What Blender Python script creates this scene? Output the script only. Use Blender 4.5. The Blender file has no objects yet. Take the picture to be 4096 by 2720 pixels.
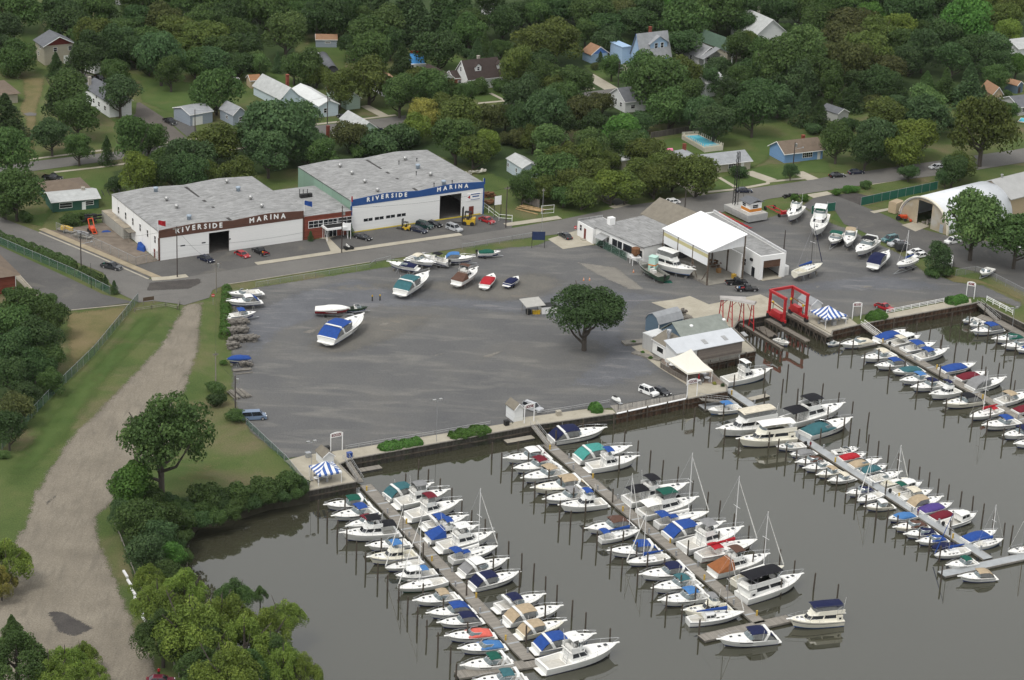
import bpy,bmesh,math,random
import numpy as np
from mathutils import Vector,Matrix,noise
from mathutils.geometry import tessellate_polygon
SC=bpy.context.scene
R=math.radians
random.seed(7)
# ------------------------------------------------------------------ camera
FPX,PITCH,ROLL,CAMH=9650.0,R(21.5),R(-2.5),201.0
_c,_s=math.cos(ROLL),math.sin(ROLL)
C0=Vector((0,-CAMH/math.tan(PITCH),CAMH))
FW=Vector((0,math.cos(PITCH),-math.sin(PITCH)))
R0=Vector((1,0,0));D0=Vector((0,-math.sin(PITCH),-math.cos(PITCH)))
CX=_c*R0+_s*D0;CD=-_s*R0+_c*D0
cam=bpy.data.cameras.new('Camera');camo=bpy.data.objects.new('Camera',cam)
SC.collection.objects.link(camo);SC.camera=camo
cam.sensor_width=36;cam.sensor_fit='HORIZONTAL';cam.lens=FPX*36/4096
cam.clip_start=5;cam.clip_end=6000
mw=Matrix.Identity(4)
for i in range(3):
 mw[i][0]=CX[i];mw[i][1]=-CD[i];mw[i][2]=-FW[i];mw[i][3]=C0[i]
camo.matrix_world=mw
# ------------------------------------------------------------------ sky, sun, exposure (overcast)
SUN_EL,SUN_AZ=R(58),R(215)
wd=bpy.data.worlds.new('World');SC.world=wd;wd.use_nodes=True
nt=wd.node_tree;bg=nt.nodes['Background']
sky=nt.nodes.new('ShaderNodeTexSky');sky.sky_type='NISHITA';sky.sun_disc=False
sky.sun_elevation=SUN_EL;sky.sun_rotation=SUN_AZ;sky.air_density=1.0;sky.dust_density=3.0
hs=nt.nodes.new('ShaderNodeHueSaturation');hs.inputs['Saturation'].default_value=0.22
nt.links.new(sky.outputs[0],hs.inputs['Color']);cl=nt.nodes.new('ShaderNodeMix');cl.data_type='RGBA';cl.inputs[0].default_value=.6;cl.inputs[7].default_value=(6.6,6.7,6.8,1)
nt.links.new(hs.outputs[0],cl.inputs[6]);nt.links.new(cl.outputs[2],bg.inputs[0])
bg.inputs[1].default_value=0.14
sl=bpy.data.lights.new('Sun','SUN');sl.energy=1.15;sl.angle=R(14);sl.color=(1,.96,.9)
so=bpy.data.objects.new('Sun',sl);SC.collection.objects.link(so)
sd=Vector((math.sin(SUN_AZ)*math.cos(SUN_EL),math.cos(SUN_AZ)*math.cos(SUN_EL),math.sin(SUN_EL)))
so.rotation_euler=sd.to_track_quat('Z','Y').to_euler()
SC.view_settings.view_transform='Standard';SC.view_settings.look='None'
SC.view_settings.exposure=0.37;SC.view_settings.gamma=1
SC.cycles.max_bounces=6;SC.cycles.transparent_max_bounces=12
SC.cycles.caustics_reflective=False;SC.cycles.caustics_refractive=False
# ------------------------------------------------------------------ survey helpers: a picture position -> a point of the site
TILE={'r':(2500,1230,3.935),'l':(2800,1120,3.935),'w':(2250,780,2.485)}
def P(t,a,b,z=0.0):
 ox,oy,k=TILE[t]if t in TILE else(1024*(t%10),680*(t//10),2.3057)
 x=ox+a/k-2048;y=oy+b/k-1360
 d=CX*x+CD*y+FW*FPX
 return C0+d*((z-C0.z)/d.z)
def pix(p):
 v=Vector(p)-C0;w=v.dot(FW)
 return(2048+FPX*v.dot(CX)/w,1360+FPX*v.dot(CD)/w)
def mpp(p):return(Vector(p)-C0).dot(FW)/FPX
def V2(p):return Vector((p[0],p[1],0))
WZ=-2.2
E1=Vector((math.cos(R(29.6)),math.sin(R(29.6)),0));E2=Vector((math.cos(R(-60.8)),math.sin(R(-60.8)),0))
# ------------------------------------------------------------------ objects
def link(o):SC.collection.objects.link(o);return o
def tag(o,label=None,cat=None,group=None,kind=None):
 if label:o['label']=label
 if cat:o['category']=cat
 if group:o['group']=group
 if kind:o['kind']=kind
 return o
def thing(name,label,cat,loc=(0,0,0),rz=0,group=None):
 o=link(bpy.data.objects.new(name,None));o.location=loc;o.rotation_euler=(0,0,rz)
 o.empty_display_size=.5
 return tag(o,label,cat,group)
class MB:
 def __init__(s):s.v=[];s.f=[];s.m=[];s.mi=0
 def add(s,vs,fs):
  n=len(s.v);s.v+=[tuple(v)for v in vs]
  for f in fs:s.f.append(tuple(n+i for i in f));s.m.append(s.mi)
  return s
 def box(s,x0,x1,y0,y1,z0,z1,T=None):
  vs=[(x,y,z)for z in(z0,z1)for x,y in((x0,y0),(x1,y0),(x1,y1),(x0,y1))]
  if T:vs=[T@Vector(v)for v in vs]
  return s.add(vs,[(3,2,1,0),(4,5,6,7),(0,1,5,4),(1,2,6,5),(2,3,7,6),(3,0,4,7)])
 def prism(s,poly,z0,z1):
  n=len(poly)
  vs=[(p[0],p[1],z0)for p in poly]+[(p[0],p[1],z1)for p in poly]
  return s.add(vs,[tuple(range(n-1,-1,-1)),tuple(range(n,2*n))]+[(i,(i+1)%n,n+(i+1)%n,n+i)for i in range(n)])
 def xprism(s,prof,x0,x1):
  n=len(prof)
  vs=[(x0,p[0],p[1])for p in prof]+[(x1,p[0],p[1])for p in prof]
  return s.add(vs,[tuple(range(n-1,-1,-1)),tuple(range(n,2*n))]+[(i,(i+1)%n,n+(i+1)%n,n+i)for i in range(n)])
 def yprism(s,prof,y0,y1):
  n=len(prof)
  vs=[(p[0],y0,p[1])for p in prof]+[(p[0],y1,p[1])for p in prof]
  return s.add(vs,[tuple(range(n)),tuple(range(2*n-1,n-1,-1))]+[(n+i,n+(i+1)%n,(i+1)%n,i)for i in range(n)])
 def loft(s,secs,caps=True,closed=False):
  n=len(secs[0]);fs=[];m=n if closed else n-1
  for k in range(len(secs)-1):
   for i in range(m):
    j=(i+1)%n
    fs.append((k*n+i,k*n+j,(k+1)*n+j,(k+1)*n+i))
  if caps:fs+=[tuple(range(n-1,-1,-1)),tuple((len(secs)-1)*n+i for i in range(n))]
  return s.add([p for q in secs for p in q],fs)
 def tube(s,a,b,r,r2=None,n=6):
  a,b=Vector(a),Vector(b);d=b-a
  if d.length<1e-6:return s
  q=d.to_track_quat('Z','Y');r2=r if r2 is None else r2
  ring=[Vector((math.cos(2*math.pi*i/n),math.sin(2*math.pi*i/n),0))for i in range(n)]
  return s.loft([[a+q@(c*r)for c in ring],[b+q@(c*r2)for c in ring]],True,True)
 def path(s,pts,r,n=5):
  for a,b in zip(pts[:-1],pts[1:]):s.tube(a,b,r,n=n)
  return s
 def lathe(s,prof,n=12,c=(0,0,0)):
  secs=[[(c[0]+r*math.cos(2*math.pi*i/n),c[1]+r*math.sin(2*math.pi*i/n),c[2]+z)for i in range(n)]for r,z in prof]
  return s.loft(secs,True,True)
 def quad(s,a,b,c,d):return s.add([a,b,c,d],[(0,1,2,3)])
 def build(s,name,mat,parent=None,smooth=False,loc=None,rz=0):
  me=bpy.data.meshes.new(name);me.from_pydata(s.v,[],s.f)
  ms=mat if isinstance(mat,(list,tuple))else[mat]
  for m in ms:me.materials.append(m)
  if len(ms)>1:me.polygons.foreach_set('material_index',s.m)
  bm=bmesh.new();bm.from_mesh(me);bmesh.ops.recalc_face_normals(bm,faces=bm.faces);bm.to_mesh(me);bm.free()
  if smooth:me.shade_smooth()
  o=link(bpy.data.objects.new(name,me))
  if parent:o.parent=parent
  if loc is not None:o.location=loc
  o.rotation_euler=(0,0,rz)
  return o
def copy_thing(root,loc,rz=None,label=None,scale=None):
 r=link(root.copy());r.location=loc
 if rz is not None:r.rotation_euler=(0,0,rz)
 if label:r['label']=label
 if scale:r.scale=scale
 for ch in root.children:
  c=link(ch.copy());c.parent=r
  for g in ch.children:
   d=link(g.copy());d.parent=c
 return r
ORD=['first','second','third','fourth','fifth','sixth','seventh','eighth','ninth','tenth','eleventh','twelfth','thirteenth','fourteenth','fifteenth','sixteenth','seventeenth','eighteenth','nineteenth','twentieth']
LANDMARKS=[]
def landmark(name,p):LANDMARKS.append((name,Vector((p[0],p[1],0))))
# ------------------------------------------------------------------ materials
MATS={}
def nd(nt,t,**k):
 n=nt.nodes.new(t)
 for a,b in k.items():
  if a in n.inputs:n.inputs[a].default_value=b
  else:setattr(n,a,b)
 return n
def newmat(name):
 m=bpy.data.materials.new(name);m.use_nodes=True
 return m,m.node_tree,m.node_tree.nodes['Principled BSDF']
def ramp(nt,fac,stops):
 r=nt.nodes.new('ShaderNodeValToRGB');nt.links.new(fac,r.inputs[0])
 while len(r.color_ramp.elements)<len(stops):r.color_ramp.elements.new(.5)
 for e,(p,c)in zip(r.color_ramp.elements,stops):e.position=p;e.color=(*c,1)
 return r.outputs[0]
def mixc(nt,fac,a,b,typ='MIX'):
 m=nt.nodes.new('ShaderNodeMix');m.data_type='RGBA';m.blend_type=typ
 for i,x in((0,fac),(6,a),(7,b)):
  if hasattr(x,'links'):nt.links.new(x,m.inputs[i])
  elif i==0:m.inputs[0].default_value=x
  else:m.inputs[i].default_value=(*x,1)
 return m.outputs[2]
def tex(nt,scale,detail=4,rough=.55,sc=(1,1,1),rot=0,kind='Object',dist=0):
 tc=nt.nodes.new('ShaderNodeTexCoord');mp=nt.nodes.new('ShaderNodeMapping')
 mp.inputs['Scale'].default_value=sc;mp.inputs['Rotation'].default_value=(0,0,rot)
 nt.links.new(tc.outputs[kind],mp.inputs[0])
 n=nd(nt,'ShaderNodeTexNoise',Scale=scale,Detail=detail,Roughness=rough,Distortion=dist)
 nt.links.new(mp.outputs[0],n.inputs['Vector'])
 return n.outputs['Fac']
def mathn(nt,op,a,b=None,c=None):
 m=nt.nodes.new('ShaderNodeMath');m.operation=op
 for i,x in enumerate((a,b,c)):
  if x is None:continue
  if hasattr(x,'links'):nt.links.new(x,m.inputs[i])
  else:m.inputs[i].default_value=x
 return m.outputs[0]
def mat(name,rgb,rough=.6,var=.12,scale=1.5,metal=0,spec=.3,dirt=None,sc=(1,1,1)):
 if name in MATS:return MATS[name]
 m,nt,b=newmat(name)
 f=tex(nt,scale,5,.6,sc)
 lo=tuple(max(0,c*(1-var))for c in rgb);hi=tuple(min(.95,c*(1+var))for c in rgb)
 col=ramp(nt,f,[(.3,lo),(.7,hi)])
 if dirt:
  g=tex(nt,scale*.35,6,.65,sc);st=ramp(nt,g,[(.5,(0,0,0)),(.68,(1,1,1))])
  col=mixc(nt,mathn(nt,'MULTIPLY',st,dirt[1]),col,dirt[0])
 nt.links.new(col,b.inputs['Base Color'])
 b.inputs['Roughness'].default_value=rough;b.inputs['Metallic'].default_value=metal
 b.inputs['Specular IOR Level'].default_value=spec
 MATS[name]=m;return m
def planks(name,rgb,width,axis=0,gap=.12,rough=.75,var=.25,dark=.35):
 """boards / ribs / siding across one object axis"""
 if name in MATS:return MATS[name]
 m,nt,b=newmat(name)
 tc=nt.nodes.new('ShaderNodeTexCoord');sx=nt.nodes.new('ShaderNodeSeparateXYZ')
 nt.links.new(tc.outputs['Object'],sx.inputs[0])
 d=mathn(nt,'DIVIDE',sx.outputs[axis],width)
 fr=mathn(nt,'FRACT',d);fl=mathn(nt,'FLOOR',d)
 wn=nt.nodes.new('ShaderNodeTexWhiteNoise');wn.noise_dimensions='1D';nt.links.new(fl,wn.inputs['W'])
 f=tex(nt,1.1,5,.65)
 t=mathn(nt,'ADD',mathn(nt,'MULTIPLY',wn.outputs[0],.5),mathn(nt,'MULTIPLY',f,.5))
 col=ramp(nt,t,[(.2,tuple(c*(1-var)for c in rgb)),(.75,tuple(min(.9,c*(1+var))for c in rgb))])
 g=mathn(nt,'LESS_THAN',fr,gap)
 col=mixc(nt,g,col,tuple(c*dark for c in rgb))
 nt.links.new(col,b.inputs['Base Color']);b.inputs['Roughness'].default_value=rough
 b.inputs['Specular IOR Level'].default_value=.25
 MATS[name]=m;return m
WHITE=mat('white_gelcoat',(.72,.72,.69),.22,.03,.8,spec=.5)
CREAM=mat('cream_gelcoat',(.74,.71,.60),.25,.04,.8,spec=.5)
DECK=mat('deck_white',(.80,.79,.75),.5,.06,2.5)
GLASS=mat('dark_glass',(.015,.018,.022),.08,.2,1,spec=.6)
CHROME=mat('rail_metal',(.62,.63,.64),.25,.05,1,metal=.7)
BLACK=mat('black_rubber',(.018,.018,.018),.7,.2,3)
WALLW=mat('white_painted_wall',(.78,.78,.76),.7,.05,.25,dirt=((.55,.53,.48),.3),sc=(1,1,.25))
TRIM=mat('white_trim',(.8,.8,.79),.5,.03,1)
CONC=mat('concrete',(.36,.33,.27),.85,.14,.6,dirt=((.24,.22,.18),.5))
OLDWOOD=mat('weathered_wood',(.20,.185,.16),.85,.3,1.2,sc=(1,1,.2))
DARKWOOD=mat('dark_pile_wood',(.075,.062,.048),.8,.4,.9,sc=(1,1,.25))
STEEL=mat('galvanised_steel',(.38,.39,.4),.45,.1,2,metal=.5)
RUST=mat('rust',(.16,.075,.035),.85,.4,2)
COL={'navy':(.013,.017,.055),'blue':(.022,.065,.25),'light blue':(.06,.17,.38),'teal':(.04,.12,.135),'green':(.012,.085,.06),'tan':(.38,.30,.2),'brown':(.1,.055,.04),'maroon':(.14,.015,.025),'red':(.36,.02,.028),'black':(.014,.014,.017),'grey':(.22,.22,.22),'white':(.78,.77,.73),'cream':(.6,.55,.44),'coral':(.62,.13,.1),'purple':(.075,.05,.2),'rust':(.26,.1,.04),'turquoise':(.06,.26,.23),'yellow':(.55,.36,.03),'orange':(.65,.2,.03)}
def canvas(c):return mat('canvas_'+c.replace(' ','_'),COL[c],.85,.14,1.6,spec=.15)
def paint(c,rgb=None):return mat('paint_'+c.replace(' ','_'),rgb or COL[c],.25,.08,1,spec=.5)
# ------------------------------------------------------------------ ground, roads, water
def ground_mat(name,stops,scale,stops2=None,scale2=.05,sc2=(1,1,1),rot2=0,edge=False,fine=.25,rough=.95,esc=.5):
 m,nt,b=newmat(name)
 col=ramp(nt,tex(nt,scale,6,.62),stops)
 if stops2:
  f2=tex(nt,scale2,5,.6,sc2,rot2,dist=.6)
  mk=ramp(nt,f2,[(stops2[0],(0,0,0)),(stops2[1],(1,1,1))])
  col=mixc(nt,mathn(nt,'MULTIPLY',mk,stops2[3]if len(stops2)>3 else 1),col,stops2[2])
 g=tex(nt,3.5,3,.7)
 gr=ramp(nt,g,[(.25,(1-fine,)*3),(.75,(1+fine,)*3)])
 col=mixc(nt,1.0,col,gr,'MULTIPLY')
 nt.links.new(col,b.inputs['Base Color']);b.inputs['Roughness'].default_value=rough
 b.inputs['Specular IOR Level'].default_value=.15
 if edge:
  at=nt.nodes.new('ShaderNodeAttribute');at.attribute_name='edge'
  nz=tex(nt,esc,5,.7)
  a=mathn(nt,'ADD',at.outputs['Fac'],mathn(nt,'MULTIPLY',mathn(nt,'SUBTRACT',nz,.5),1.3))
  a=mathn(nt,'ADD',a,mathn(nt,'MULTIPLY',mathn(nt,'SUBTRACT',tex(nt,5.5,2,.6),.5),1.6))
  nt.links.new(mathn(nt,'GREATER_THAN',a,.5),b.inputs['Alpha'])
 MATS[name]=m;return m
G_GRASS=ground_mat('grass_and_soil',[(.3,(.052,.084,.022)),(.5,(.078,.106,.032)),(.72,(.115,.118,.048))],.07,(.5,.7,(.155,.125,.075),.9),.05,fine=.38)
G_WOODS=ground_mat('woodland_floor',[(.3,(.025,.045,.015)),(.7,(.05,.075,.025))],.1,fine=.35,edge=True)
G_LAWN=ground_mat('lawn_green',[(.3,(.052,.09,.022)),(.7,(.082,.118,.034))],.12,(.55,.75,(.135,.122,.055),.7),.05,edge=True,fine=.22)
G_DRY=ground_mat('dry_lawn',[(.3,(.09,.10,.035)),(.5,(.15,.13,.06)),(.75,(.20,.155,.085))],.09,edge=True,fine=.25)
G_YARD=ground_mat('gravel',[(.28,(.098,.0985,.10)),(.5,(.118,.117,.115)),(.74,(.143,.137,.125))],.045,(.5,.7,(.185,.178,.162),.75),.06,(1,4.0,1),R(-25),True,.22)
G_YARD2=ground_mat('blue_grey_gravel',[(.3,(.10,.103,.112)),(.7,(.142,.145,.152))],.09,(.54,.7,(.21,.205,.2),.75),.09,(1,4.5,1),R(-25),True,.25)
G_BROWN=ground_mat('brown_grey_gravel',[(.3,(.118,.114,.106)),(.7,(.16,.15,.13))],.12,(.6,.75,(.24,.2,.15),.6),.1,(1,3,1),R(-20),True,.22)
G_DIRT=ground_mat('dirt',[(.3,(.17,.15,.118)),(.5,(.208,.183,.144)),(.75,(.25,.222,.176))],.11,(.48,.66,(.15,.134,.108),.6),.16,(5,.8,1),R(34),True,.32,esc=.35)
G_ASPH=ground_mat('asphalt',[(.3,(.125,.12,.112)),(.7,(.165,.158,.145))],.08,(.6,.68,(.11,.105,.1),.7),.07,(1,3,1),R(-30),fine=.12)
G_ASPHD=ground_mat('dark_asphalt',[(.3,(.085,.083,.08)),(.7,(.12,.115,.108))],.1,(.58,.7,(.15,.14,.12),.6),.12,fine=.14)
G_CONC=ground_mat('pale_concrete',[(.3,(.33,.30,.235)),(.7,(.42,.385,.31))],.25,(.6,.75,(.27,.24,.19),.6),.2,fine=.1)
G_PATCH=ground_mat('dark_patch',[(.3,(.055,.05,.048)),(.7,(.085,.078,.07))],.3,edge=True,fine=.25)
G_DUST=ground_mat('dusty_patch',[(.3,(.17,.16,.142)),(.7,(.23,.215,.185))],.3,edge=True,fine=.2,esc=.9)
def pdist(poly,pts):
 """signed distance (inside positive) of many points to a polygon"""
 A=np.array([(p[0],p[1])for p in poly]);B=np.roll(A,-1,0)
 best=np.full(len(pts),1e9);ins=np.zeros(len(pts),bool)
 for p,q in zip(A,B):
  d=q-p;t=np.clip(((pts-p)@d)/max(d@d,1e-9),0,1)
  best=np.minimum(best,np.hypot(*(pts-p-t[:,None]*d).T))
  c=(p[1]>pts[:,1])!=(q[1]>pts[:,1])
  with np.errstate(divide='ignore',invalid='ignore'):
   ins^=c&(pts[:,0]<(q[0]-p[0])*(pts[:,1]-p[1])/(q[1]-p[1])+p[0])
 return np.where(ins,best,-best)
ZN=0
def sheet(name,pts,m,z,edge=0,seg=0,jit=0,label=None):
 global ZN
 ZN+=1;z+=ZN*.0009
 me=bpy.data.meshes.new(name)
 if edge:
  A=np.array([(p[0],p[1])for p in pts]);lo,hi=A.min(0),A.max(0)
  c=max(.7,edge*.6,math.sqrt((hi-lo).prod()/30000))
  nx,ny=(int(v/c)+2 for v in hi-lo)
  gx,gy=np.meshgrid(lo[0]+np.arange(nx)*c,lo[1]+np.arange(ny)*c)
  g=np.stack([gx.ravel(),gy.ravel()],1);d=pdist(pts,g)
  ok=(d>-c*.2).reshape(ny,nx)
  cell=ok[:-1,:-1]|ok[1:,:-1]|ok[:-1,1:]|ok[1:,1:]
  j,i=np.nonzero(cell);q=np.stack([j*nx+i,j*nx+i+1,(j+1)*nx+i+1,(j+1)*nx+i],1)
  u,inv=np.unique(q,return_inverse=True)
  me.from_pydata([(x,y,z)for x,y in g[u]],[],inv.reshape(-1,4).tolist())
  at=me.attributes.new('edge','FLOAT','POINT');at.data.foreach_set('value',np.clip(d[u]/edge,-1,1).astype(np.float32))
 else:
  vs=[Vector((p[0],p[1],z))for p in pts]
  tr=tessellate_polygon([vs])
  tr=[t if(vs[t[1]]-vs[t[0]]).cross(vs[t[2]]-vs[t[0]]).z>0 else t[::-1]for t in tr]
  me.from_pydata(vs,[],tr)
  at=me.attributes.new('edge','FLOAT','POINT');at.data.foreach_set('value',[1.0]*len(me.vertices))
 me.materials.append(m)
 o=link(bpy.data.objects.new(name,me));o['kind']='structure'
 return o
def L(*a):
 return[P(*q)for q in a]
COAST_NAT=[P(30,3000,2900),P(30,2300,1700),P(30,1900,1000,-1),P(30,1660,450,-1),P(30,1640,240,-1),P(30,1800,110,-1),P(30,2150,30,-1),P(21,100,1500,-1)]
COAST_B=L((21,480,1395),(21,925,1310),(21,765,1150),(21,880,1100),(21,2361,830),(22,210,788),(22,962,682),(22,1610,542),('r',985,1445),('r',1195,1402),('r',1602,1322),('r',1592,1232),('r',1392,1062),('r',1250,872),('r',2040,690),('r',2040,660),('l',520,765),('l',600,655),('l',1035,575),('l',1375,518),('l',2060,890),('l',2085,805),(13,830,1432),(13,1090,1380),(13,1880,1236),(13,1950,1216),(13,2361,1422),(13,2900,1690))
far=[Vector((2600,-120,0)),Vector((2600,2600,0)),Vector((-2600,2600,0)),Vector((-2600,-1500,0)),Vector((40,-1500,0))]
land=COAST_NAT+COAST_B+far
sheet('ground',land,G_GRASS,0)
mb=MB();cn=COAST_NAT+[COAST_B[0]]
for i in range(len(cn)-1):
 a,b=Vector(cn[i]),Vector(cn[i+1]);n=(b-a).cross(Vector((0,0,1))).normalized()
 if n.dot(Vector((1,-.6,0)))<0:n=-n
 a.z=b.z=0
 mb.quad(a,b,b+n*1.3+Vector((0,0,-3)),a+n*1.3+Vector((0,0,-3)))
mb.build('bank',mat('bank_soil',(.045,.042,.028),.95,.35,.6))['kind']='structure'
m,nt,b=newmat('murky_water')
nt.links.new(ramp(nt,tex(nt,.012,4,.5),[(.3,(.041,.0402,.026)),(.7,(.05,.0487,.032))]),b.inputs['Base Color'])
b.inputs['Roughness'].default_value=.02;b.inputs['IOR'].default_value=1.8
bp=nd(nt,'ShaderNodeBump',Strength=.03,Distance=.1)
nt.links.new(tex(nt,.45,4,.55,(1,2.2,1),R(-35)),bp.inputs['Height']);nt.links.new(bp.outputs[0],b.inputs['Normal'])
mb=MB();mb.quad((-500,-1500,WZ),(2600,-1500,WZ),(2600,250,WZ),(-500,250,WZ))
wo=mb.build('water',m);wo['kind']='structure'
if wo.data.polygons[0].normal.z<0:wo.data.flip_normals()
sheet('woodland_floor',L((0,900,-60),(1,1400,-120),(3,2361,-150),(3,2700,500),(3,2300,850),(3,2000,900),(3,1600,1000),(3,1200,1000),(3,900,950),(3,500,1000),(3,100,1150),(2,1700,1180),(2,1300,1150),(2,600,1150),(2,200,1100),(1,2300,1050),(1,1900,560),(1,1500,300),(1,900,300),(1,450,340),(1,350,700),(0,2200,700),(0,1800,700),(0,1200,640),(0,960,620),(0,700,450)),G_WOODS,.01,4,8)
sheet('woodland_floor',L((10,-100,1230),(10,400,1220),(10,560,1420),(20,600,100),(20,560,380),(20,250,760),(20,20,1050),(20,-200,1000)),G_WOODS,.01,2,5)
sheet('woodland_floor',L((20,1000,1500),(20,1300,1300),(20,1500,1460),(20,2300,1360),(21,450,1290),(21,480,1390),(21,100,1495),(30,2150,25),(30,1800,105),(30,1640,240),(30,1660,450),(30,1900,1000),(30,2300,1700),(30,1700,1700),(30,1240,750),(30,1080,250)),G_WOODS,.012,1.2,4)
sheet('woodland_floor',L((1,0,1150),(1,650,1250),(1,1500,1300),(2,0,1150),(2,1000,1500),(12,800,180),(12,300,250),(11,2300,100),(1,1600,1430),(1,700,1520),(11,0,60),(10,1000,110),(10,1000,0),(0,1500,1500),(0,2100,1380)),G_WOODS,.011,3,8)
sheet('lawn',L((0,1250,700),(0,1800,760),(0,2100,1000),(0,1650,1080),(0,1280,940)),G_LAWN,.014,2)
sheet('lawn',L((0,1000,1090),(0,1200,1090),(0,1530,1260),(0,1180,1290)),G_LAWN,.014,1.2)
sheet('lawn',L((0,380,0),(0,1000,-60),(0,760,90),(0,450,120),(0,380,310),(0,300,560),(0,420,650),(0,330,720),(0,240,480),(0,160,300)),G_LAWN,.016,2)
sheet('dry_lawn',L((0,180,700),(0,430,720),(0,420,850),(0,370,980),(0,340,1400),(0,230,1420),(0,210,1100),(0,150,1000),(0,200,900)),G_DRY,.018,2)
sheet('lawn',L((1,470,340),(1,840,380),(1,850,640),(1,600,640),(1,470,520)),G_LAWN,.016,2)
sheet('lawn',L((1,60,590),(1,200,640),(1,420,800),(1,240,840),(1,60,700)),G_LAWN,.016,2)
sheet('lawn',L((1,1350,280),(1,1550,330),(1,1900,520),(1,2000,600),(1,1800,680),(1,1440,680),(1,1400,480)),G_LAWN,.016,2)
sheet('lawn',L((1,1880,850),(1,2350,800),(2,200,830),(1,2361,905),(1,2080,945)),G_LAWN,.016,1)
sheet('lawn',L((2,640,600),(2,840,590),(2,1030,760),(2,870,790)),G_LAWN,.016,1)
sheet('lawn',L((2,1280,280),(2,1430,270),(2,1430,480),(2,1280,420)),G_LAWN,.016,2)
sheet('lawn',L((2,1290,1290),(2,1900,1230),(3,0,1240),(3,180,1280),(3,0,1500),(2,2200,1568),(2,1500,1500)),G_LAWN,.016,2)
sheet('lawn',L((12,1740,180),(12,1940,60),(12,2361,-60),(13,200,-60),(13,560,-60),(13,580,-10),(12,2300,130),(12,1800,215)),G_LAWN,.02,1)
sheet('lawn',L((3,300,1450),(3,560,1480),(3,600,1600),(3,250,1590)),G_LAWN,.02,1)
sheet('lawn',L((10,0,430),(10,400,400),(10,600,80),(10,1000,90),(10,960,260),(10,900,390),(10,500,400),(10,400,540)),G_LAWN,.016,1.5)
sheet('lawn',L((20,0,1568),(20,0,1180),(20,300,800),(20,620,400),(20,1000,0),(10,1240,1320),(10,1640,1300),(20,1300,100),(20,980,480),(20,700,900),(20,300,1300)),G_LAWN,.014,5)
sheet('dry_lawn',L((10,560,1310),(10,1220,1240),(10,1230,1300),(20,990,0),(20,640,330),(20,570,260),(20,590,100)),G_DRY,.016,3)
sheet('lawn',L((13,860,330),(13,1100,270),(13,1560,60),(13,1900,20),(13,1500,200),(13,1220,330),(13,1130,370)),G_LAWN,.016,1.5)
sheet('grass_verge',L((13,1550,940),(13,1950,1010),(13,2361,1180),(13,2361,1220),(13,1990,1060),(13,1700,1040)),G_DRY,.03,1)
sheet('grass_verge',L((13,560,450),(13,640,380),(13,770,450),(13,700,500)),G_LAWN,.03,.7)
sheet('dirt_track',L((10,1660,1240),(10,1900,1200),(20,1880,60),(20,1740,500),(20,1640,560),(20,1640,640),(20,1900,720),(20,1650,900),(20,1100,1500),(30,940,60),(30,960,300),(30,1130,650),(30,1280,1050),(30,1480,1400),(30,1560,1800),(30,-200,1800),(30,-200,700),(30,180,150),(20,280,1400),(20,600,900),(20,860,660),(20,1300,200),(20,1480,0)),G_DIRT,.022,2.4,4)
sheet('dark_patch',L((30,410,940),(30,560,920),(30,700,990),(30,900,1090),(30,700,1180),(30,520,1140),(30,470,1050)),G_PATCH,.03,1)
sheet('dark_patch',L((20,410,1500),(20,520,1410),(20,550,1430),(20,430,1540)),G_PATCH,.03,.8)
sheet('path',L((20,1880,980),(20,2050,980),(20,2100,1300),(20,1500,1440),(20,1500,1330)),G_DRY,.02,7)
sheet('gravel_yard',L((10,2120,1130),(11,0,1075),(11,1090,905),(11,1700,825),(11,2270,715),(12,200,690),(12,330,640),(12,740,690),(12,1000,640),(12,1900,420),(12,2100,480),(13,0,430),(13,330,330),(13,560,470),(13,800,560),(13,1060,690),(13,1250,780),(13,1450,930),(13,1750,1030),(13,2000,1060),(13,2361,1230),(13,2361,1300),(13,2040,1190),(13,1860,1185),(13,1620,1225),(13,900,1345),(13,770,1375),(13,380,1440),(13,190,1335),('l',1030,575),('l',600,650),('r',1650,360),('r',1300,880),('r',1200,1400),(22,1620,540),(22,980,640),(22,700,650),(22,210,740),(22,0,780),(21,1650,900),(21,840,1050),(21,690,1050),(21,260,1115),(20,2290,860),(20,2120,560),(20,2100,0)),G_YARD,.024,1.6)
sheet('gravel_track',L((10,2140,1330),(11,300,1120),(11,900,960),(11,1500,1150),(11,2361,1180),(12,700,1040),(12,1300,1130),(12,2200,1110),(13,200,1030),(13,1000,940),(13,1600,1030),(13,2361,1220),(13,2700,1400),(13,1900,1130),(13,800,1140),(13,0,1150),(12,1900,1160),(12,1200,1250),(12,1100,1568),(22,1500,300),(22,900,470),(22,400,440),(22,800,100),(12,300,1380),(11,1700,1290),(11,900,1300),(11,300,1500),(20,2180,440)),G_YARD2,.03,5)
sheet('brown_gravel',L((11,300,1080),(11,1200,1010),(11,2200,980),(12,200,900),(12,600,1010),(12,350,1200),(11,2200,1250),(11,1500,1120),(11,600,1160)),G_BROWN,.034,6)
sheet('brown_gravel',L((11,450,1400),(11,1200,1310),(11,1900,1300),(11,1500,1520),(21,900,160),(21,400,140)),G_BROWN,.034,6)
sheet('brown_gravel',L((13,760,1250),(13,1650,1170),(13,1850,1180),(13,1600,1220),(13,900,1335),(13,780,1370)),G_BROWN,.034,1.5)
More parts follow.
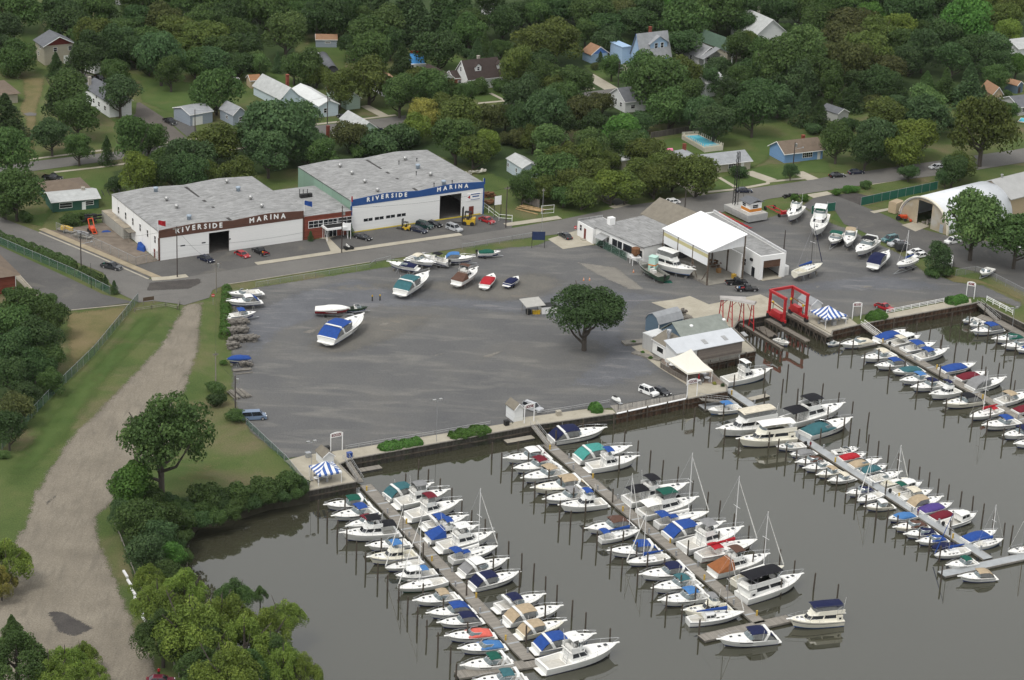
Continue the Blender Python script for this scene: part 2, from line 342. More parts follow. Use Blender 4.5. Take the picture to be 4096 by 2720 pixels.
for k,q in enumerate([((12,560,840),(12,980,900),(12,1250,1110),(12,1080,1110),(12,760,960)),((11,1500,1210),(11,1220,1235),(11,1400,1215)),((11,1130,1410),(11,1260,1400),(11,1200,1450),(11,1110,1440)),((11,380,1500),(11,610,1440),(11,520,1520)),((13,800,1090),(13,900,1060),(13,1030,1085),(13,900,1095)),((13,400,1080),(13,500,1050),(13,480,1100)),((13,1000,1010),(13,1150,980),(13,1120,1020)),((21,1550,160),(21,1850,80),(21,1700,150)),((21,2050,150),(21,2361,70),(21,2250,130),(21,2130,180)),((21,1400,400),(21,1700,340),(21,1550,390)),((11,1900,1270),(11,1640,1280),(11,1800,1265)),((12,900,1000),(12,1150,1090),(12,1000,1070))]):
 sheet('dusty_patch',L(*q),G_DUST,.04+.002*k,1.1,2)
sheet('street',L((10,1360,1015),(10,1480,985),(11,0,880),(11,1890,607),(12,0,537),(12,450,460),(12,1070,330),(12,1810,228),(12,2361,150),(13,420,90),(13,560,62),(13,1300,-45),(3,2300,1380),(3,2700,1300),(3,2800,1420),(3,2361,1500),(13,1900,5),(13,1500,60),(13,850,145),(13,520,195),(13,0,270),(12,1880,410),(12,1200,500),(12,330,605),(11,2361,645),(11,1050,855),(11,0,1018),(10,2080,1062),(10,1960,1110),(10,1930,1180),(10,1700,1250),(10,1660,1240),(10,1420,1210),(10,1280,1225),(10,1100,1140),(10,1000,1030)),G_ASPH,.044)
sheet('side_street',L((10,-400,280),(10,0,437),(10,360,575),(10,900,800),(10,1380,1012),(10,1100,1142),(10,950,950),(10,700,850),(10,0,610),(10,-400,470)),G_ASPH,.048)
sheet('car_park',L((10,-400,560),(10,0,705),(10,660,1010),(10,950,1150),(10,1240,1222),(10,556,1307),(10,380,1180),(10,120,900),(10,-400,800)),G_ASPHD,.052)
sheet('road_patch',L((10,1365,1040),(10,1850,1000),(10,1870,1040),(10,1750,1100),(10,1350,1120)),G_PATCH,.052,.3)
sheet('forecourt',L((10,1470,838),(11,435,648),(11,600,640),(11,750,610),(11,875,585),(11,2090,410),(11,2361,470),(11,2361,540),(11,1890,612),(11,0,885),(10,1725,990),(10,1480,1000),(10,1250,885)),G_ASPHD,.054)
sheet('work_yard',L((10,520,560),(10,1000,480),(10,1460,838),(10,1250,882),(10,900,740),(10,420,550)),mat('yard_dirt',(.17,.14,.11),.95,.25,.5),.05)
sheet('residential_street',L((0,-200,1560),(0,300,1490),(0,900,1420),(0,1550,1340),(1,0,1225),(1,650,1150),(1,1300,1075),(2,0,950),(2,330,900),(2,800,835),(2,1000,810),(2,1700,700),(2,2300,600),(3,200,590),(3,200,640),(2,2300,680),(2,1750,770),(2,960,890),(2,400,930),(1,2361,1005),(1,1300,1165),(1,640,1245),(1,0,1320),(0,1500,1420),(0,900,1500),(0,300,1580),(0,-200,1640)),G_ASPH,.03)
def strip(name,pts,w,m,z,kerb=0):
 pts=[Vector((p.x,p.y,0))for p in pts];a=[];b=[]
 for i,p in enumerate(pts):
  d=(pts[min(i+1,len(pts)-1)]-pts[max(i-1,0)]).normalized();n=Vector((-d.y,d.x,0))
  a.append(p+n*w/2);b.append(p-n*w/2)
 mb=MB()
 for i in range(len(pts)-1):
  if kerb:
   mb.loft([[a[j]+Vector((0,0,z)),a[j]+Vector((0,0,z+kerb)),b[j]+Vector((0,0,z+kerb)),b[j]+Vector((0,0,z))]for j in(i,i+1)],True,True)
  else:mb.quad(*[q+Vector((0,0,z))for q in(a[i],a[i+1],b[i+1],b[i])])
 o=mb.build(name,m);o['kind']='structure';return o
strip('pavement',L((0,1500,1325),(1,0,1200),(1,620,1140),(1,1290,1062)),1.3,G_CONC,.06)
strip('pavement',L((1,2040,955),(1,2300,930),(2,0,905),(2,360,870),(2,760,815)),1.4,G_CONC,.06)
strip('pavement',L((0,200,1480),(0,560,1435),(0,960,1385)),1.3,G_CONC,.06)
strip('pavement',L((0,500,1590),(0,900,1545),(1,600,1270),(1,760,1250),(1,1100,1210)),1.2,G_CONC,.06)
strip('pavement',L((11,0,868),(11,790,752),(11,1890,595)),2.0,G_CONC,.06,.1)
strip('pavement',L((12,-60,510),(12,440,440)),2.4,G_CONC,.06,.1)
strip('pavement',L((10,1400,1010),(10,1560,1000),(10,1725,978)),2.2,G_CONC,.06,.1)
strip('pavement',L((10,385,545),(10,900,760),(10,1470,1000)),1.9,mat('sandy_pavement',(.30,.25,.17),.9,.15,.4),.06,.08)
strip('kerb',L((10,360,578),(10,900,803),(10,1370,1010)),.5,CONC,.05,.14)
strip('verge',L((10,380,565),(10,900,785),(10,1390,995)),1.6,G_ASPHD,.058)
strip('kerb',L((10,560,1306),(10,1210,1242)),.3,CONC,.05,.14)
strip('kerb',L((10,130,920),(10,370,1180)),.3,CONC,.05,.14)
strip('pavement',L((10,140,940),(10,260,1050),(10,360,1160)),3.0,G_CONC,.056)
strip('kerb',L((11,0,1018),(11,1050,853)),.22,CONC,.05,.12)
strip('kerb',L((10,2070,1062),(11,0,1019)),.22,CONC,.05,.12)
strip('pavement',L((12,1800,205),(12,2100,175),(12,2361,125),(13,0,110),(13,150,95),(13,420,70)),1.4,G_CONC,.06)
strip('pavement',L((13,950,130),(13,1300,75),(13,1600,20)),1.3,G_CONC,.06)
for a,w in(([(13,400,250),(13,590,220)],4.5),([(12,960,360),(12,1080,320)],5),([(12,1540,100),(12,1660,170),(12,1740,245)],4),([(12,2170,20),(12,2400,100)],4),([(13,270,20),(13,420,90)],4),([(2,690,690),(2,930,830)],5),([(2,1010,560),(2,1080,660)],6),([(1,1000,975),(1,1190,1075)],3),([(1,1820,835),(1,1870,890)],4),([(1,2160,860),(1,2290,925)],1.2),([(12,1910,70),(12,2060,160)],1.2)):
 strip('driveway',L(*a),w,G_CONC,.064)
sheet('driveway',L((0,1260,950),(0,1290,945),(0,1500,1080),(0,1730,1285),(0,1550,1320),(0,1400,1190),(0,1200,1090),(0,1250,1050)),ground_mat('brown_asphalt',[(.3,(.10,.09,.08)),(.7,(.135,.12,.105))],.1,fine=.12),.034)
sheet('driveway',L((0,1570,1130),(0,1660,1090),(0,1810,1180),(0,1800,1270),(0,1740,1275)),G_ASPHD,.036)
sheet('driveway',L((0,640,640),(0,760,660),(0,1000,740),(0,900,800),(0,760,720)),G_BROWN,.03,.5)
sheet('driveway',L((12,820,240),(12,900,225),(12,1060,300),(12,960,330)),G_ASPHD,.036)
sheet('driveway',L((2,1670,600),(2,1720,600),(2,1800,680),(2,1700,700)),G_ASPHD,.036)
sheet('driveway',L((13,320,330),(13,420,260),(13,590,225),(13,850,325),(13,1130,440),(13,1240,500),(13,1700,620),(13,2361,700),(13,2600,1230),(13,2361,1130),(13,2050,975),(13,1900,935),(13,1650,880),(13,1250,740),(13,1050,660),(13,850,560),(13,700,500),(13,620,380),(13,380,370)),G_ASPHD,.042)
sheet('driveway',L((13,600,230),(13,820,215),(13,950,250),(13,850,325)),G_PATCH,.046)
sheet('concrete_pad',L((12,330,640),(12,600,560),(12,760,690),(12,470,733)),G_CONC,.05)
sheet('concrete_pad',L((12,1285,1225),(12,1490,1198),(12,1640,1165),(12,1815,1242),(12,2290,1150),(12,2400,1200),('l',1380,510),('l',1035,572),('l',600,652),('r',1700,330),(12,1960,1430),(12,1700,1400)),G_CONC,.05)
for q in(((12,1490,1200),(12,1880,1425)),((12,1815,1242),(12,2000,1345))):strip('pad_joint',L(*q),.22,G_PATCH,.075)
for q in(((12,1950,1275),(12,2080,1360)),((12,2060,1275),(12,2230,1365)),((12,1890,1420),(12,2060,1392))):strip('yellow_line',L(*q),.2,mat('yellow_line',(.62,.48,.05),.7,.1),.075)
sheet('concrete_pad',L((13,1230,510),(13,1370,475),(13,1490,520),(13,1360,570)),G_CONC,.05)
sheet('concrete_pad',L((13,940,385),(13,1130,350),(13,1160,365),(13,980,402)),G_CONC,.05)
sheet('patio',L(('l',1385,520),(13,390,1330),(13,760,1375),(13,830,1430),('l',2085,803),('l',2055,884)),G_CONC,.056)
sheet('patio',L((21,262,1118),(21,470,1062),(21,690,1035),(21,840,1010),(21,875,1098),(21,765,1148),(21,923,1308),(21,482,1393),(21,430,1300),(21,330,1170)),G_CONC,.056)
sheet('quay',L((21,840,1015),(21,1650,880),(21,2361,765),(22,0,780),(22,60,720),(22,210,705),(22,690,640),(22,930,650),(22,960,680),(22,210,786),(21,2361,828),(21,882,1098)),G_CONC,.056)
sheet('quay',L((13,1090,1330),(13,1620,1225),(13,1870,1190),(13,1878,1234),(13,1090,1378)),G_CONC,.056)
sheet('boardwalk',L((22,905,610),(22,1600,500),(22,1612,540),(22,965,680)),planks('boardwalk_boards',(.25,.23,.2),.16,0),.056)
sheet('patio',L(('r',100,620),('r',270,590),('r',560,860),('r',980,1180),('r',1140,1200),('r',1300,1200),('r',1590,1235),('r',1598,1318),('r',1197,1398),('r',985,1440),('r',980,1230),('r',530,950)),G_CONC,.05)
sheet('quay',L(('r',1250,870),('r',2038,690),('r',2038,662),('r',1702,392),('r',1300,420),('r',700,700)),G_CONC,.045)
sheet('patio',L(('r',560,850),('r',700,700),('r',1250,872),('r',1390,1064),('r',1590,1234),('r',1300,1200),('r',980,1200)),mat('patio_brick',(.2,.16,.13),.9,.2,1),.054)
# ------------------------------------------------------------------ buildings
def roofmat(name,rgb,var=.12):return mat(name,rgb,.9,var,.9,spec=.15,dirt=(tuple(c*.72 for c in rgb),.45))
RF={'grey':roofmat('grey_shingle',(.235,.24,.245)),'dark':roofmat('dark_brown_shingle',(.055,.042,.038)),'light':roofmat('pale_shingle',(.42,.43,.42)),'tan':roofmat('tan_shingle',(.30,.18,.11)),'brown':roofmat('brown_shingle',(.16,.125,.095)),'green':roofmat('green_shingle',(.075,.115,.085)),'slate':roofmat('slate_shingle',(.13,.135,.145)),'taupe':roofmat('taupe_shingle',(.20,.18,.145)),'white':roofmat('white_roofing',(.6,.61,.6),.06),'bluegrey':roofmat('blue_grey_shingle',(.29,.30,.31)),'salmon':roofmat('salmon_shingle',(.36,.22,.15)),'rusty':roofmat('rusty_roofing',(.28,.15,.08))}
BRICK=planks('red_brick',(.20,.055,.035),.16,2,.12,var=.3,dark=.75)
def siding(n,rgb):return planks(n+'_siding',rgb,.2,2,.1,var=.05,dark=.82)
WL={'white':siding('white',(.68,.69,.68)),'paleblue':siding('pale_blue',(.50,.58,.62)),'blue':siding('blue',(.17,.30,.50)),'beige':siding('beige',(.38,.35,.28)),'grey':siding('grey',(.40,.40,.39)),'bluegrey':siding('blue_grey',(.28,.32,.37)),'green':siding('green',(.035,.095,.07)),'palegreen':siding('pale_green',(.46,.58,.50)),'brick':BRICK,'tan':siding('tan',(.42,.33,.22)),'skyblue':siding('sky_blue',(.33,.46,.62)),'deepblue':siding('deep_blue',(.06,.15,.32)),'stone':mat('stone_wall',(.36,.33,.28),.9,.2,2),'slate':siding('slate_blue',(.10,.15,.20))}
def window(parent,x,y,z,w,h,face,frame=True,panes=2):
 """a window on the front (face 'f', y = plane) or left wall (face 'l', x = plane) or right ('r')"""
 def bx(mb,u0,u1,v0,v1,d0,d1):
  if face=='f':mb.box(x+u0,x+u1,y-d1,y-d0,z+v0,z+v1)
  elif face=='l':mb.box(x-d1,x-d0,y+u0,y+u1,z+v0,z+v1)
  else:mb.box(x+d0,x+d1,y+u0,y+u1,z+v0,z+v1)
 g=MB();bx(g,0,w,0,h,.01,.03);o=g.build('window',GLASS,parent)
 if frame:
  m=MB();t=.09
  bx(m,-t,0,-t,h+t,0,.07);bx(m,w,w+t,-t,h+t,0,.07);bx(m,0,w,-t,0,0,.07);bx(m,0,w,h,h+t,0,.07)
  if panes>1:bx(m,0,w,h/2-.03,h/2+.03,.03,.06)
  for k in range(1,panes-1):bx(m,w*k/(panes-1)-.03,w*k/(panes-1)+.03,0,h,.03,.06)
  m.build('frame',TRIM,o)
 return o
def house(name,label,A,B,D,eave,ridge,wall,roof,kind='front',ov=.4,wins=(),doors=(),chim=None,cat='house',lm=None,fascia=TRIM,gable=None):
 """A, B front corners on the ground; D depth (m or back-left corner). kind: ridge runs along 'front', 'side', 'hip', 'flat'"""
 A,B=V2(A),V2(B);w=(B-A).length;rz=math.atan2(B.y-A.y,B.x-A.x)
 d=D if isinstance(D,(int,float))else(V2(D)-A).length
 t=thing(name,label,cat,A,rz)
 W=WL.get(wall,wall)if isinstance(wall,str)else wall;F=RF.get(roof,roof)if isinstance(roof,str)else roof
 m=MB()
 if kind=='front':m.xprism([(0,0),(d,0),(d,eave),(d/2,ridge-.02),(0,eave)],0,w)
 elif kind=='side':m.yprism([(0,0),(w,0),(w,eave),(w/2,ridge-.02),(0,eave)],0,d)
 else:m.box(0,w,0,d,0,eave)
 m.build('wall',W,t)
 r=MB();th=.16;z0=eave-(ridge-eave)*ov/max(.1,(d if kind=='front' else w)/2)
 if kind=='front':
  for a,b in((-ov,d/2),(d+ov,d/2)):
   r.xprism([(a,z0),(b,ridge),(b,ridge+th),(a,z0+th)],-ov,w+ov)
 elif kind=='side':
  for a,b in((-ov,w/2),(w+ov,w/2)):
   r.yprism([(a,z0),(b,ridge),(b,ridge+th),(a,z0+th)],-ov,d+ov)
 elif kind=='hip':
  k=min(w,d)/2;e=eave+.01
  if w>=d:rr=[(k,d/2,ridge),(w-k,d/2,ridge)]
  else:rr=[(w/2,k,ridge),(w/2,d-k,ridge)]
  c=[(-ov,-ov,e),(w+ov,-ov,e),(w+ov,d+ov,e),(-ov,d+ov,e)]
  fs=[(0,1,5,4),(1,2,5),(2,3,4,5),(3,0,4),(0,3,2,1)]if w>=d else[(0,1,4),(1,2,5,4),(2,3,5),(3,0,4,5),(0,3,2,1)]
  r.add(c+rr,fs)
 else:r.box(-ov,w+ov,-ov,d+ov,eave,eave+.25)
 ro=r.build('roof',F,t)
 if kind in('front','side')and fascia:
  fm=MB()
  if kind=='side':
   for a,b in((-ov,w/2),(w+ov,w/2)):
    fm.yprism([(a,z0-.06),(b,ridge-.06),(b,ridge+th+.02),(a,z0+th+.02)],-ov-.06,-ov)
  else:
   for a,b in((-ov,d/2),(d+ov,d/2)):
    fm.xprism([(a,z0-.06),(b,ridge-.06),(b,ridge+th+.02),(a,z0+th+.02)],-ov-.06,-ov)
   fm.box(-ov,w+ov,-ov-.05,-ov,z0-.05,z0+th)
  fm.build('fascia',fascia,t)
 if gable and kind=='side':
  gm=MB();gm.yprism([(0.1,eave),(w-.1,eave),(w/2,ridge-.1)],-.06,0);gm.build('gable_board',gable,t)
 for q in wins:
  f,p,z,ww,hh=q[:5];pn=q[5]if len(q)>5 else 2
  if p+ww>(w if f=='f' else d)-.3:continue
  if f=='f':window(t,p,0,z,ww,hh,'f',panes=pn)
  else:window(t,0,p,z,ww,hh,'l',panes=pn)
 for q in doors:
  f,p,ww,hh,mt=q;dm=MB()
  if p+ww>(w if f=='f' else d)-.2:continue
  if f=='f':dm.box(p,p+ww,-.05,0,.02,hh)
  else:dm.box(-.05,0,p,p+ww,.02,hh)
  dm.build('door',mt,t)
 if chim:
  cx,cy,z1=chim[:3];cm=MB();cm.box(cx-.4,cx+.4,cy-.4,cy+.4,eave,z1);cm.box(cx-.47,cx+.47,cy-.47,cy+.47,z1,z1+.15)
  cm.build('chimney',chim[3]if len(chim)>3 else BRICK,ro)
 landmark(lm or label.split(' with ')[0],(A+B)/2+Vector((-math.sin(rz),math.cos(rz),0))*d/2)
 return t
DOORW=mat('white_door',(.7,.7,.68),.5,.05);DOORD=mat('dark_door',(.05,.03,.025),.5,.1);DOORR=mat('red_brown_door',(.16,.035,.025),.5,.1)
house('garage_house','two storey beige garage house with a dark red gable on the far left lawn',P(0,412,604),P(0,690,577),P(0,322,545),6.2,8.7,'beige','slate','side',.6,[('f',3.0,4.2,1.1,1.2),('f',7.8,4.2,1.1,1.2),('l',5,2,1,1.1),('l',3,4.6,1,1),('l',9,4.6,1,1)],[('f',6.2,3.2,2.6,DOORW)],gable=mat('dark_red_boards',(.13,.025,.02),.8,.1),lm='beige garage house')
house('bungalow','long white house with a slate roof and end chimney beside the driveway',P(0,1010,1085),P(0,1215,1060),P(0,845,925),4.6,6.6,'white','slate','side',.4,[('l',2.5,1.4,1.3,1.3),('l',7,1.4,1.3,1.3),('l',11,1.4,1.3,1.3),('l',9,3.3,1,1)],chim=(1,17,7.6,WL['stone']),lm='long white house')
house('bungalow','blue grey garage wing with a pale roof beside the dark pickup',P(0,1755,1165),P(0,1960,1128),P(0,1664,1090),3.4,4.6,'bluegrey','bluegrey','front',.3,[('f',8,1,1.1,1.1)],[('f',.8,3.4,2.5,DOORW)],lm='blue grey garage wing')
house('bungalow','small blue grey gabled house behind the roadside trees',P(0,2150,1158),P(0,2275,1138),P(0,2060,1095),3.2,5.2,'bluegrey','bluegrey','side',.3,[('f',2.0,1,1.6,1.2),('l',3,1.2,.9,.9)],lm='small blue grey house')
house('bungalow','wide pale roofed house behind the street trees with a brick chimney',P(1,225,1000),P(1,400,975),P(0,2100,950),3.0,6.0,'paleblue','light','side',.4,chim=(8,10,6.8),lm='pale roofed house')
house('bungalow','pale blue clapboard bungalow with a white roof and front steps',P(1,580,1085),P(1,757,1064),P(1,352,930),3.6,5.0,'paleblue','white','side',.4,[('f',1.6,1.3,.9,1.3),('f',7.6,1.3,.9,1.3),('l',4,1.5,.8,1.3),('l',9,1.5,.8,1.3),('l',14,1.5,.8,1.1),('l',19,1.7,.8,.8),('l',23.5,1.5,.9,1.3)],[('f',5.4,1,2.1,DOORW)],(9,12,6.2),lm='pale blue bungalow')
house('bungalow','pale green bungalow half hidden by the big olive tree',P(1,835,1015),P(1,960,1000),P(1,690,905),3.4,5.0,'palegreen','bluegrey','side',.4,[('l',4,1.4,.9,1.1),('l',9,1.4,.9,1.1)],lm='pale green bungalow')
house('bungalow','white house with a salmon hipped roof behind the street trees',P(1,1192,900),P(1,1360,880),13,3.0,6.2,'white','salmon','hip',.5,[('f',1,1.1,1.6,1.2,4),('f',5,1.1,1.6,1.2,4)],lm='salmon roofed house')
cape=house('cape_house','white gabled house with a dark brown roof and two dormers',P(1,1955,832),P(1,2270,797),P(1,1842,765),3.4,8.2,'white','dark','front',.35,[('l',4.5,4.8,.9,1.3),('f',10.5,1,2.6,1.4,4),('f',2,1,1.2,1.2)],[],(6,5,9.0,WL['stone']),lm='dormered house')
for dx in(3.2,11.0):
 m=MB();m.yprism([(dx,5.0),(dx+2.1,5.0),(dx+2.1,6.6),(dx+1.05,7.6),(dx,6.6)],1.6,4.4);dm=m.build('dormer',WL['white'],cape)
 m=MB()
 for a,b in((dx-.25,dx+1.05),(dx+2.35,dx+1.05)):m.yprism([(a,6.42),(b,7.65),(b,7.78),(a,6.55)],1.4,4.6)
 m.build('roof',RF['dark'],dm);window(dm,dx+.65,1.6,5.5,.8,1.1,'f')
house('garage_wing','white gabled garage with a brown roof beside the dormered house',P(1,1690,822),P(1,1822,803),P(1,1590,740),2.9,5.0,'brick','dark','side',.4,[],[('f',2.2,3,2.3,DOORD)],cat='garage',gable=WL['white'],lm='gabled garage')
house('breezeway','low brown roofed wing joining garage and dormered house',P(1,1822,803),P(1,1955,790),6,2.7,4.3,'brick','dark','front',.2,[('f',1.5,1,1,1)],cat='house wing',lm='brown roofed wing')
house('garden_shed','long slate blue shed with a tan roof and white crossed door on the back lawn',P(1,553,436),P(1,747,438),3.2,2.6,3.9,'bluegrey','tan','front',.2,[('f',3,1.4,1.6,.5)],[('f',6.3,2.0,2.1,TRIM)],cat='shed',lm='slate blue shed')
house('garden_shed','small wooden shed with a rusty roof by the white trellis',P(0,2310,815),P(1,45,808),4,2.4,3.6,'tan','rusty','front',.2,cat='shed',lm='rusty roofed shed')
house('garden_shed','little white shed tucked under dark trees at far left',P(0,878,566),P(0,932,560),3,2.2,2.8,'white','white','front',.1,cat='shed',lm='little white shed')
house('flat_roofed_house','brown flat roofed house cut by the left edge of the photo',P(0,-220,985),P(0,165,945),14,2.9,4.0,'beige','brown','hip',.8,lm='left edge house')
bh=house('blue_house','tall pale blue house with a sweeping grey roof and blue trim',P(2,1185,628),P(2,1452,596),P(2,1072,590),3.6,10.5,'skyblue','bluegrey','front',.5,[('l',3,1.6,.9,1.3),('l',5,1.6,.9,1.3),('l',7,1.6,.9,1.3),('l',5.0,5.8,.9,1.4),('l',7.5,4.2,.7,.8)],[],(7.0,6,11.4),lm='tall blue house',fascia=mat('blue_trim',(.12,.22,.46),.5,.05))
m=MB();m.yprism([(4,5),(10.5,5),(10.5,7.4),(7.25,9.5),(4,7.4)],.9,6);dm=m.build('dormer',WL['skyblue'],bh)
m=MB()
for a,b in((3.4,7.25),(11.1,7.25)):m.yprism([(a,7.1),(b,9.55),(b,9.72),(a,7.25)],.5,6.5)
m.build('roof',RF['bluegrey'],dm);window(dm,5.6,.9,5.7,1.1,1.7,'f');window(dm,7.9,.9,5.7,1.1,1.7,'f')
m=MB();m.box(-3.4,0,6,13,0,5.6);m.box(-3.6,.0,5.8,13.2,5.6,5.85);m.build('rear_wing',WL['skyblue'],bh)
house('blue_garage','sky blue garage with a tan hipped roof left of the tall blue house',P(2,728,585),P(2,880,566),P(2,672,548),3.0,5.2,'skyblue','tan','side',.4,gable=mat('blue_gable',(.10,.22,.55),.6,.06),cat='garage',lm='sky blue garage')
pb=house('porch_bungalow','grey bungalow with a gabled white post porch',P(2,1720,605),P(2,1912,582),13,3.0,5.8,'grey','grey','side',.6,[('f',3.0,1.1,1.4,1.3),('f',7.4,1.1,1.4,1.3),('l',4,1.1,1,1.2)],[('f',5.6,1,2.1,DOORW)],lm='porch bungalow')
m=MB()
for x in(.3,4.2,8,11.2):m.box(x,x+.28,-2.6,-2.3,0,3.0)
m.build('porch_post',TRIM,pb)
m=MB()
for a,b in((-.6,5.8),(12.2,5.8)):m.yprism([(a,2.75),(b,5.75),(b,5.9),(a,2.9)],-3.2,-.62)
m.build('porch_roof',RF['grey'],pb);m=MB()
for k in range(5):m.box(4.6,6.8,-3.2-.3*(k+1),-3.2-.3*k,0,.75-.15*k)
m.build('steps',WL['tan'],pb)
house('green_roofed_house','beige house with a long dark green roof behind the porch bungalow',P(2,1985,553),P(2,2110,535),P(2,1765,440),3.4,6.0,'beige','green','side',.5,[('f',1.2,1.1,1.8,1.4,4),('l',6,1.2,1.2,1.2),('l',13,1.2,1.2,1.2)],lm='green roofed house')
house('grey_roofed_house','wide pale grey roofed house with two stone chimneys at upper right',P(2,2230,425),P(3,170,398),15,3.5,8.6,'white','light','side',.6,chim=(8.5,12,10.2,WL['stone']),lm='two chimney house')
house('bungalow','pale grey gabled house with a dark roof below the huge street tree',P(2,1042,1042),P(2,1230,1020),P(2,893,965),3.4,6.4,'white','slate','front',.3,[('l',2,1.4,1,1.2),('l',5,1.2,.7,1.9),('l',8,1.4,1,1.2),('f',2,1.2,1.3,1)],lm='pale grey gabled house')
house('ranch_house','long grey ranch house with a pale roof in front of the raised pool',P(2,1738,1612),P(2,2195,1560),8.5,2.6,4.3,'beige','bluegrey','front',.5,[('f',9,1,2.2,1.2,4),('f',15,1,1.2,1.2),('f',20,1,1.5,1.2)],[('f',13,1,2.1,DOORW)],lm='long grey ranch house')
house('ranch_wing','hip roofed left wing of the long grey ranch house with a chimney',P(2,1565,1580),P(2,1745,1560),9,2.8,4.4,'beige','bluegrey','hip',.5,[('f',2,1,1,1.4),('f',6,.9,.9,1.4)],chim=(4.5,7,5.4),cat='house wing',lm='ranch house wing')
house('blue_ranch','bright blue ranch house with a brown roof and white front door',P(3,150,1505),P(3,500,1465),P(3,-40,1440),2.9,5.2,'blue','brown','front',.5,[('f',6,1,3.2,1.4,6),('f',13.5,1,1.4,1.3)],[('f',11,1,2.1,DOORW)],(9,5,5.9),lm='blue ranch house')
house('garden_shed','pale grey shed in shade under tall trees at right',P(3,637,1135),P(3,737,1114),P(3,560,1075),2.8,4.0,'grey','slate','side',.2,[('f',3.6,1.2,.8,.9)],cat='shed',lm='pale grey shed')
house('tan_garage','tan gabled garage with an open dark door by the teal car',P(3,2068,955),P(3,2152,952),8,3.2,5.2,'tan','tan','side',.4,[],[('f',.6,4.2,2.6,DOORD)],cat='garage',lm='tan garage')
house('garden_shed','dark shed with a rusty roof at the upper right edge',P(3,2290,866),P(3,2345,850),P(3,2230,830),2.7,3.8,'slate','tan','side',.2,[],[('f',.8,1.2,2,DOORD)],cat='shed',lm='rusty roofed dark shed')
house('edge_house','grey house with white windows cut by the right edge',P(3,2310,1068),P(3,2560,1040),10,2.8,4.8,'grey','slate','front',.4,[('f',1.2,1.1,2.2,1.2,4)],lm='right edge grey house')
house('edge_house','white carport house at the far upper right edge',P(3,2305,520),P(3,2520,495),10,2.8,4.6,'white','light','front',.6,lm='upper right carport house')
house('block_house','pale blue house with a light roof beside the right marina shed',P(12,90,98),P(12,245,80),P(11,2300,10),3.6,4.8,'paleblue','light','side',.3,[('l',3,1.5,.8,1),('l',8,1.5,.8,1),('f',1.4,1.4,.7,1)],lm='pale blue back house')
house('small_outbuilding','small white outbuilding behind the street trees',P(2,1005,1568),P(2,1110,1555),5,2.6,3.0,'beige','white','flat',.3,cat='outbuilding',lm='small white outbuilding')
house('bungalow','pale green house with a light roof behind the right marina shed',P(1,960,1290),P(1,1112,1270),P(1,735,1190),3.0,5.0,'palegreen','light','side',.3,lm='pale green back house')
house('bungalow','pale roofed house with a brick chimney behind the marina trees',P(1,545,1440),P(1,695,1420),P(1,420,1370),3.0,4.8,'white','light','side',.3,chim=(7,6,6.2),lm='brick chimney house')
house('far_shed','pale grey shed cut by the top edge of the photo',P(0,1075,48),P(0,1215,45),8,4,5.5,'grey','white','front',.3,cat='shed',lm='top edge shed')
house('far_house','white peaked house seen through the far dark trees',P(1,2075,130),P(1,2180,135),8,3,5.5,'white','white','front',.4,lm='far white house')
hall=house('brick_hall','brick hall with a wide brown hipped roof at the left edge',P(10,-420,1205),P(10,150,1125),16,4.4,7.6,'brick','brown','hip',1.0,lm='brick hall')
m=MB();hw_=(V2(P(10,150,1125))-V2(P(10,-420,1205))).length;m.box(hw_-.15,hw_-.03,-.12,0,0,4.4);m.build('downpipe',TRIM,hall)
gh=house('green_house','dark green single storey house with a patched pale roof by the side street',P(10,488,392),P(10,912,352),P(10,398,310),2.9,3.9,'green','light','front',.5,[('f',1.8,.95,3.2,1.3,2),('f',8.6,1.2,2,1,2),('f',14.5,1.2,2,1.2,3)],[('f',7.6,1,2.1,TRIM)],(9,4,4.6,WL['stone']),lm='green house')
m=MB()
for k in range(9):m.box(9+k*1.5,9.18+k*1.5,.2,3.3,0,.03,Matrix.Rotation(math.atan2(1,4.2),4,'X')@Matrix.Translation((0,0,0)))
o=m.build('roof_patch',BLACK,gh);o.location=(0,0,2.98)
house('green_house_annex','brown roofed rear annex of the dark green house',P(10,440,305),P(10,830,262),9,2.9,4.2,'green','brown','hip',.4,cat='house wing',lm='green house annex')
for nm,tl,pts,hh in(('bungalow','white house wall glimpsed through trees behind the grey gabled house',(P(2,1780,900),P(2,1960,870)),4.5),):
 house(nm,tl,pts[0],pts[1],9,hh,hh+2,'white','light','front',.3,[('f',2,1.5,1,1.2),('f',5,1.5,1,1.2)],lm='glimpsed white house')
def arch_shell(name,A,B,D,r,mroof,mend,label,cat,lm,squash=1.0,th=.12,n=18):
 """half-round hut: A-B front end on the ground, D depth"""
 A,B=V2(A),V2(B);w=(B-A).length;rz=math.atan2(B.y-A.y,B.x-A.x);d=D
 t=thing(name,label,cat,A,rz)
 arc=[(w/2-w/2*math.cos(math.pi*k/n),r*math.sin(math.pi*k/n)**.9)for k in range(n+1)]
 m=MB();m.loft([[(x,y,z)for x,z in arc]+[(w/2+(x-w/2)*.97,y,z*.97)for x,z in arc[::-1]]for y in(0,d)],True,True)
 m.build('roof',mroof,t,smooth=True);landmark(lm,(A+B)/2+Vector((-math.sin(rz),math.cos(rz),0))*d/2)
 return t,w,arc
t,w,arc=arch_shell('tent_garage',P(1,640,710),P(1,772,706),17,3.6,RF['slate'],None,'grey half round tent garage on the back lawn','tent garage','grey tent garage')
m=MB();m.add([(x,.3,z)for x,z in arc],[tuple(range(len(arc)))]);m.build('end_wall',mat('dark_tarp',(.06,.06,.07),.9,.2),t)
house('white_carport','white carport behind the grey tent garage',P(1,510,605),P(1,610,580),5,2.4,3.0,'white','white','front',.2,cat='carport',lm='white carport')
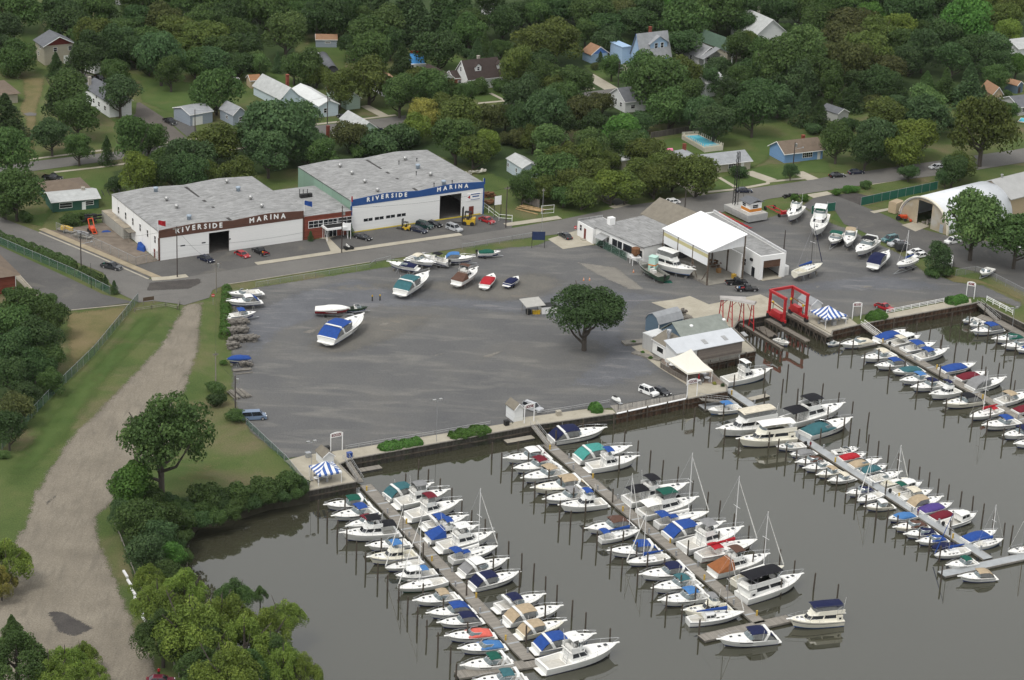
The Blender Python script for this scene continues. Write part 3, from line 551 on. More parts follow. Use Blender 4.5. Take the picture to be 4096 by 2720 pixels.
# ------------------------------------------------------------------ the two marina sheds and the brick office
GREYROOF=ground_mat('built_up_roof',[(.25,(.21,.21,.205)),(.5,(.285,.285,.28)),(.75,(.36,.36,.35))],.4,(.5,.64,(.165,.165,.16),.8),.45,(1,5,1),R(3),fine=.12)
BOARDW=planks('white_boarding',(.76,.76,.74),.42,2,.06,var=.03,dark=.86)
PANELW=planks('white_panel_wall',(.78,.78,.76),5.5,1,.012,var=.03,dark=.35)
GREENW=planks('green_panel_wall',(.20,.30,.235),5.5,1,.012,var=.06,dark=.5)
def text_verts(s,size):
 cu=bpy.data.curves.new('lettering','FONT');cu.body=s;cu.size=size;cu.extrude=0;cu.resolution_u=2
 o=bpy.data.objects.new('lettering',cu);SC.collection.objects.link(o)
 bpy.context.view_layer.update()
 me=bpy.data.meshes.new_from_object(o.evaluated_get(bpy.context.evaluated_depsgraph_get()))
 vs=[(v.co.x,v.co.y)for v in me.vertices];fs=[tuple(p.vertices)for p in me.polygons]
 bpy.data.objects.remove(o);bpy.data.meshes.remove(me);bpy.data.curves.remove(cu)
 return vs,fs
def lettering(parent,words,x0,x1,base,size,y,m,bold=.06,name='lettering'):
 """letters spread from x0 to x1; base(x) = height of the baseline; facing -y"""
 gl=[(c,*text_verts(c,size))for c in words];ws=[max(v[0]for v in g[1])-min(v[0]for v in g[1])if g[1]else size*.35 for g in gl]
 gap=(x1-x0-sum(ws))/max(1,len(words)-1);x=x0;mb=MB()
 for(c,vs,fs),w in zip(gl,ws):
  if vs:
   mn=min(v[0]for v in vs);z=base(x+w/2);sl=(base(x+w)-base(x))/max(w,.01)
   if bold:
    for dx,dz,dy in((-bold,0,0),(bold,0,.004),(0,bold,.008),(0,-bold,.012)):
     mb.add([(x+vx-mn+dx,y-dy,z+vy+dz+sl*(vx-mn-w/2))for vx,vy in vs],fs)
   else:mb.add([(x+vx-mn,y,z+vy+sl*(vx-mn-w/2))for vx,vy in vs],fs)
  x+=w+gap
 return mb.build(name,m,parent)
def shed(name,label,A,B,D,H,band,rise,doors,mside,bandh,lm,trimc=None,slots=()):
 A,B=V2(A),V2(B);w=(B-A).length;rz=math.atan2(B.y-A.y,B.x-A.x);d=D
 t=thing(name,label,'boat shed',A,rz);landmark(lm,(A+B)/2+Vector((-math.sin(rz),math.cos(rz),0))*d/2)
 def top(x):
  h=w/2;u=(x%h)/h if x<w else 1
  return H+rise*min(1,2.1*min(u,1-u))**.9 if 0<=u<=1 else H
 N=24;xs=[w*k/N for k in range(N+1)]
 tb=.35
 edges=sorted({0,w}|{e for q in doors for e in q[:2]});m=MB()
 for a,b in zip(edges[:-1],edges[1:]):
  dr=[q for q in doors if abs(q[0]-a)<1e-6]
  z0=dr[0][2]if dr else 0
  m.box(a,b,0,tb,z0,H-bandh)
 m.build('front_wall',BOARDW,t)
 m=MB();m.box(0,tb,tb,d,0,H);m.build('left_wall',mside,t)
 m=MB();m.box(w-tb,w,tb,d,0,H);m.build('right_wall',WALLW,t)
 m=MB();m.box(tb,w-tb,d-tb,d,0,H);m.build('rear_wall',WALLW,t)
 m=MB();m.box(tb,w-tb,tb,d-tb,.01,.06);m.build('floor_slab',mat('shed_floor',(.12,.11,.10),.9,.2),t)
 m=MB();m.loft([[(x,y,top(x)+dz)for x in xs for dz in(0,)]+[(x,y,top(x)-.3)for x in xs[::-1]]for y in(.12,d+.15)],True,True)
 m.build('roof',GREYROOF,t)
 m=MB();m.loft([[(x,y,top(x)+.22)for x in xs]+[(x,y,H-bandh)for x in xs[::-1]]for y in(-.06,.12)],True,True)
 bo=m.build('fascia',band,t)
 m=MB();m.box(-.12,.22,-.1,.3,0,H-bandh);m.box(w-.22,w+.12,-.1,.3,0,H-bandh);m.build('corner_trim',band,t)
 m=MB()
 for a,b,ww in((.05,.12,.5),(.12,.33,.35),(.42,.47,.5),(.6,.64,.4),(.9,.97,.5)):
  m.box(w/2-ww,w/2+ww*.8,d*(1-b),d*(1-a),H-.05,H+.035)
 m.build('valley_flashing',mat('tar',(.045,.042,.04),.8,.3),t)
 for a,b,mm in slots:
  m=MB();m.box(a,b,-.04,0,mm,mm+.75);wo=m.build('window',GLASS,t)
  f=MB();f.box((a+b)/2-.06,(a+b)/2+.06,-.07,-.04,mm,mm+.75);f.build('mullion',TRIM,wo)
 return t,w,d,top
VENT=mat('vent_metal',(.42,.42,.41),.35,.1,2,metal=.6);VENTB=mat('blue_grey_vent',(.30,.36,.42),.5,.08,2)
def roof_vents(t,sp):
 for x,y,z,k in sp:
  m=MB()
  if k:m.lathe([(.5,0),(.5,.9),(.62,.95),(.62,1.35),(.3,1.45),(.01,1.45)],12,(x,y,z))
  else:m.lathe([(.32,0),(.3,.5),(.5,.62),(.6,.9),(.5,1.2),(.2,1.38),(.01,1.4)],12,(x,y,z))
  m.build('roof_vent',VENTB if k else VENT,t,True)
def rooftop(A,rz,q,H):
 p=P(*q,H);v=Vector((p.x-A.x,p.y-A.y,0));v.rotate(Matrix.Rotation(-rz,3,'Z'));return v.x,v.y
LET=mat('white_lettering',(.82,.82,.8),.5,.02)
H1=7.6
A1,B1=P(10,1468,840),P(11,437,650)
dep1=(V2(P(10,1045,232,H1))-V2(P(10,1457,580,H1))).length
BRB=mat('brown_band',(.105,.05,.035),.7,.08,1)
wA=(V2(B1)-V2(A1)).length
def fx(A,B,q):
 A,B=V2(A),V2(B);u=(B-A).normalized();return(V2(P(*q))-A).dot(u)
d0,d1=fx(A1,B1,(10,1925,772)),fx(A1,B1,(10,2114,745))
s1,w1,dd1,top1=shed('boat_shed','long white boat shed with brown lettered band at the street corner',A1,B1,dep1,H1,BRB,.6,[(d0,d1,5.4)],PANELW,1.75,'brown banded boat shed')
print('shed1',round(w1,1),round(dd1,1),d0,d1)
lettering(s1,'RIVERSIDE',w1*.115,w1*.43,lambda x:top1(x)-1.32,1.75,-.075,LET,.08)
lettering(s1,'MARINA',w1*.62,w1*.87,lambda x:top1(x)-1.32,1.75,-.075,LET,.08)
for k in range(6):
 y=dd1*(.06+.155*k);window(s1,0,y,3.9,1.0,1.8,'l',panes=2)
m=MB();m.box(-.06,0,2.4,3.3,0,2.2);m.build('door',DOORR,s1)
m=MB()
for a,b in((5.6,6.8),(11.2,12.2),(18.3,18.9)):m.box(a,b,-.04,0,3.0,3.28)
m.build('vent_slot',GLASS,s1)
rz1=math.atan2(B1.y-A1.y,B1.x-A1.x)
roof_vents(s1,[(*rooftop(V2(A1),rz1,(r,a,b),H1+.7),H1+.4,k)for r,a,b,k in((10,1437,195,1),(10,1537,280,0),(10,1629,350,0),(10,1744,452,1),(10,2094,118,0),(10,2197,190,1),(10,2312,268,0),(11,54,345,0))])
H2=8.6
A2,B2=P(11,875,583),P(11,2093,405)
dep2=(V2(P(1,1600,1420,H2))-V2(P(11,2095,160,H2))).length
w_=(V2(B2)-V2(A2)).length
e0,e1=fx(A2,B2,(11,1689,463)),fx(A2,B2,(11,1887,432))
BLB=mat('blue_band',(.022,.075,.235),.6,.06,1)
s2,w2,dd2,top2=shed('boat_shed','large white boat shed with blue lettered band and open bay door',A2,B2,dep2,H2,BLB,.65,[(e0,e1,6.6)],GREENW,1.45,'blue banded boat shed',slots=[(fx(A2,B2,(11,a,b)),fx(A2,B2,(11,c,d)),2.6)for a,b,c,d in((990,565,1070,553),(1092,550,1172,538),(1196,535,1276,523),(1296,520,1375,508))])
print('shed2',round(w2,1),round(dd2,1),e0,e1)
lettering(s2,'RIVERSIDE',w2*.115,w2*.41,lambda x:top2(x)-1.08,1.5,-.075,LET,.08)
lettering(s2,'MARINA',w2*.64,w2*.875,lambda x:top2(x)-1.08,1.5,-.075,LET,.08)
m=MB();m.box(0,w2*.98,-.08,-.01,.02,.32);m.build('kick_strip',mat('yellow_line',(.62,.48,.05),.7,.1),s2)
m=MB();m.box(w2-4.3,w2-2.9,-.06,0,0,2.6);m.build('door',DOORR,s2)
m=MB();m.box(w2-5.0,w2-1.0,-.1,0,4.2,6.1);sg=m.build('wall_sign',TRIM,s2)
m=MB();m.box(w2-3.9,w2-1.2,-.11,-.1,5.75,6.0);m.box(w2-3.9,w2-1.2,-.11,-.1,4.35,4.5);m.box(w2-3.4,w2-1.4,-.11,-.1,5.05,5.4);m.build('sign_band',BLB,sg)
m=MB();m.add([(w2-4.9,-.115,5.2),(w2-4.1,-.115,4.7),(w2-4.1,-.115,5.7)],[(0,1,2)]);m.build('sign_arrow',paint('red'),sg)
rz2=math.atan2(B2.y-A2.y,B2.x-A2.x)
roof_vents(s2,[(*rooftop(V2(A2),rz2,(r,a,b),H2+.7),H2+.4,k)for r,a,b,k in((1,775,1540,0),(1,1375,1475,0),(1,1492,1550,1),(11,885,40,0),(11,1004,118,0),(11,1121,198,0),(11,1610,52,0),(11,1731,132,1))])
m=MB()
for q in((1,1318,1508),(1,1483,1485),(11,1478,40),(11,1642,145),(11,1809,123)):
 x,y=rooftop(V2(A2),rz2,q,H2+.7);m.lathe([(.1,0),(.1,.9),(.2,.9),(.2,1.1),(.01,1.15)],6,(x,y,H2+.4))
m.build('vent_pipe',BLACK,s2)
A3,B3=V2(P(11,440,642)),V2(P(11,872,585));u3=(B3-A3).normalized();A3=V2(B1)+u3*.25;B3=V2(A2)-u3*.35
w3=(B3-A3).length;rz3=math.atan2(u3.y,u3.x);H3=6.0
of=thing('brick_office','red brick two storey office between the white boat sheds','office',A3,rz3);landmark('brick office',A3+u3*w3/2)
m=MB();m.box(0,w3,0,22,0,H3);m.build('wall',BRICK,of)
m=MB();m.box(-.02,w3+.02,-.12,22,H3,H3+.35);m.build('roof',GREYROOF,of)
m=MB();m.box(-.05,w3+.05,-.18,-.12,H3,H3+.3);m.build('coping',BRICK,of)
for a in(.09,.40,.70):window(of,w3*a,0,3.1,4.0,1.7,'f',panes=4)
m=MB();m.box(w3*.43,w3*.43+3.4,-.05,0,0,2.4);dd=m.build('door',GLASS,of)
m=MB()
for k in range(4):m.box(w3*.43+k*1.1,w3*.43+k*1.1+.1,-.1,-.05,0,2.4)
m.build('door_frame',TRIM,dd)
m=MB();m.box(w3*.36,w3*.36+6.2,-3.4,-.05,3.0,3.5);cn=m.build('canopy',TRIM,of)
m=MB();m.box(w3*.36+.4,w3*.36+5.8,-3.0,-.3,3.5,3.53);m.build('canopy_top',BLACK,cn)
m=MB()
for x in(w3*.36+.2,w3*.36+5.9):
 for y in(-3.2,-.6):m.tube((x,y,0),(x,y,3),.06)
 m.tube((x,-3.2,0),(x,-2,3),.04)
m.build('canopy_post',TRIM,of)
sheet('pavement',[A3+u3*(w3*.30)-Vector((-u3.y,u3.x,0))*.1,A3+u3*(w3*.72)-Vector((-u3.y,u3.x,0))*.1,P(11,680,635),P(11,790,745),P(11,690,755),P(11,640,640)],G_CONC,.066)
for x,h in((w3*.42,2.4),(w3*.5,2.2),(w3*.59,2.2)):
 m=MB();m.box(x-.5,x+.5,13.4,14.4,H3+.35,H3+1.3);m.tube((x-.3,14.8,H3+.35),(x-.3,14.8,H3+h),.09);m.build('air_unit',BLACK,of)
for a,tl in((.12,'dark conical yew by the brick office next to the brown banded shed'),(.93,'dark conical yew at the corner of brick office and blue banded shed')):
 landmark(tl,A3+u3*w3*a)
def local(A,rz,q,z=0):
 p=P(*q,z);v=Vector((p.x-A.x,p.y-A.y,0));v.rotate(Matrix.Rotation(-rz,3,'Z'));return v
Ac=V2(P(10,1140,640));rzc=rz1
ct=thing('storage_container','long grey storage container against the left wall of the brown banded shed','container',Ac,rzc);landmark('grey storage container',Ac)
m=MB();m.box(0,2.6,0,15,.1,2.9);m.build('body',planks('grey_ribbed_steel',(.36,.35,.31),.5,1,.3,var=.08,dark=.7),ct)
m=MB();m.box(-.04,2.64,-.04,15.04,2.9,2.98);m.build('roof',mat('rusted_top',(.30,.26,.2),.9,.25,.7),ct)
m=MB();m.box(.2,3.2,-3.0,-.1,2.5,2.65);m.build('porch_roof',RF['taupe'],ct)
m=MB()
for x in(.3,3.0):m.tube((x,-2.8,0),(x,-2.8,2.5),.07)
m.build('porch_post',OLDWOOD,ct)
m=MB()
for k in range(7):m.tube((1.5,2+k*1.2,2.98),(1.5,2+k*1.2,3.7),.03)
m.tube((1.5,2,3.7),(1.5,9.2,3.7),.04);m.tube((1.5,2,3.35),(1.5,9.2,3.35),.04);m.build('roof_rack',STEEL,ct)
# ------------------------------------------------------------------ workshop row
def block(name,label,A,B,D,H,wall=WALLW,roof=GREYROOF,parapet=.0,cat='workshop',lm=None):
 A,B=V2(A),V2(B);w=(B-A).length;rz=math.atan2(B.y-A.y,B.x-A.x)
 d=D if isinstance(D,(int,float))else abs((V2(D)-A).dot(Vector((-math.sin(rz),math.cos(rz),0))))
 t=thing(name,label,cat,A,rz);landmark(lm or label,(A+B)/2+Vector((-math.sin(rz),math.cos(rz),0))*d/2)
 return t,w,d,rz
DW=(V2(P('w',1300,805))-V2(P('w',300,488)))
Aw,Bw=P('w',318,478),P('w',800,690)
Hw=4.3
t,ww,dw,rzw=block('flat_roofed_workshop','long white flat roofed workshop with dark windows behind a wire fence',Aw,Bw,17,Hw,lm='flat roofed workshop')
m=MB();m.box(0,ww,0,16.5,0,Hw);m.build('wall',WALLW,t)
m=MB();m.box(-.1,ww+.1,-.3,16.5,Hw,Hw+.25);m.build('roof',GREYROOF,t)
for k,(a,wd)in enumerate(((.36,1.9),(.47,1.7),(.585,1.9),(.68,1.5),(.885,1.6))):
 window(t,ww*a,0,1.4,wd,1.9,'f',frame=False)
m=MB();m.box(ww*.14,ww*.20,-.05,0,1.0,3.2);m.box(ww*.26,ww*.29,-.05,0,.2,3.0);m.build('opening',GLASS,t)
m=MB();m.xprism([(-2.4,2.7),(0,3.5),(0,3.6),(-2.4,2.8)],ww*.12,ww*.30);m.build('awning',VENT,t)
m=MB();m.box(ww,ww+.06,6.4,7.8,0,2.6);m.box(ww,ww+.06,10,16,0,3.6);m.build('doorway',mat('opening_shade',(.01,.01,.01),.9),t)  # near-black slabs on the solid wall paint in the shade of the doorways
Ao,Bo=P('w',143,402),P('w',298,488)
t,wo_,do_,rzo=block('small_office_block','small white parapet office block at the yard entrance',Ao,Bo,8,4.4,lm='white office block',cat='office')
m=MB();m.box(0,wo_,0,7.5,0,4.0);m.build('wall',WALLW,t)
m=MB();m.box(0,.3,0,7.5,4.0,4.5);m.box(.3,wo_,.25,7.25,4.0,4.06);m.build('roof',GREYROOF,t)
window(t,wo_*.17,0,1.9,.9,1.5,'f');m=MB();m.box(wo_*.44,wo_*.56,-.06,0,.3,3.0);m.build('door',DOORR,t)
m=MB();m.box(wo_*.42,wo_*.62,-1.0,-.06,0,.3);m.build('step',CONC,t)
m=MB();m.box(wo_-.8,wo_+.6,4.6,6.2,4.06,6.4);m.build('chimney',WALLW,t)
Ag,Bg=V2(P('w',560,300)),V2(P('w',1010,500))
ug=(V2(Bw)-V2(Aw)).normalized();ng=Vector((-ug.y,ug.x,0))
A_g=V2(Aw)+ng*16.7+ug*-1.0
gt=thing('gabled_workshop','gabled workshop with a wide taupe roof behind the flat roofed workshop','workshop',A_g,rzw);landmark('taupe roofed workshop',A_g+ug*15+ng*6)
Lg=ww+10
m=MB();m.xprism([(0,0),(12,0),(12,4.6),(6,7.8),(0,4.6)],0,Lg-6);m.build('wall',WALLW,gt)
m=MB()
for a,b in((-.4,6),(12.4,6)):m.xprism([(a,4.45),(b,7.82),(b,8.0),(a,4.62)],-.4,Lg-5.7)
m.build('roof',RF['taupe'],gt)
A_b=V2(P('w',890,145,5.0))-ug*3;Wr_=(V2(P('w',1100,115,5.0))-A_b).dot(ng)
bt=thing('rear_workshop','low flat roofed block between taupe workshop and the street','workshop',A_b,rzw);landmark('rear flat roofed block',A_b+ug*10)
Lr_=20;print('rear',Wr_)
m=MB();m.box(3,Lr_,0,Wr_,0,4.4);m.box(3,3.4,0,Wr_,4.4,5.2);m.build('wall',WALLW,bt)
m=MB();m.box(3.4,Lr_,0,Wr_+.1,4.4,4.6);m.build('roof',GREYROOF,bt)
Hb,Hr_=8.7,11.6
cL0,cL1,cR1=P('w',1008,335,Hb),P('w',1455,565,Hb),P('w',1835,395,Hr_)
ab=V2(cL0);ub=(V2(cL1)-V2(cL0));Lb=ub.length;ub=ub.normalized();nb=Vector((-ub.y,ub.x,0));rzb=math.atan2(ub.y,ub.x)
Wb=(V2(cR1)-V2(cL1)).dot(nb)
print('boathouse',Lb,Wb)
bh_=thing('boat_house','tall open sided boat house with a bright white roof','boat house',ab,rzb);landmark('tall boat house',ab+ub*Lb/2+nb*Wb/2)
RIB=planks('white_ribbed_sheet',(.74,.75,.75),.45,0,.14,var=.02,dark=.86)
RIBY=planks('white_ribbed_gable',(.74,.75,.75),.45,1,.14,var=.02,dark=.86)
WROOF=mat('bright_white_roof',(.88,.88,.88),.6,.02,1)
rg=1.0
m=MB();m.loft([[(x,-.3,Hb-.1),(x,Wb+.3,Hr_-.1),(x,Wb+.3,Hr_+.1),(x,-.3,Hb+.1)]for x in(-.3,Lb+.3)],True,True);m.build('roof',WROOF,bh_)
m=MB();m.box(0,Lb,0,.12,Hb-3.7,Hb-.15);m.build('side_sheeting',RIB,bh_)
m=MB();m.box(.1,Lb-.1,-.03,0,Hb-1.7,Hb-.8);m.build('yellow_band',mat('faded_yellow',(.50,.46,.25),.6,.1),bh_)
m=MB();m.add([(x,y,z)for x in(Lb-.1,Lb-.02)for y,z in((0,Hb-.12),(Wb,Hr_-.12),(Wb,Hb-.1),(.5,Hb-.35))],[(3,2,1,0),(4,5,6,7),(0,1,5,4),(1,2,6,5),(2,3,7,6),(3,0,4,7)]);m.build('gable_sheeting',RIBY,bh_)
PBR=mat('brown_posts',(.10,.075,.055),.8,.3)
for x in(0,Lb*.33,Lb*.66,Lb):
 m=MB();m.box(x-.15,x+.15,-.05,.25,0,Hb-.2);m.build('post',PBR,bh_);m=MB();m.box(x-.15,x+.15,Wb-.25,Wb+.05,0,Hr_-.3);m.build('post',PBR,bh_)
for q in(((Lb,.1,4),(Lb*.86,.1,0)),((Lb*.66,.1,4.8),(Lb*.8,.1,0))):m=MB();m.tube(*q,.1);m.build('brace',PBR,bh_)
m=MB();m.box(-.2,Lb-1,Wb,Wb+.3,0,Hb-2.6);m.build('inner_wall',WALLW,bh_)
m=MB();m.box(0,.3,0,Wb,0,Hb-3);m.build('rear_wall',mat('interior_shade',(.05,.05,.05),.9,.2),bh_)  # dark wall colour carries the shade of the interior
m=MB();m.box(Lb*.4,Lb,-.1,.15,.0,.7);m.build('kick_board',OLDWOOD,bh_)
sheet('concrete_floor',[ab+nb*.3,ab+ub*(Lb+.5)+nb*.3,ab+ub*(Lb+.5)+nb*Wb,ab+nb*Wb],mat('garage_concrete',(.25,.235,.2),.9,.15,.5),.06)
Ar,Br=P('w',1795,845),P('w',1965,912)
Hr=6.2
c0,c1,c2=P('w',1972,612,Hr),P('w',2225,577,Hr),P('w',1838,415,Hr)
ur=(V2(c1)-V2(c0)).normalized();wr=(V2(c1)-V2(c0)).length;rzr=math.atan2(ur.y,ur.x);nr=Vector((-ur.y,ur.x,0))
dr_=34.0
gr=thing('white_garage','white flat roofed garage with a brown roller door right of the boat house','garage',V2(c0),rzr);landmark('white garage',V2(c0)+ur*wr/2+nr*8)
dx0,dx1=wr*.13,wr*.80
m=MB();m.box(0,dx0,0,.4,0,Hr);m.box(dx1,wr,0,.4,0,Hr);m.box(dx0,dx1,0,.4,4.9,Hr);m.box(0,.35,.4,dr_,0,Hr);m.box(wr-.35,wr,.4,dr_,0,Hr);m.box(.35,wr-.35,dr_-.4,dr_,0,Hr);m.build('wall',WALLW,gr)
m=MB();m.box(.35,wr-.35,.4,dr_-.4,Hr-.5,Hr-.3);m.build('roof',GREYROOF,gr)
m=MB();m.box(wr-.38,wr+.05,.0,dr_,Hr,Hr+.5);m.build('parapet',mat('parapet_coping',(.5,.5,.5),.8,.2),gr)
m=MB();m.box(dx0,dx1,.15,.3,3.0,4.9);m.build('roller_door',mat('brown_roller',(.10,.055,.035),.8,.15),gr)
m=MB();m.box(wr,wr+1.6,.6,4,0,2.4);m.build('side_lean_to',WALLW,gr)
m=MB();m.box(-.05,0,2.2,3.6,0,2.5);m.build('door',GLASS,gr)
window(gr,0,6.3,1.7,1.9,1.7,'l')
m=MB();m.box(-.4,0,3.3,4.2,3.9,4.5);m.build('wall_light',BLACK,gr)
sheet('concrete_floor',[V2(c0)+ur*.4-nr*.9,V2(c1)-ur*1.2-nr*.9,V2(c1)-ur*.4+nr*12,V2(c0)+ur*.4+nr*12],G_CONC,.068)
# ------------------------------------------------------------------ half-round storage hall and its long annex
Aq,Bq=P(13,1208,440),P(13,1650,603)
uq=(V2(Bq)-V2(Aq)).normalized();Wq=(V2(Bq)-V2(Aq)).length
QR=mat('white_hall_roof',(.66,.68,.70),.5,.06,.4,dirt=((.5,.5,.5),.4));QW=mat('tan_hall_end',(.36,.30,.21),.85,.12,.4,dirt=((.40,.39,.36),.9))
q,wq,arcq=arch_shell('half_round_hall',Aq,Bq,26,Wq*.46,QR,QW,'half round white roofed storage hall with an open front door','storage hall','half round hall',n=24)
print('hall',Wq)
o0,o1=wq*.36,wq*.64;hd=wq*.40
m=MB();yy=.25
left=[p for p in arcq if p[0]<=o0];right=[p for p in arcq if p[0]>=o1]
zz=lambda x:np.interp(x,[p[0]for p in arcq],[p[1]for p in arcq])
m.add([(x,yy,z)for x,z in left]+[(o0,yy,zz(o0)),(o0,yy,0)],[tuple(range(len(left)+2))])
m.add([(o1,yy,0),(o1,yy,zz(o1))]+[(x,yy,z)for x,z in right],[tuple(range(len(right)+2))])
mid=[p for p in arcq if o0<p[0]<o1]
m.add([(o0,yy,hd),(o0,yy,zz(o0))]+[(x,yy,z)for x,z in mid]+[(o1,yy,zz(o1)),(o1,yy,hd)],[tuple(range(len(mid)+4))])
m.build('end_wall',QW,q)
m=MB();m.loft([[(x,y,z+.02)for x,z in arcq]+[(wq/2+(x-wq/2)*1.03,y,z*1.03+.02)for x,z in arcq[::-1]]for y in(-.3,.35)],True,True);m.build('edge_trim',mat('cream_trim',(.68,.64,.52),.6,.05),q)
m=MB();m.box(wq*.83,wq*.90,.15,.24,0,2.3);m.build('door',mat('grey_door',(.3,.33,.36),.5),q)
m=MB();m.box(o0,o1,16,16.1,0,hd);m.build('interior_shade',mat('opening_shade',(.01,.01,.01),.9),q)  # black sheet added across the hall, standing in for the shade behind
m=MB()
for k in range(14):
 x=o0+(o1-o0)*random.random();y=1.5+4*random.random();s=.3+.5*random.random();m.box(x,x+s,y,y+s,0,s*1.4)
m.build('stored_goods',mat('stored_clutter',(.22,.2,.17),.9,.6,1),q)
nq=Vector((-uq.y,uq.x,0))
Ah=V2(Aq)+nq*26.2+uq*1.5
hx=thing('storage_annex','long low hall with a wide grey gabled roof behind the half round hall','storage hall',Ah,math.atan2(uq.y,uq.x));landmark('long grey hall',Ah+nq*20+uq*10)
m=MB();m.yprism([(0,0),(wq-3,0),(wq-3,5),(wq/2-1.5,8.2),(0,5)],0,60);m.build('wall',WL['tan'],hx)
m=MB()
for a,b in((-.5,wq/2-1.5),(wq-2.5,wq/2-1.5)):m.yprism([(a,4.8),(b,8.25),(b,8.45),(a,5.0)],-.3,60.3)
m.build('roof',mat('grey_metal_roof',(.36,.36,.35),.6,.1,.3),hx)
m=MB()
for y in(4,20,36):m.lathe([(.25,0),(.25,.7),(.4,.8),(.4,1.1),(.01,1.2)],8,(wq/2-1.5,y,8.3))
m.build('roof_vent',VENT,hx)
# ------------------------------------------------------------------ restaurant, sheds on the quay
def shedbox(name,label,A,B,D,e,r,w,rf,kind='front',**k):return house(name,label,A,B,D,e,r,w,rf,kind,k.pop('ov',.2),cat='shed',**k)
rA,rB=P('r',1090,800),P('r',1850,660);He=4.0
ru=(V2(rB)-V2(rA)).normalized();rz_=math.atan2(ru.y,ru.x);rn=Vector((-ru.y,ru.x,0))
A_r=V2(P('r',880,700,He));A_r=V2(P('r',700,600,He))
eR=V2(P('r',1865,520,He));eL=V2(P('r',835,718,He));u=(eR-eL).normalized();n=Vector((-u.y,u.x,0));wR=(eR-eL).length
rt=thing('dockside_restaurant','shingled dockside restaurant with a grey roof on the timber bulkhead','restaurant',eL,math.atan2(u.y,u.x));landmark('dockside restaurant',eL+u*wR/2+n*5)
print('rest',wR)
m=MB();m.xprism([(.5,0),(5.2,0),(5.2,5.0),(.5,3.9)],.3,wR-.3);m.build('porch_wall',WL['white'],rt);m=MB();m.xprism([(5.2,0),(12.8,0),(12.8,4.3),(9,7.1),(5.2,5.1)],4.5,wR-.5);m.build('wall',WL['slate'],rt)
m=MB();m.xprism([(-.2,3.9),(5.2,5.15),(5.2,5.3),(-.2,4.05)],-.4,wR+.2);m.build('porch_roof',mat('white_metal_roof',(.52,.54,.56),.5,.06,.5),rt)
m=MB();m.xprism([(5.2,5.18),(9,7.3),(9,7.45),(5.2,5.33)],4.2,wR-.3);m.xprism([(13.3,4.3),(9,7.3),(9,7.45),(13.3,4.45)],4.2,wR-.3);m.build('roof',roofmat('sage_shingle',(.23,.25,.225)),rt)
m=MB();m.box(5.6,wR-.2,.1,.5,1.0,3.9);m.build('shingle_wall',planks('cedar_shingle',(.17,.145,.125),.3,2,.12,var=.35,dark=.7),rt)
m=MB()
for k in range(int((wR-6)/.32)):m.box(5.7+k*.32,5.88+k*.32,.05,.12,-.2,1.0)
m.build('deck_paling',OLDWOOD,rt)
for k,x in enumerate((8,13.5,19)):
 m=MB();m.box(x,x+1.0,1.2,2.9,.02,.2,Matrix.Translation((0,0,4.0))@Matrix.Rotation(math.atan2(1.25,5.4),4,'X'));m.build('skylight',VENT,rt)
m=MB()
for x,y,z in((8.5,7.4,6.35),(17.5,7.4,6.35)):m.lathe([(.45,0),(.45,.3),(.2,.42),(.01,.45)],10,(x,y,z))
m.build('roof_dome',TRIM,rt)
m=MB();m.lathe([(.4,0),(.4,1.5),(.55,1.5),(.55,2.3),(.01,2.4)],10,(2.6,7.5,4.2));m.build('kitchen_flue',CHROME,rt)
kA,kB=P('r',425,705),P('r',640,835)
house('restaurant_kitchen','white kitchen wing with a taupe gabled roof beside the restaurant',kA,kB,8.2,3.2,5.0,WALLW,'taupe','front',.25,[('f',1.9,1.1,2.4,1.2,1)],cat='kitchen wing',lm='restaurant kitchen wing')
cA,cB=P('r',268,640),P('r',412,708)
t=house('cold_store','silver cold store box at the end of the restaurant',cA,cB,4.5,3.6,4,planks('grey_ribbed_sheet',(.42,.42,.41),.3,0,.15,var=.04,dark=.75),'white','flat',.05,cat='cold store',lm='silver cold store')
gA,gB=P('r',525,452),P('r',898,352)
bs=thing('gambrel_shed','slate blue shed with a pale curved roof near the restaurant','shed',V2(gA),math.atan2(gB.y-gA.y,gB.x-gA.x));gw=(V2(gB)-V2(gA)).length;landmark('slate blue shed by the restaurant',(gA+gB)/2)
prof=[(0,0),(4.6,0),(4.6,3.0),(3.7,4.3),(2.3,4.9),(.9,4.3),(0,3.0)]
m=MB();m.xprism(prof,0,gw);m.build('wall',WL['slate'],bs)
m=MB();m.loft([[(x,y+sy,z+.05)for y,z,sy in((-.15,2.85,0),(.9,4.35,0),(2.3,4.97,0),(3.7,4.35,0),(4.75,2.85,0))]+[(x,y,z-.08)for y,z in((4.75,2.9),(3.7,4.3),(2.3,4.9),(.9,4.3),(-.15,2.9))]for x in(-.2,gw+.2)],True,True);m.build('roof',RF['bluegrey'],bs)
m=MB();m.box(-.08,.02,-.08,.1,0,2.9);m.box(gw-.02,gw+.08,-.08,.1,0,2.9);m.build('corner_board',TRIM,bs)
shedbox('garden_shed','white dock shed with a grey gabled roof at the D dock ramp',P(22,20,760),P(22,100,745),3.6,2.9,4.0,'white','taupe','side',lm='D dock shed')
shedbox('garden_shed','small white shed with a grey roof beside the E dock canopy',P(21,620,1175),P(21,718,1158),3.6,2.2,3.1,'white','taupe','side',lm='E dock shed')
shedbox('garden_shed','pale hexagon roofed shed behind the B dock canopy',P('l',1740,570),P('l',1900,540),5,2.8,3.9,'white','bluegrey','side',lm='B dock shed')
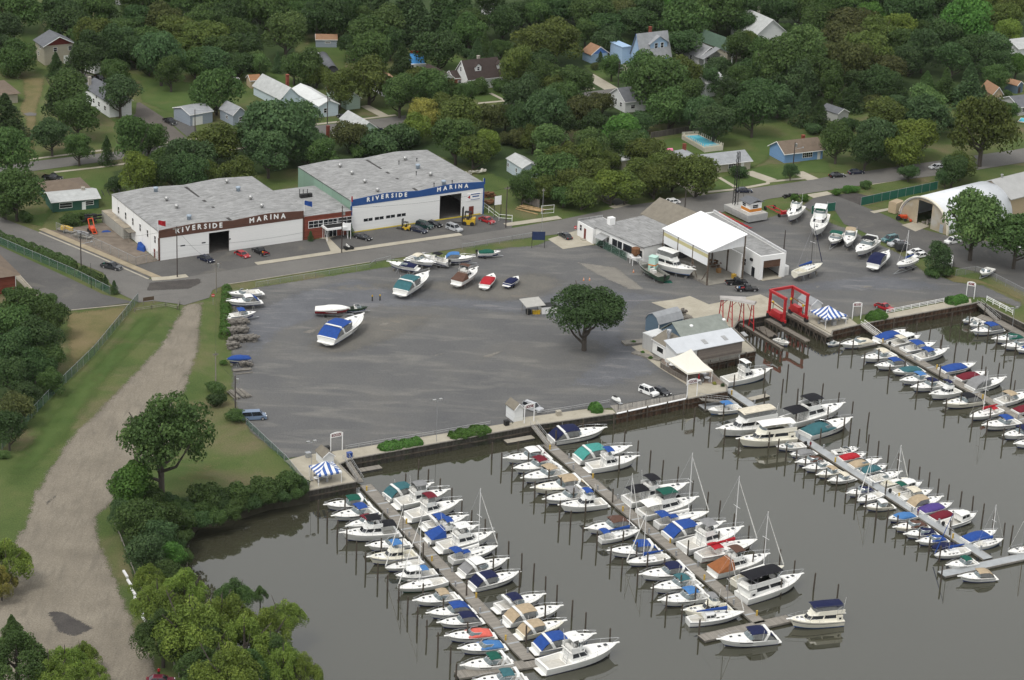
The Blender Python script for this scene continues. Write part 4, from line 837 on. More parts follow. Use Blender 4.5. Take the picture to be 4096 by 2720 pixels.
# ------------------------------------------------------------------ bulkheads, docks, mooring piles
def corrug(name,rgb,period,axis_len):
 m,nt,b=newmat(name)
 return m
SHEETP=mat('rusty_sheet_piling',(.075,.045,.028),.85,.55,.8,sc=(1.5,1.5,.3),dirt=((.035,.03,.022),.8))
TIMB=mat('tarred_timber',(.055,.05,.042),.85,.45,.9,sc=(1.4,1.4,.3),dirt=((.03,.05,.018),.6))
def bulkhead(name,label,pts,m,corr=0,capm=OLDWOOD,zt=.08,capw=.35,waler=True,cat='bulkhead',piles=0):
 pts=[V2(p)for p in pts];t=thing(name,label,cat,pts[0]);o=pts[0]
 mb=MB();cb=MB();wb=MB();pb=MB()
 for a,b in zip(pts[:-1],pts[1:]):
  u=(b-a);Ln=u.length;u.normalize();n=Vector((u.y,-u.x,0));a=a-o
  per=corr or.8;k=max(2,int(Ln/per*4));ring=[]
  for i in range(k+1):
   s=Ln*i/k;d=(.0,.22,.22,.0)[i%4]if corr else(.0,.05,.05,.0)[i%4]
   ring.append(a+u*s+n*(d+.02))
  mb.loft([[p+Vector((0,0,z))for p in ring]for z in(-4.2,zt-.06)],False)
  T=Matrix.Translation(a)@Matrix.Rotation(math.atan2(u.y,u.x),4,'Z')
  cb.box(-.05,Ln+.05,-.28 if corr else-.2,capw-.2,zt-.05,zt+.1,T)
  if waler:wb.box(0,Ln,-.36,-.24,-1.15,-.9,T)
  if piles:
   for i in range(int(Ln/piles)):q=a+u*(i+.5)*piles+n*.42;pb.tube(q+Vector((0,0,-4)),q+Vector((0,0,.5)),.15,n=7)
 mb.build('face',m,t);cb.build('cap',capm,t)
 if waler:wb.build('waler',DARKWOOD,t)
 if piles:pb.build('fender_piles',DARKWOOD,t)['kind']='stuff'
 return t
B=COAST_B
bulkhead('timber_bulkhead','mossy timber bulkhead below the E dock canopy patio',B[0:4],TIMB)
bulkhead('timber_bulkhead','dark timber quay wall running from E dock past D dock',B[3:7],TIMB)
bulkhead('steel_bulkhead','rusty steel sheet wall below the boardwalk beside C dock',B[6:8],SHEETP,1.1,TRIM,piles=5.2)
bulkhead('steel_bulkhead','rusty steel wall around the C dock garden patio',B[7:14],SHEETP,1.1)
bulkhead('timber_bulkhead','dark timber wall with tall piles under the restaurant',B[13:17],SHEETP,.9,piles=2.6)
bulkhead('timber_bulkhead','tall dark timber wall around the boat lift slips',B[16:20],TIMB)
bulkhead('timber_bulkhead','dark timber wall along the canopy side of the lift slip',B[19:22],TIMB)
bulkhead('steel_bulkhead','rusty corrugated quay wall between B dock and A dock',B[21:26],SHEETP,1.2)
bulkhead('timber_bulkhead','dark timber shore wall beyond A dock ramp at right',B[25:28],TIMB)
PLANK=planks('pier_planks',(.17,.15,.125),.2,0,.1)
def pier(name,label,p,q,w,z=.06,m=PLANK,trestle=True,th=.35):
 p,q=V2(p),V2(q);u=q-p;Ln=u.length;rz=math.atan2(u.y,u.x);t=thing(name,label,'pier',p,rz)
 mb=MB();mb.box(0,Ln,-w/2,w/2,z-.3,z);mb.build('deck',m,t)
 mb=MB();mb.box(0,Ln,-w/2-.08,-w/2,z-.5,z+.12);mb.box(0,Ln,w/2,w/2+.08,z-.5,z+.12);mb.build('edge_beam',DARKWOOD,t)
 mb=MB()
 for i in range(int(Ln/1.5)+1):
  x=min(Ln-.2,.3+i*1.5)
  for y in(-w/2+.1,w/2-.1):mb.tube((x,y,-4.2),(x,y,z-.3),.14,n=6)
  if i%2:mb.tube((x,-w/2,-.4),(x+1.5,-w/2,WZ),.07,n=4)
 mb.build('trestle_piles',DARKWOOD,t)['kind']='stuff';return t
pier('lift_pier','narrow trestle pier carrying the small red gantry',P('l',640,680),P('l',1290,1075),1.0)
pier('lift_pier','trestle pier between the two lift slips',P('l',1060,610),P('l',1690,960),1.6)
pier('lift_pier','planked pier beside the B dock canopy patio',P('l',1400,535),P('l',2045,885),1.9)
fl=pier('work_float','grey planked work float inside the left lift slip',P('l',930,735,WZ+.6),P('l',1150,880,WZ+.6),2.6,WZ+.6);fl.location.z=0
DOCKZ=WZ+.5
WEATH=planks('dock_boards',(.235,.215,.185),.3,0,.1,var=.18,dark=.6);CONCD=mat('grey_concrete_dock',(.34,.355,.36),.8,.14,.6,dirt=((.26,.26,.25),.5))
FLOATM=mat('dock_float',(.05,.048,.045),.8,.3,1)
DOCKS={}
def dock(key,label,p,q,w,m,side=(),ext=()):
 p,q=V2(P(*p,DOCKZ)),V2(P(*q,DOCKZ));u=q-p;Ln=u.length;rz=math.atan2(u.y,u.x)
 t=thing('floating_dock',label,'dock',(p.x,p.y,0),rz);DOCKS[key]=(p,u.normalized(),Ln,rz,t,w)
 mb=MB();mb.box(0,Ln,-w/2,w/2,DOCKZ-.12,DOCKZ);mb.build('deck',m,t)
 mb=MB();mb.box(.1,Ln-.1,-w/2+.05,w/2-.05,WZ-.4,DOCKZ-.13);mb.build('float',FLOATM,t)
 mb=MB()
 for s in(-1,1):mb.box(0,Ln,s*w/2-.05,s*w/2+.05,DOCKZ-.3,DOCKZ+.04)
 mb.build('fender_strip',OLDWOOD,t)
 for x in side:
  if x>Ln-1:continue
  mb=MB();mb.box(x-.22,x+.22,-w/2+.05,w/2-.05,DOCKZ+.004,DOCKZ+.02);mb.build('joint_plate',CONCD,t)
 return t
def finger(key,x,s,Ln,w=1.0,m=WEATH):
 p,u,L_,rz,t,dw=DOCKS[key]
 mb=MB();y0,y1=sorted((s*(dw/2+.06),s*(dw/2+Ln)));mb.box(x-w/2,x+w/2,y0,y1,DOCKZ-.45,DOCKZ-.02);mb.build('finger_pier',m,t)
def pedestals(key,n,off=.3):
 p,u,L_,rz,t,dw=DOCKS[key]
 for i in range(n):
  x=L_*(i+.5)/n;s=1 if i%2 else-1;mb=MB();mb.box(x-.12,x+.12,s*(dw/2-off)-.12,s*(dw/2-off)+.12,DOCKZ,DOCKZ+.85);mb.box(x-.15,x+.15,s*(dw/2-off)-.15,s*(dw/2-off)+.15,DOCKZ+.85,DOCKZ+1.0)
  mb.build('power_pedestal',STEEL if i%3 else mat('yellow_pedestal',(.5,.33,.06),.6),t)
dock('E','long weathered wooden E dock nearest the camera',(21,1010,1335),(32,165,1390),2.3,WEATH,[6*k+3 for k in range(13)])
dock('D','long weathered wooden D dock between E dock and C dock',(22,330,960),(32,2290,1040),2.3,WEATH,[7*k+3 for k in range(15)])
dock('C','long pale grey concrete C dock reaching out to the right',(22,1980,450),(33,2030,445),2.3,CONCD)
dock('B','wooden B dock near the upper right of the basin',(13,1010,1545),(23,2420,770),2.2,WEATH,[8*k+4 for k in range(10)])
dock('A','short wooden A dock cut by the right edge of the photo',(13,2110,1385),(13,2650,1680),2.2,WEATH)
dock('CT','pale grey concrete cross head at the end of C dock',(33,1600,590),(33,2500,395),2.4,CONCD)
dock('DT','wooden cross head at the far end of D dock',(32,1745,1180),(33,200,995),2.4,WEATH)
dock('ET','wooden cross head at the near end of E dock',(31,1850,1520),(32,290,1395),2.6,WEATH)
dock('CF','small grey landing float at the foot of the C dock ramp',(22,1750,620),(22,2060,570),3.0,CONCD)
for key,n in(('E',14),('D',16),('C',14),('B',9)):pedestals(key,n)
for p,q,w in(((21,950,1200),(21,1150,1165),1.7),((22,-60,935),(22,195,890),1.7),((23,820,62),(23,1000,25),1.4),((13,1940,1345),(13,2080,1385),3.0),((22,2190,545),(22,2361,505),1.6)):
 a,b=V2(P(*p,DOCKZ)),V2(P(*q,DOCKZ));u=b-a;t=thing('mooring_float','grey low mooring float '+{21:'beside the E dock ramp',22:'on the left of the D dock ramp',23:'on the left of B dock',13:'at the foot of the A dock ramp'}[p[0]]if p[1]!=2190 else 'pale low mooring float beside the big white sportfisher at C dock','float',(a.x,a.y,0),math.atan2(u.y,u.x))
 m=MB();m.box(0,u.length,-w/2,w/2,DOCKZ-.1,DOCKZ);m.build('deck',WEATH if p[0]!=22 else CONC,t)
 m=MB();m.box(.1,u.length-.1,-w/2+.05,w/2-.05,WZ-.3,DOCKZ-.11);m.build('float',FLOATM,t)
def gangway(label,p,q,w=1.3,z0=.1,z1=None):
 a=P(*p,z0);b=P(*q,z1 if z1 is not None else DOCKZ+.05);u=b-a;t=thing('gangway',label,'gangway',a,math.atan2(u.y,u.x));hl=Vector((u.x,u.y,0)).length;dz=u.z
 m=MB();m.yprism([(0,-.15),(hl,dz-.15),(hl,dz),(0,0)],-w/2,w/2);m.build('deck',OLDWOOD,t)
 for s in(-1,1):
  m=MB();y=s*w/2;n=int(hl/1.3)
  for k in range(n+1):m.tube((hl*k/n,y,dz*k/n),(hl*k/n,y,dz*k/n+1.0),.04,n=4)
  m.tube((0,y,1.0),(hl,y,dz+1.0),.05,n=4);m.tube((0,y,.5),(hl,y,dz+.5),.035,n=4);m.build('handrail',VENT,t)
gangway('grey railed gangway down to E dock from the quay',(21,830,1095),(21,965,1310))
gangway('grey railed gangway down to D dock from the quay',(22,195,785),(22,355,985))
gangway('grey railed gangway down to C dock float',('r',1190,1440),('r',1660,1490),1.4)
gangway('grey railed gangway down to B dock from the patio',(13,870,1425),(13,1030,1545))
gangway('dark railed gangway down to A dock from the quay',(13,1945,1230),(13,2125,1390))
def dock_sign(letter,p,q,lab):
 a,b=P(*p),P(*q);u=b-a;u.z=0;w=u.length;t=thing('dock_sign',lab,'sign',(a.x,a.y,0),math.atan2(u.y,u.x));H=4.0
 for x in(0,w):
  m=MB();m.box(x-.07,x+.07,-.07,.07,0,H-.1);m.build('post',TRIM,t)
 n=8;m=MB();top=lambda x:H+.35-.30*(2*x/w-1)**2
 m.loft([[(-.1+(w+.2)*k/n,y,top(w*k/n))for k in range(n+1)]+[(-.1+(w+.2)*k/n,y,H-.75)for k in range(n,-1,-1)]for y in(-.06,.06)],True,True);bd=m.build('board',mat('sign_white',(.78,.77,.74),.6,.03),t)
 lettering(bd,letter+' DOCK',w*.08,w*.92,lambda x:H-.52,.78,-.075,mat('maroon_lettering',(.16,.02,.03),.6),.03)
dock_sign('E',(21,688,1040),(21,795,1020),'white arched sign on two posts reading E DOCK')
dock_sign('D',(22,112,772),(22,200,752),'white arched sign on two posts reading D DOCK')
dock_sign('C',('r',972,1428),('r',1128,1398),'white arched sign on two posts reading C DOCK')
dock_sign('B',(13,775,1378),(13,853,1375),'white arched sign on two posts reading B DOCK')
dock_sign('A',(13,1826,1178),(13,1898,1190),'white arched sign on two posts reading A DOCK')
PILES=[]
pile_mb=MB();pile_mb.lathe([(.17,-3),(.165,0),(.15,3.45),(.06,3.6),(.01,3.62)],8)
pile0=None
PT=1.3
for tl,pts in{21:'575,1480 820,1462 1500,1105 1590,1190 1382,1235 1700,1280 1810,1370 1900,1480 2180,950 2270,1035',31:'658,10 750,100 840,175 928,290 1015,395 1125,490 1215,595 1320,690 1400,800 1490,900 1580,1010 1683,1130 1798,1250 1848,1410 1545,305 1945,650 1733,810 1955,1040 1543,680 2120,85 1990,0 2220,215 2335,290 2190,430 1160,255',32:'95,400 205,500 315,610 420,695 560,835 685,950 910,1090 310,875 138,1070 75,560 545,15 440,0 660,150 790,200 915,330 1020,445 1165,540 1305,670 1430,770 1575,870 1735,1010 1030,190 1155,300 1255,400 1410,445 1565,600 1695,720 1805,830 2050,30 2190,150 2335,250 1910,195 2225,400 1630,280',22:'410,835 60,930 155,1030 5,1130 108,1215 215,1310 318,1390 345,1195 458,1270 570,1360 445,1480 685,1470 935,1370 660,735 945,680 1042,830 895,980 1165,930 995,1070 1280,1020 1395,1105 1535,1170 1670,1300 1810,1400 1500,1400 1920,1480 1690,615 1830,715 1960,580 1590,555 1790,520 1965,815 2100,910 2335,265 2055,320 2335,475',33:'118,365 250,465 130,635 435,580 650,685 1005,0 1110,0 1200,50 1288,110 1405,175 1500,255 1595,335 1612,510 1985,0 2090,20 2188,120 2258,140 1690,100',23:'18,855 100,910 175,970 270,1020 350,1075 452,1130 540,1195 640,1250 728,1310 822,1365 910,1435 1008,1505 40,135 190,225 140,360 335,310 280,450 508,400 655,485 560,615 265,640 785,570 710,710 765,760 493,820 845,820 930,670 932,875 1025,930 1120,975 1210,1045 1305,1105 1405,1165 1495,1220 1580,1280 1672,1335 1788,1395 1898,1445 1995,1505 1092,1300 665,0 790,0 895,110 1028,85 1125,230 1270,160 1385,375 1520,345 1650,540 1785,490 1895,665 2060,620 2030,735 2180,815 2325,780 1590,235 1735,20 1850,85 1985,150 2133,215 2255,285 2280,370 2015,245 1595,0 2200,0 2290,30',13:'1380,1395 1280,1420 1165,1365 1498,1450 1610,1515 1790,1315 1700,1320 1868,1310 1950,1405 2040,1440 2120,1515 2010,1230 2210,1500'}.items():
 for s in pts.split():
  a,b=map(float,s.split(','));p=P(tl,a,b,PT)
  if pile0 is None:pile0=o=pile_mb.build('mooring_pile',DARKWOOD)
  else:o=link(pile0.copy())
  o.location=(p.x,p.y,WZ);o.scale=(1,1,.97+.06*random.random());o.rotation_euler=(random.uniform(-.025,.025),random.uniform(-.025,.025),random.random()*6)
  tag(o,None,'pile','wooden mooring piles in the basin');PILES.append(o)
# ------------------------------------------------------------------ boats
WSH=mat('windscreen_glass',(.12,.15,.155),.1,.2,1,spec=.6);SCREEN=mat('clear_curtain',(.17,.175,.17),.25,.25,2)
COCK=mat('cockpit_sole',(.52,.50,.45),.7,.12,2);VINYL=mat('white_vinyl',(.70,.69,.65),.5,.08,2)
BOOT={k:mat('bottom_'+k,c,.6,.1)for k,c in(('navy',(.02,.03,.13)),('black',(.02,.02,.02)),('blue',(.02,.09,.28)),('red',(.16,.03,.03)),('green',(.02,.09,.07)))}
class Hull:
 def __init__(s,L,B=None,fs=None,fb=None,tc=.42,full=2.75):
  s.L=L;s.B=B or(1.05+.26*L if L>5.5 else.36*L+.3);k=(L/10)**.55
  s.fs=fs or 1.06*k;s.fb=fb or 1.56*k;s.tc=tc;s.full=full;s.k=k
 def b(s,t):return s.B/2*((.9+.1*min(1,t/.35))if t<.4 else max(.02,1-((t-.4)/.6)**s.full))
 def z(s,t):return s.fs+(s.fb-s.fs)*t**1.6
 def x(s,t):return-s.L/2+t*s.L
 def xl(s,t,f):return-s.L/2+t*s.L*(1-.13*(1-f)*t**2)
 def t(s,x):return(x+s.L/2)/s.L
TS=[0,.12,.25,.4,.5,.6,.7,.78,.85,.91,.96,1]
def hull_parts(h,root,hullm,bootm,stripe=None,deckm=DECK,solem=COCK):
 mb=MB();secs=[]
 for t in TS:
  b,z=h.b(t),h.z(t);f=1-t**3
  half=[(h.xl(t,0),.0,-.5*f),(h.xl(t,.15),b*.84*(1-.3*t),.02+.22*t*t),(h.xl(t,.22),b*.86*(1-.27*t),.14+.25*t*t),(h.xl(t,.6),b*(.95-.1*t),z*.6+.03),(h.x(t),b,z)]
  secs.append([(x,-y,w)for x,y,w in half[::-1]]+half[1:])
 n=len(secs[0])
 for k in range(len(secs)-1):
  for i in range(n-1):
   mb.mi=1 if 2<=i<=n-4 else 0
   mb.add([secs[k][i],secs[k][i+1],secs[k+1][i+1],secs[k+1][i]],[(0,1,2,3)])
 mb.mi=0;mb.add(secs[0],[tuple(range(n))])
 o=mb.build('hull',[hullm,bootm],root)
 if stripe:
  m=MB()
  for sg in(-1,1):
   ra=[];rb=[]
   for t in TS[:-1]:
    b,z=h.b(t),h.z(t);p0=Vector((h.xl(t,.6),b*(.95-.1*t),z*.6+.03));p1=Vector((h.x(t),b,z))
    for q,f in((ra,.30),(rb,.52)):
     w=p0.lerp(p1,f);q.append((w.x,sg*(w.y+.012),w.z))
   m.loft([ra,rb],False)
  m.build('hull_stripe',stripe,o)
 m=MB();secs=[];g=.22*h.k;sole=h.fs*.38;tc=h.tc
 tl=[0,.035,.036]+[t for t in TS if.04<t<tc-.02]+[tc,tc+.004]+[t for t in TS if t>tc+.02]
 for t in tl:
  b,z=h.b(t)-.01,h.z(t)+.004;w=max(.012,b-g);ck=.036<=t<=tc
  z2=sole if ck else z+.06*h.k
  secs.append([(h.x(t),-b,z),(h.x(t),-w,z+.02),(h.x(t),-w*.97,z2),(h.x(t),w*.97,z2),(h.x(t),w,z+.02),(h.x(t),b,z)])
 m.loft(secs,False);m.build('deck',deckm,root)
 if tc>.1:
  m=MB();i0,i1=h.x(.06),h.x(tc)-.15;bb=h.b(.2)-g-.12;m.box(i0,i1,-bb,bb,sole+.004,sole+.02);m.build('cockpit_floor',solem,root)
def bowrail(h,root,t0=.5,hgt=.55,pulpit=True):
 m=MB();hgt*=h.k
 ts=[t0+(1-t0)*k/7 for k in range(8)]
 for sg in(-1,1):
  pts=[(h.x(t)+(.25 if t==1 else 0),sg*max(.08,h.b(t)-.08),h.z(t)+hgt*min(1,.35+(t-t0)*4))for t in ts];m.path(pts,.026,4)
  for k,t in enumerate(ts[1:-1:2]):m.tube((h.x(t),sg*max(.06,h.b(t)-.08),h.z(t)),(h.x(t),sg*max(.08,h.b(t)-.08),h.z(t)+hgt*min(1,.35+(t-t0)*4)),.022,n=4)
 m.tube((h.x(1)+.25,-.09,h.z(1)+hgt),(h.x(1)+.25,.09,h.z(1)+hgt),.026,n=4);m.build('bow_rail',CHROME,root)
 if pulpit:
  m=MB();m.prism([(h.x(1)-.7,-.28),(h.x(1)+.45,-.16),(h.x(1)+.45,.16),(h.x(1)-.7,.28)],h.z(1)-.05,h.z(1)+.05);m.build('pulpit',DECK,root)
def dome(h,x0,x1,w0,w1,zb,hh,pw=.6,n=8,fr=.45):
 """raised coach roof: lofted from x0 (aft, full height) to x1 (nose)"""
 secs=[]
 for k in range(n+1):
  s=k/n;x=x0+(x1-x0)*s;w=w0+(w1-w0)*s**1.4;z=hh*(1-max(0,(s-fr)/(1-fr))**1.8)+.01;zb_=zb(x)
  secs.append([(x,w*math.cos(math.pi*i/8),zb_-.03+z*max(0,math.sin(math.pi*i/8))**pw)for i in range(9)])
 return secs
def hatches(h,root,xs,zf,w=.5,m=GLASS):
 for x,y in xs:
  b=MB();z=zf(x,y);b.box(x-w/2,x+w/2,y-w/2,y+w/2,z,z+.07);b.build('hatch',m,root)
def canopy(root,x0,x1,w,z,col,camber=.18,drop=.0,posts=True,zb=None,name='bimini',x0d=None):
 secs=[];n=5
 for k in range(n):
  s=k/(n-1);x=x0+(x1-x0)*s;e=.12*(2*s-1)**2
  top=[(x,-w+2*w*i/6,z-e-camber*(2*i/6-1)**2)for i in range(7)]
  secs.append(top+[(px,py*.985,pz-.05)for px,py,pz in top[::-1]])
 m=MB();m.loft(secs,True,True);o=m.build(name,canvas(col)if isinstance(col,str)else col,root)
 if posts and zb is not None:
  p=MB()
  for x in(x0+.1,x1-.1):
   for sg in(-1,1):p.tube(((x0+x1)/2+(x-(x0+x1)/2)*.6,sg*w*.95,zb),(x,sg*w*.97,z-camber-.1),.03,n=4)
  p.build('frame',CHROME,o)
 return o
def windscreen(root,xf,xb,w,zb,hgt,rake,m=WSH):
 def U(dx,dz,k):return[(xb+dx,-w*k,zb+dz),(xf-.5*(xf-xb)*.6+dx,-w*.93*k,zb+dz),(xf-.12+dx,-w*.5*k,zb+dz),(xf+dx,0,zb+dz),(xf-.12+dx,w*.5*k,zb+dz),(xf-.5*(xf-xb)*.6+dx,w*.93*k,zb+dz),(xb+dx,w*k,zb+dz)]
 a,b=U(0,0,1),U(-rake,hgt,.88);a2,b2=[(x-.04,y*.98,z)for x,y,z in a],[(x-.04,y*.98,z)for x,y,z in b]
 g=MB();g.loft([a,b,b2,a2,a],False);o=g.build('windscreen',m,root)
 f=MB();f.path(b,.035,4);f.path([a[0],b[0]],.03,4);f.path([a[6],b[6]],.03,4);f.path([a[2],b[2]],.02,4);f.path([a[4],b[4]],.02,4);f.build('frame',CHROME,o)
def arch(root,x,w,z0,z1,rake=.8,m=None,wd=.55):
 prof=[(-w,z0,0),(-w*.97,z0+(z1-z0)*.7,rake*.7),(-w*.75,z1,rake),(w*.75,z1,rake),(w*.97,z0+(z1-z0)*.7,rake*.7),(w,z0,0)]
 b=MB();secs=[]
 for y,z,r in prof:secs.append([(x-r-wd/2,y,z),(x-r+wd/2,y,z),(x-r+wd/2,y*.93,z-.12),(x-r-wd/2,y*.93,z-.12)])
 b.loft(secs,True,True);b.build('radar_arch',m or WHITE,root)
def cover(root,x0,x1,wf,zf,hgt,col,name='mooring_cover',peak=.55,n=9):
 secs=[]
 for k in range(n):
  s=k/(n-1);x=x0+(x1-x0)*s;w=wf(x);z=zf(x);hh=hgt*math.sin(math.pi*min(1,max(.0,.06+.9*s)))**.5*(1 if abs(s-peak)<.3 else.8)
  secs.append([(x,w*math.cos(math.pi*i/8),z+hh*max(0,math.sin(math.pi*i/8))**.75-(.08 if i in(0,8)else 0))for i in range(9)])
 m=MB();m.loft(secs,True,True);return m.build(name,canvas(col),root,True)
def outboard(root,x,y,z,col=BLACK):
 m=MB();m.loft([[(x-.55,y-.16,z+.25),(x-.05,y-.16,z+.25),(x-.05,y+.16,z+.25),(x-.55,y+.16,z+.25)],[(x-.6,y-.2,z+.5),(x+.05,y-.2,z+.55),(x+.05,y+.2,z+.55),(x-.6,y+.2,z+.5)],[(x-.5,y-.14,z+.95),(x-.02,y-.14,z+.9),(x-.02,y+.14,z+.9),(x-.5,y+.14,z+.95)]],True,True)
 m.box(x-.3,x-.1,y-.07,y+.07,z-.7,z+.25);m.build('outboard_motor',col,root)
def platform(h,root):
 m=MB();m.prism([(h.x(0)-.75,-h.b(0)*.8),(h.x(0),-h.b(0)*.92),(h.x(0),h.b(0)*.92),(h.x(0)-.75,h.b(0)*.8)],.25,.36);m.build('swim_platform',DECK,root)
def seats(h,root,x,w,z):
 for y in(-w*.5,w*.5):
  m=MB();m.box(x-.3,x+.3,y-.28,y+.28,z,z+.45);m.box(x-.4,x-.25,y-.28,y+.28,z+.45,z+.95);m.build('helm_seat',VINYL,root)
def radio(root,x,y,z,hh):
 m=MB();m.tube((x,y,z),(x-hh*.12,y,z+hh),.022,n=4);m.build('aerial',TRIM,root)
def boat_express(root,L,c,o):
 h=Hull(L,o.get('B'),tc=o.get('tc',.46));hm=o.get('hull',WHITE);hull_parts(h,root,hm,BOOT[o.get('boot','navy')],paint(o['stripe'])if o.get('stripe')else None,CREAM if hm is CREAM else DECK)
 k=h.k;xw=h.x(h.tc);zt=lambda x:h.z(h.t(x));hd=.42*k
 m=MB();m.loft(dome(h,xw+.1,h.x(.93),h.b(.5)-.28*k,.2,zt,hd),True,False);m.build('cabin_top',DECK,root,True)
 zf=lambda x,y:zt(x)+hd*(1-max(0,((x-xw)/(h.x(.93)-xw)-.45)/.55)**1.8)-.02
 if o.get('hatch',1):hatches(h,root,[(h.x(.64),0),(h.x(.79),0)]if L>7.5 else[(h.x(.70),0)],lambda x,y:zf(x,y),.48*k)
 windscreen(root,xw+.95*k,xw-1.0*k,h.b(.45)-.25*k,zt(xw)+.30*k,.62*k,.75*k)
 m=MB()
 for sg in(-1,1):
  m.loft([[(h.x(t),sg*(h.b(t)*(.985-.03*t)+.012),h.z(t)*.80+dz)for t in(.46,.54,.62,.69)]for dz in(0,.13*k)],False)
 m.build('side_window',GLASS,root)
 zc=zt(xw);mode=o.get('mode','bim');wb=h.b(.3)-.12
 if o.get('arch',L>8.4):arch(root,h.x(.26),h.b(.25)-.02,h.fs,zc+1.45*k,.9*k)
 if c and mode=='bim':canopy(root,h.x(.24),xw+.1,wb*.9,zc+1.55*k,c,zb=zc)
 if c and mode=='camp':
  canopy(root,h.x(.20),xw+.2,wb*.92,zc+1.5*k,c,zb=zc)
  a=[(h.x(.20),-wb*.92+1.84*wb*i/6,zc+1.4*k-.18*(2*i/6-1)**2)for i in range(7)];b2=[(h.x(.03),-wb+2*wb*i/6,h.fs+.05)for i in range(7)]
  mid=[tuple((Vector(p)*.5+Vector(q)*.5)+Vector((-.15,0,.12)))for p,q in zip(a,b2)]
  m=MB();m.loft([a,mid,b2,[(x+.06,y*.98,z-.04)for x,y,z in b2],[(x+.06,y*.98,z-.05)for x,y,z in mid],[(x+.05,y*.98,z-.06)for x,y,z in a]],False);m.build('aft_canvas',canvas(c),root)
  m=MB()
  for sg in(-1,1):
   m.add([(h.x(.04),sg*wb,h.fs+.05),(xw-.3,sg*wb*.96,zc+.35*k),(xw+.1,sg*wb*.92,zc+1.25*k),(h.x(.2),sg*wb*.92,zc+1.2*k)],[(0,1,2,3)])
  m.build('side_curtain',SCREEN,root)
 if c and mode=='cov':cover(root,h.x(.03),xw+.9*k,lambda x:h.b(h.t(x))-.03,lambda x:h.z(h.t(x))+.02,.85*k,c)
 if mode=='hard':
  canopy(root,h.x(.22),xw+.2,wb*.9,zc+1.55*k,WHITE,.1,zb=zc,name='hard_top')
  if c:
   a=[(h.x(.22),y,zc+1.4*k)for y in(-wb*.9,0,wb*.9)];b2=[(h.x(.02),y,h.fs+.05)for y in(-wb,0,wb)]
   m=MB();m.loft([a,b2,[(x+.05,y,z-.04)for x,y,z in b2],[(x+.05,y,z-.04)for x,y,z in a]],False);m.build('aft_canvas',canvas(c),root)
 if mode in('bim','open','hard'):
  seats(h,root,h.x(.36),wb,h.fs*.4);m=MB();m.box(h.x(.05),h.x(.11),-wb*.75,wb*.75,h.fs*.4,h.fs*.85);m.build('bench_seat',VINYL,root)
 bowrail(h,root,.48);platform(h,root)
 if o.get('ob'):outboard(root,h.x(0),0,.55)
 if L>9:radio(root,h.x(.3),h.b(.3)-.1,h.fs,2.2)
def boat_runabout(root,L,c,o):
 h=Hull(L,tc=o.get('tc',.62),fs=.78*(L/7)**.5,fb=1.15*(L/7)**.5,full=2.6);hm=o.get('hull',WHITE)
 hull_parts(h,root,hm,BOOT[o.get('boot','navy')],paint(o['stripe'])if o.get('stripe')else None,o.get('deck',DECK),o.get('sole',COCK))
 xw=h.x(h.tc);zt=lambda x:h.z(h.t(x))
 mode=o.get('mode','cov')
 if mode=='full':cover(root,h.x(.0),h.x(.985),lambda x:h.b(h.t(x))+.05,lambda x:h.z(h.t(x))-.1,.75,c)
 else:
  if mode=='cov':cover(root,h.x(.05),xw+.5,lambda x:h.b(h.t(x))-.04,lambda x:h.z(h.t(x))+.02,.62,c)
  else:
   windscreen(root,xw+.5,xw-.6,h.b(.5)-.22,zt(xw)+.05,.5,.45);seats(h,root,h.x(.42),h.b(.4),h.fs*.4);m=MB();m.box(h.x(.06),h.x(.15),-h.b(.1)*.75,h.b(.1)*.75,h.fs*.4,h.fs*.9);m.build('bench_seat',VINYL,root)
   if c:canopy(root,h.x(.28),h.x(.55),h.b(.4)-.15,zt(xw)+1.35,c,zb=zt(xw))
  hatches(h,root,[(h.x(.78),0)],lambda x,y:zt(x)+.07,.4)
  if o.get('rail',1):bowrail(h,root,.62,.35,False)
 if o.get('ob'):outboard(root,h.x(0),0,.5)
 elif mode!='full':platform(h,root)
def houseblock(root,h,x0,x1,z0,hh,k,rk=.9,wtop=.82,win=True,m=None,name='deckhouse'):
 w0=h.b(h.t(x0))*.80;w1=h.b(h.t(x1))*.74
 def ring(z,s,r):return[(x0+.1*s,-w0*(1-(1-wtop)*s),z),(x1-r*s-.5,-w1*(1-(1-wtop)*s)*1.05,z),(x1-r*s,-w1*.55*(1-(1-wtop)*s),z),(x1-r*s,w1*.55*(1-(1-wtop)*s),z),(x1-r*s-.5,w1*(1-(1-wtop)*s)*1.05,z),(x0+.1*s,w0*(1-(1-wtop)*s),z)]
 b=MB();b.loft([ring(z0,0,rk),ring(z0+hh,1,rk)],True,True);o=b.build(name,m or WHITE,root)
 if win:
  def grow(r,e):
   c=sum((Vector(p)for p in r),Vector())/len(r);return[tuple(Vector(p)+Vector((p[0]-c.x,p[1]-c.y,0)).normalized()*e)for p in r]
  a,c2=.42,.84;g=MB();r0=grow(ring(z0+hh*a,a,rk),.015);r1=grow(ring(z0+hh*c2,c2,rk),.015)
  sk=[(0,1),(1,2),(2,3),(3,4),(4,5)]
  for i,j in sk:
   P0,P1,Q0,Q1=map(Vector,(r0[i],r0[j],r1[i],r1[j]));nn=2 if i in(0,4)else 1
   for q in range(nn):
    s0,s1=q/nn+.03,(q+1)/nn-.03;g.add([P0.lerp(P1,s0),P0.lerp(P1,s1),Q0.lerp(Q1,s1),Q0.lerp(Q1,s0)],[(0,1,2,3)])
  g.build('window',GLASS,o)
 return ring(z0+hh,1,rk)
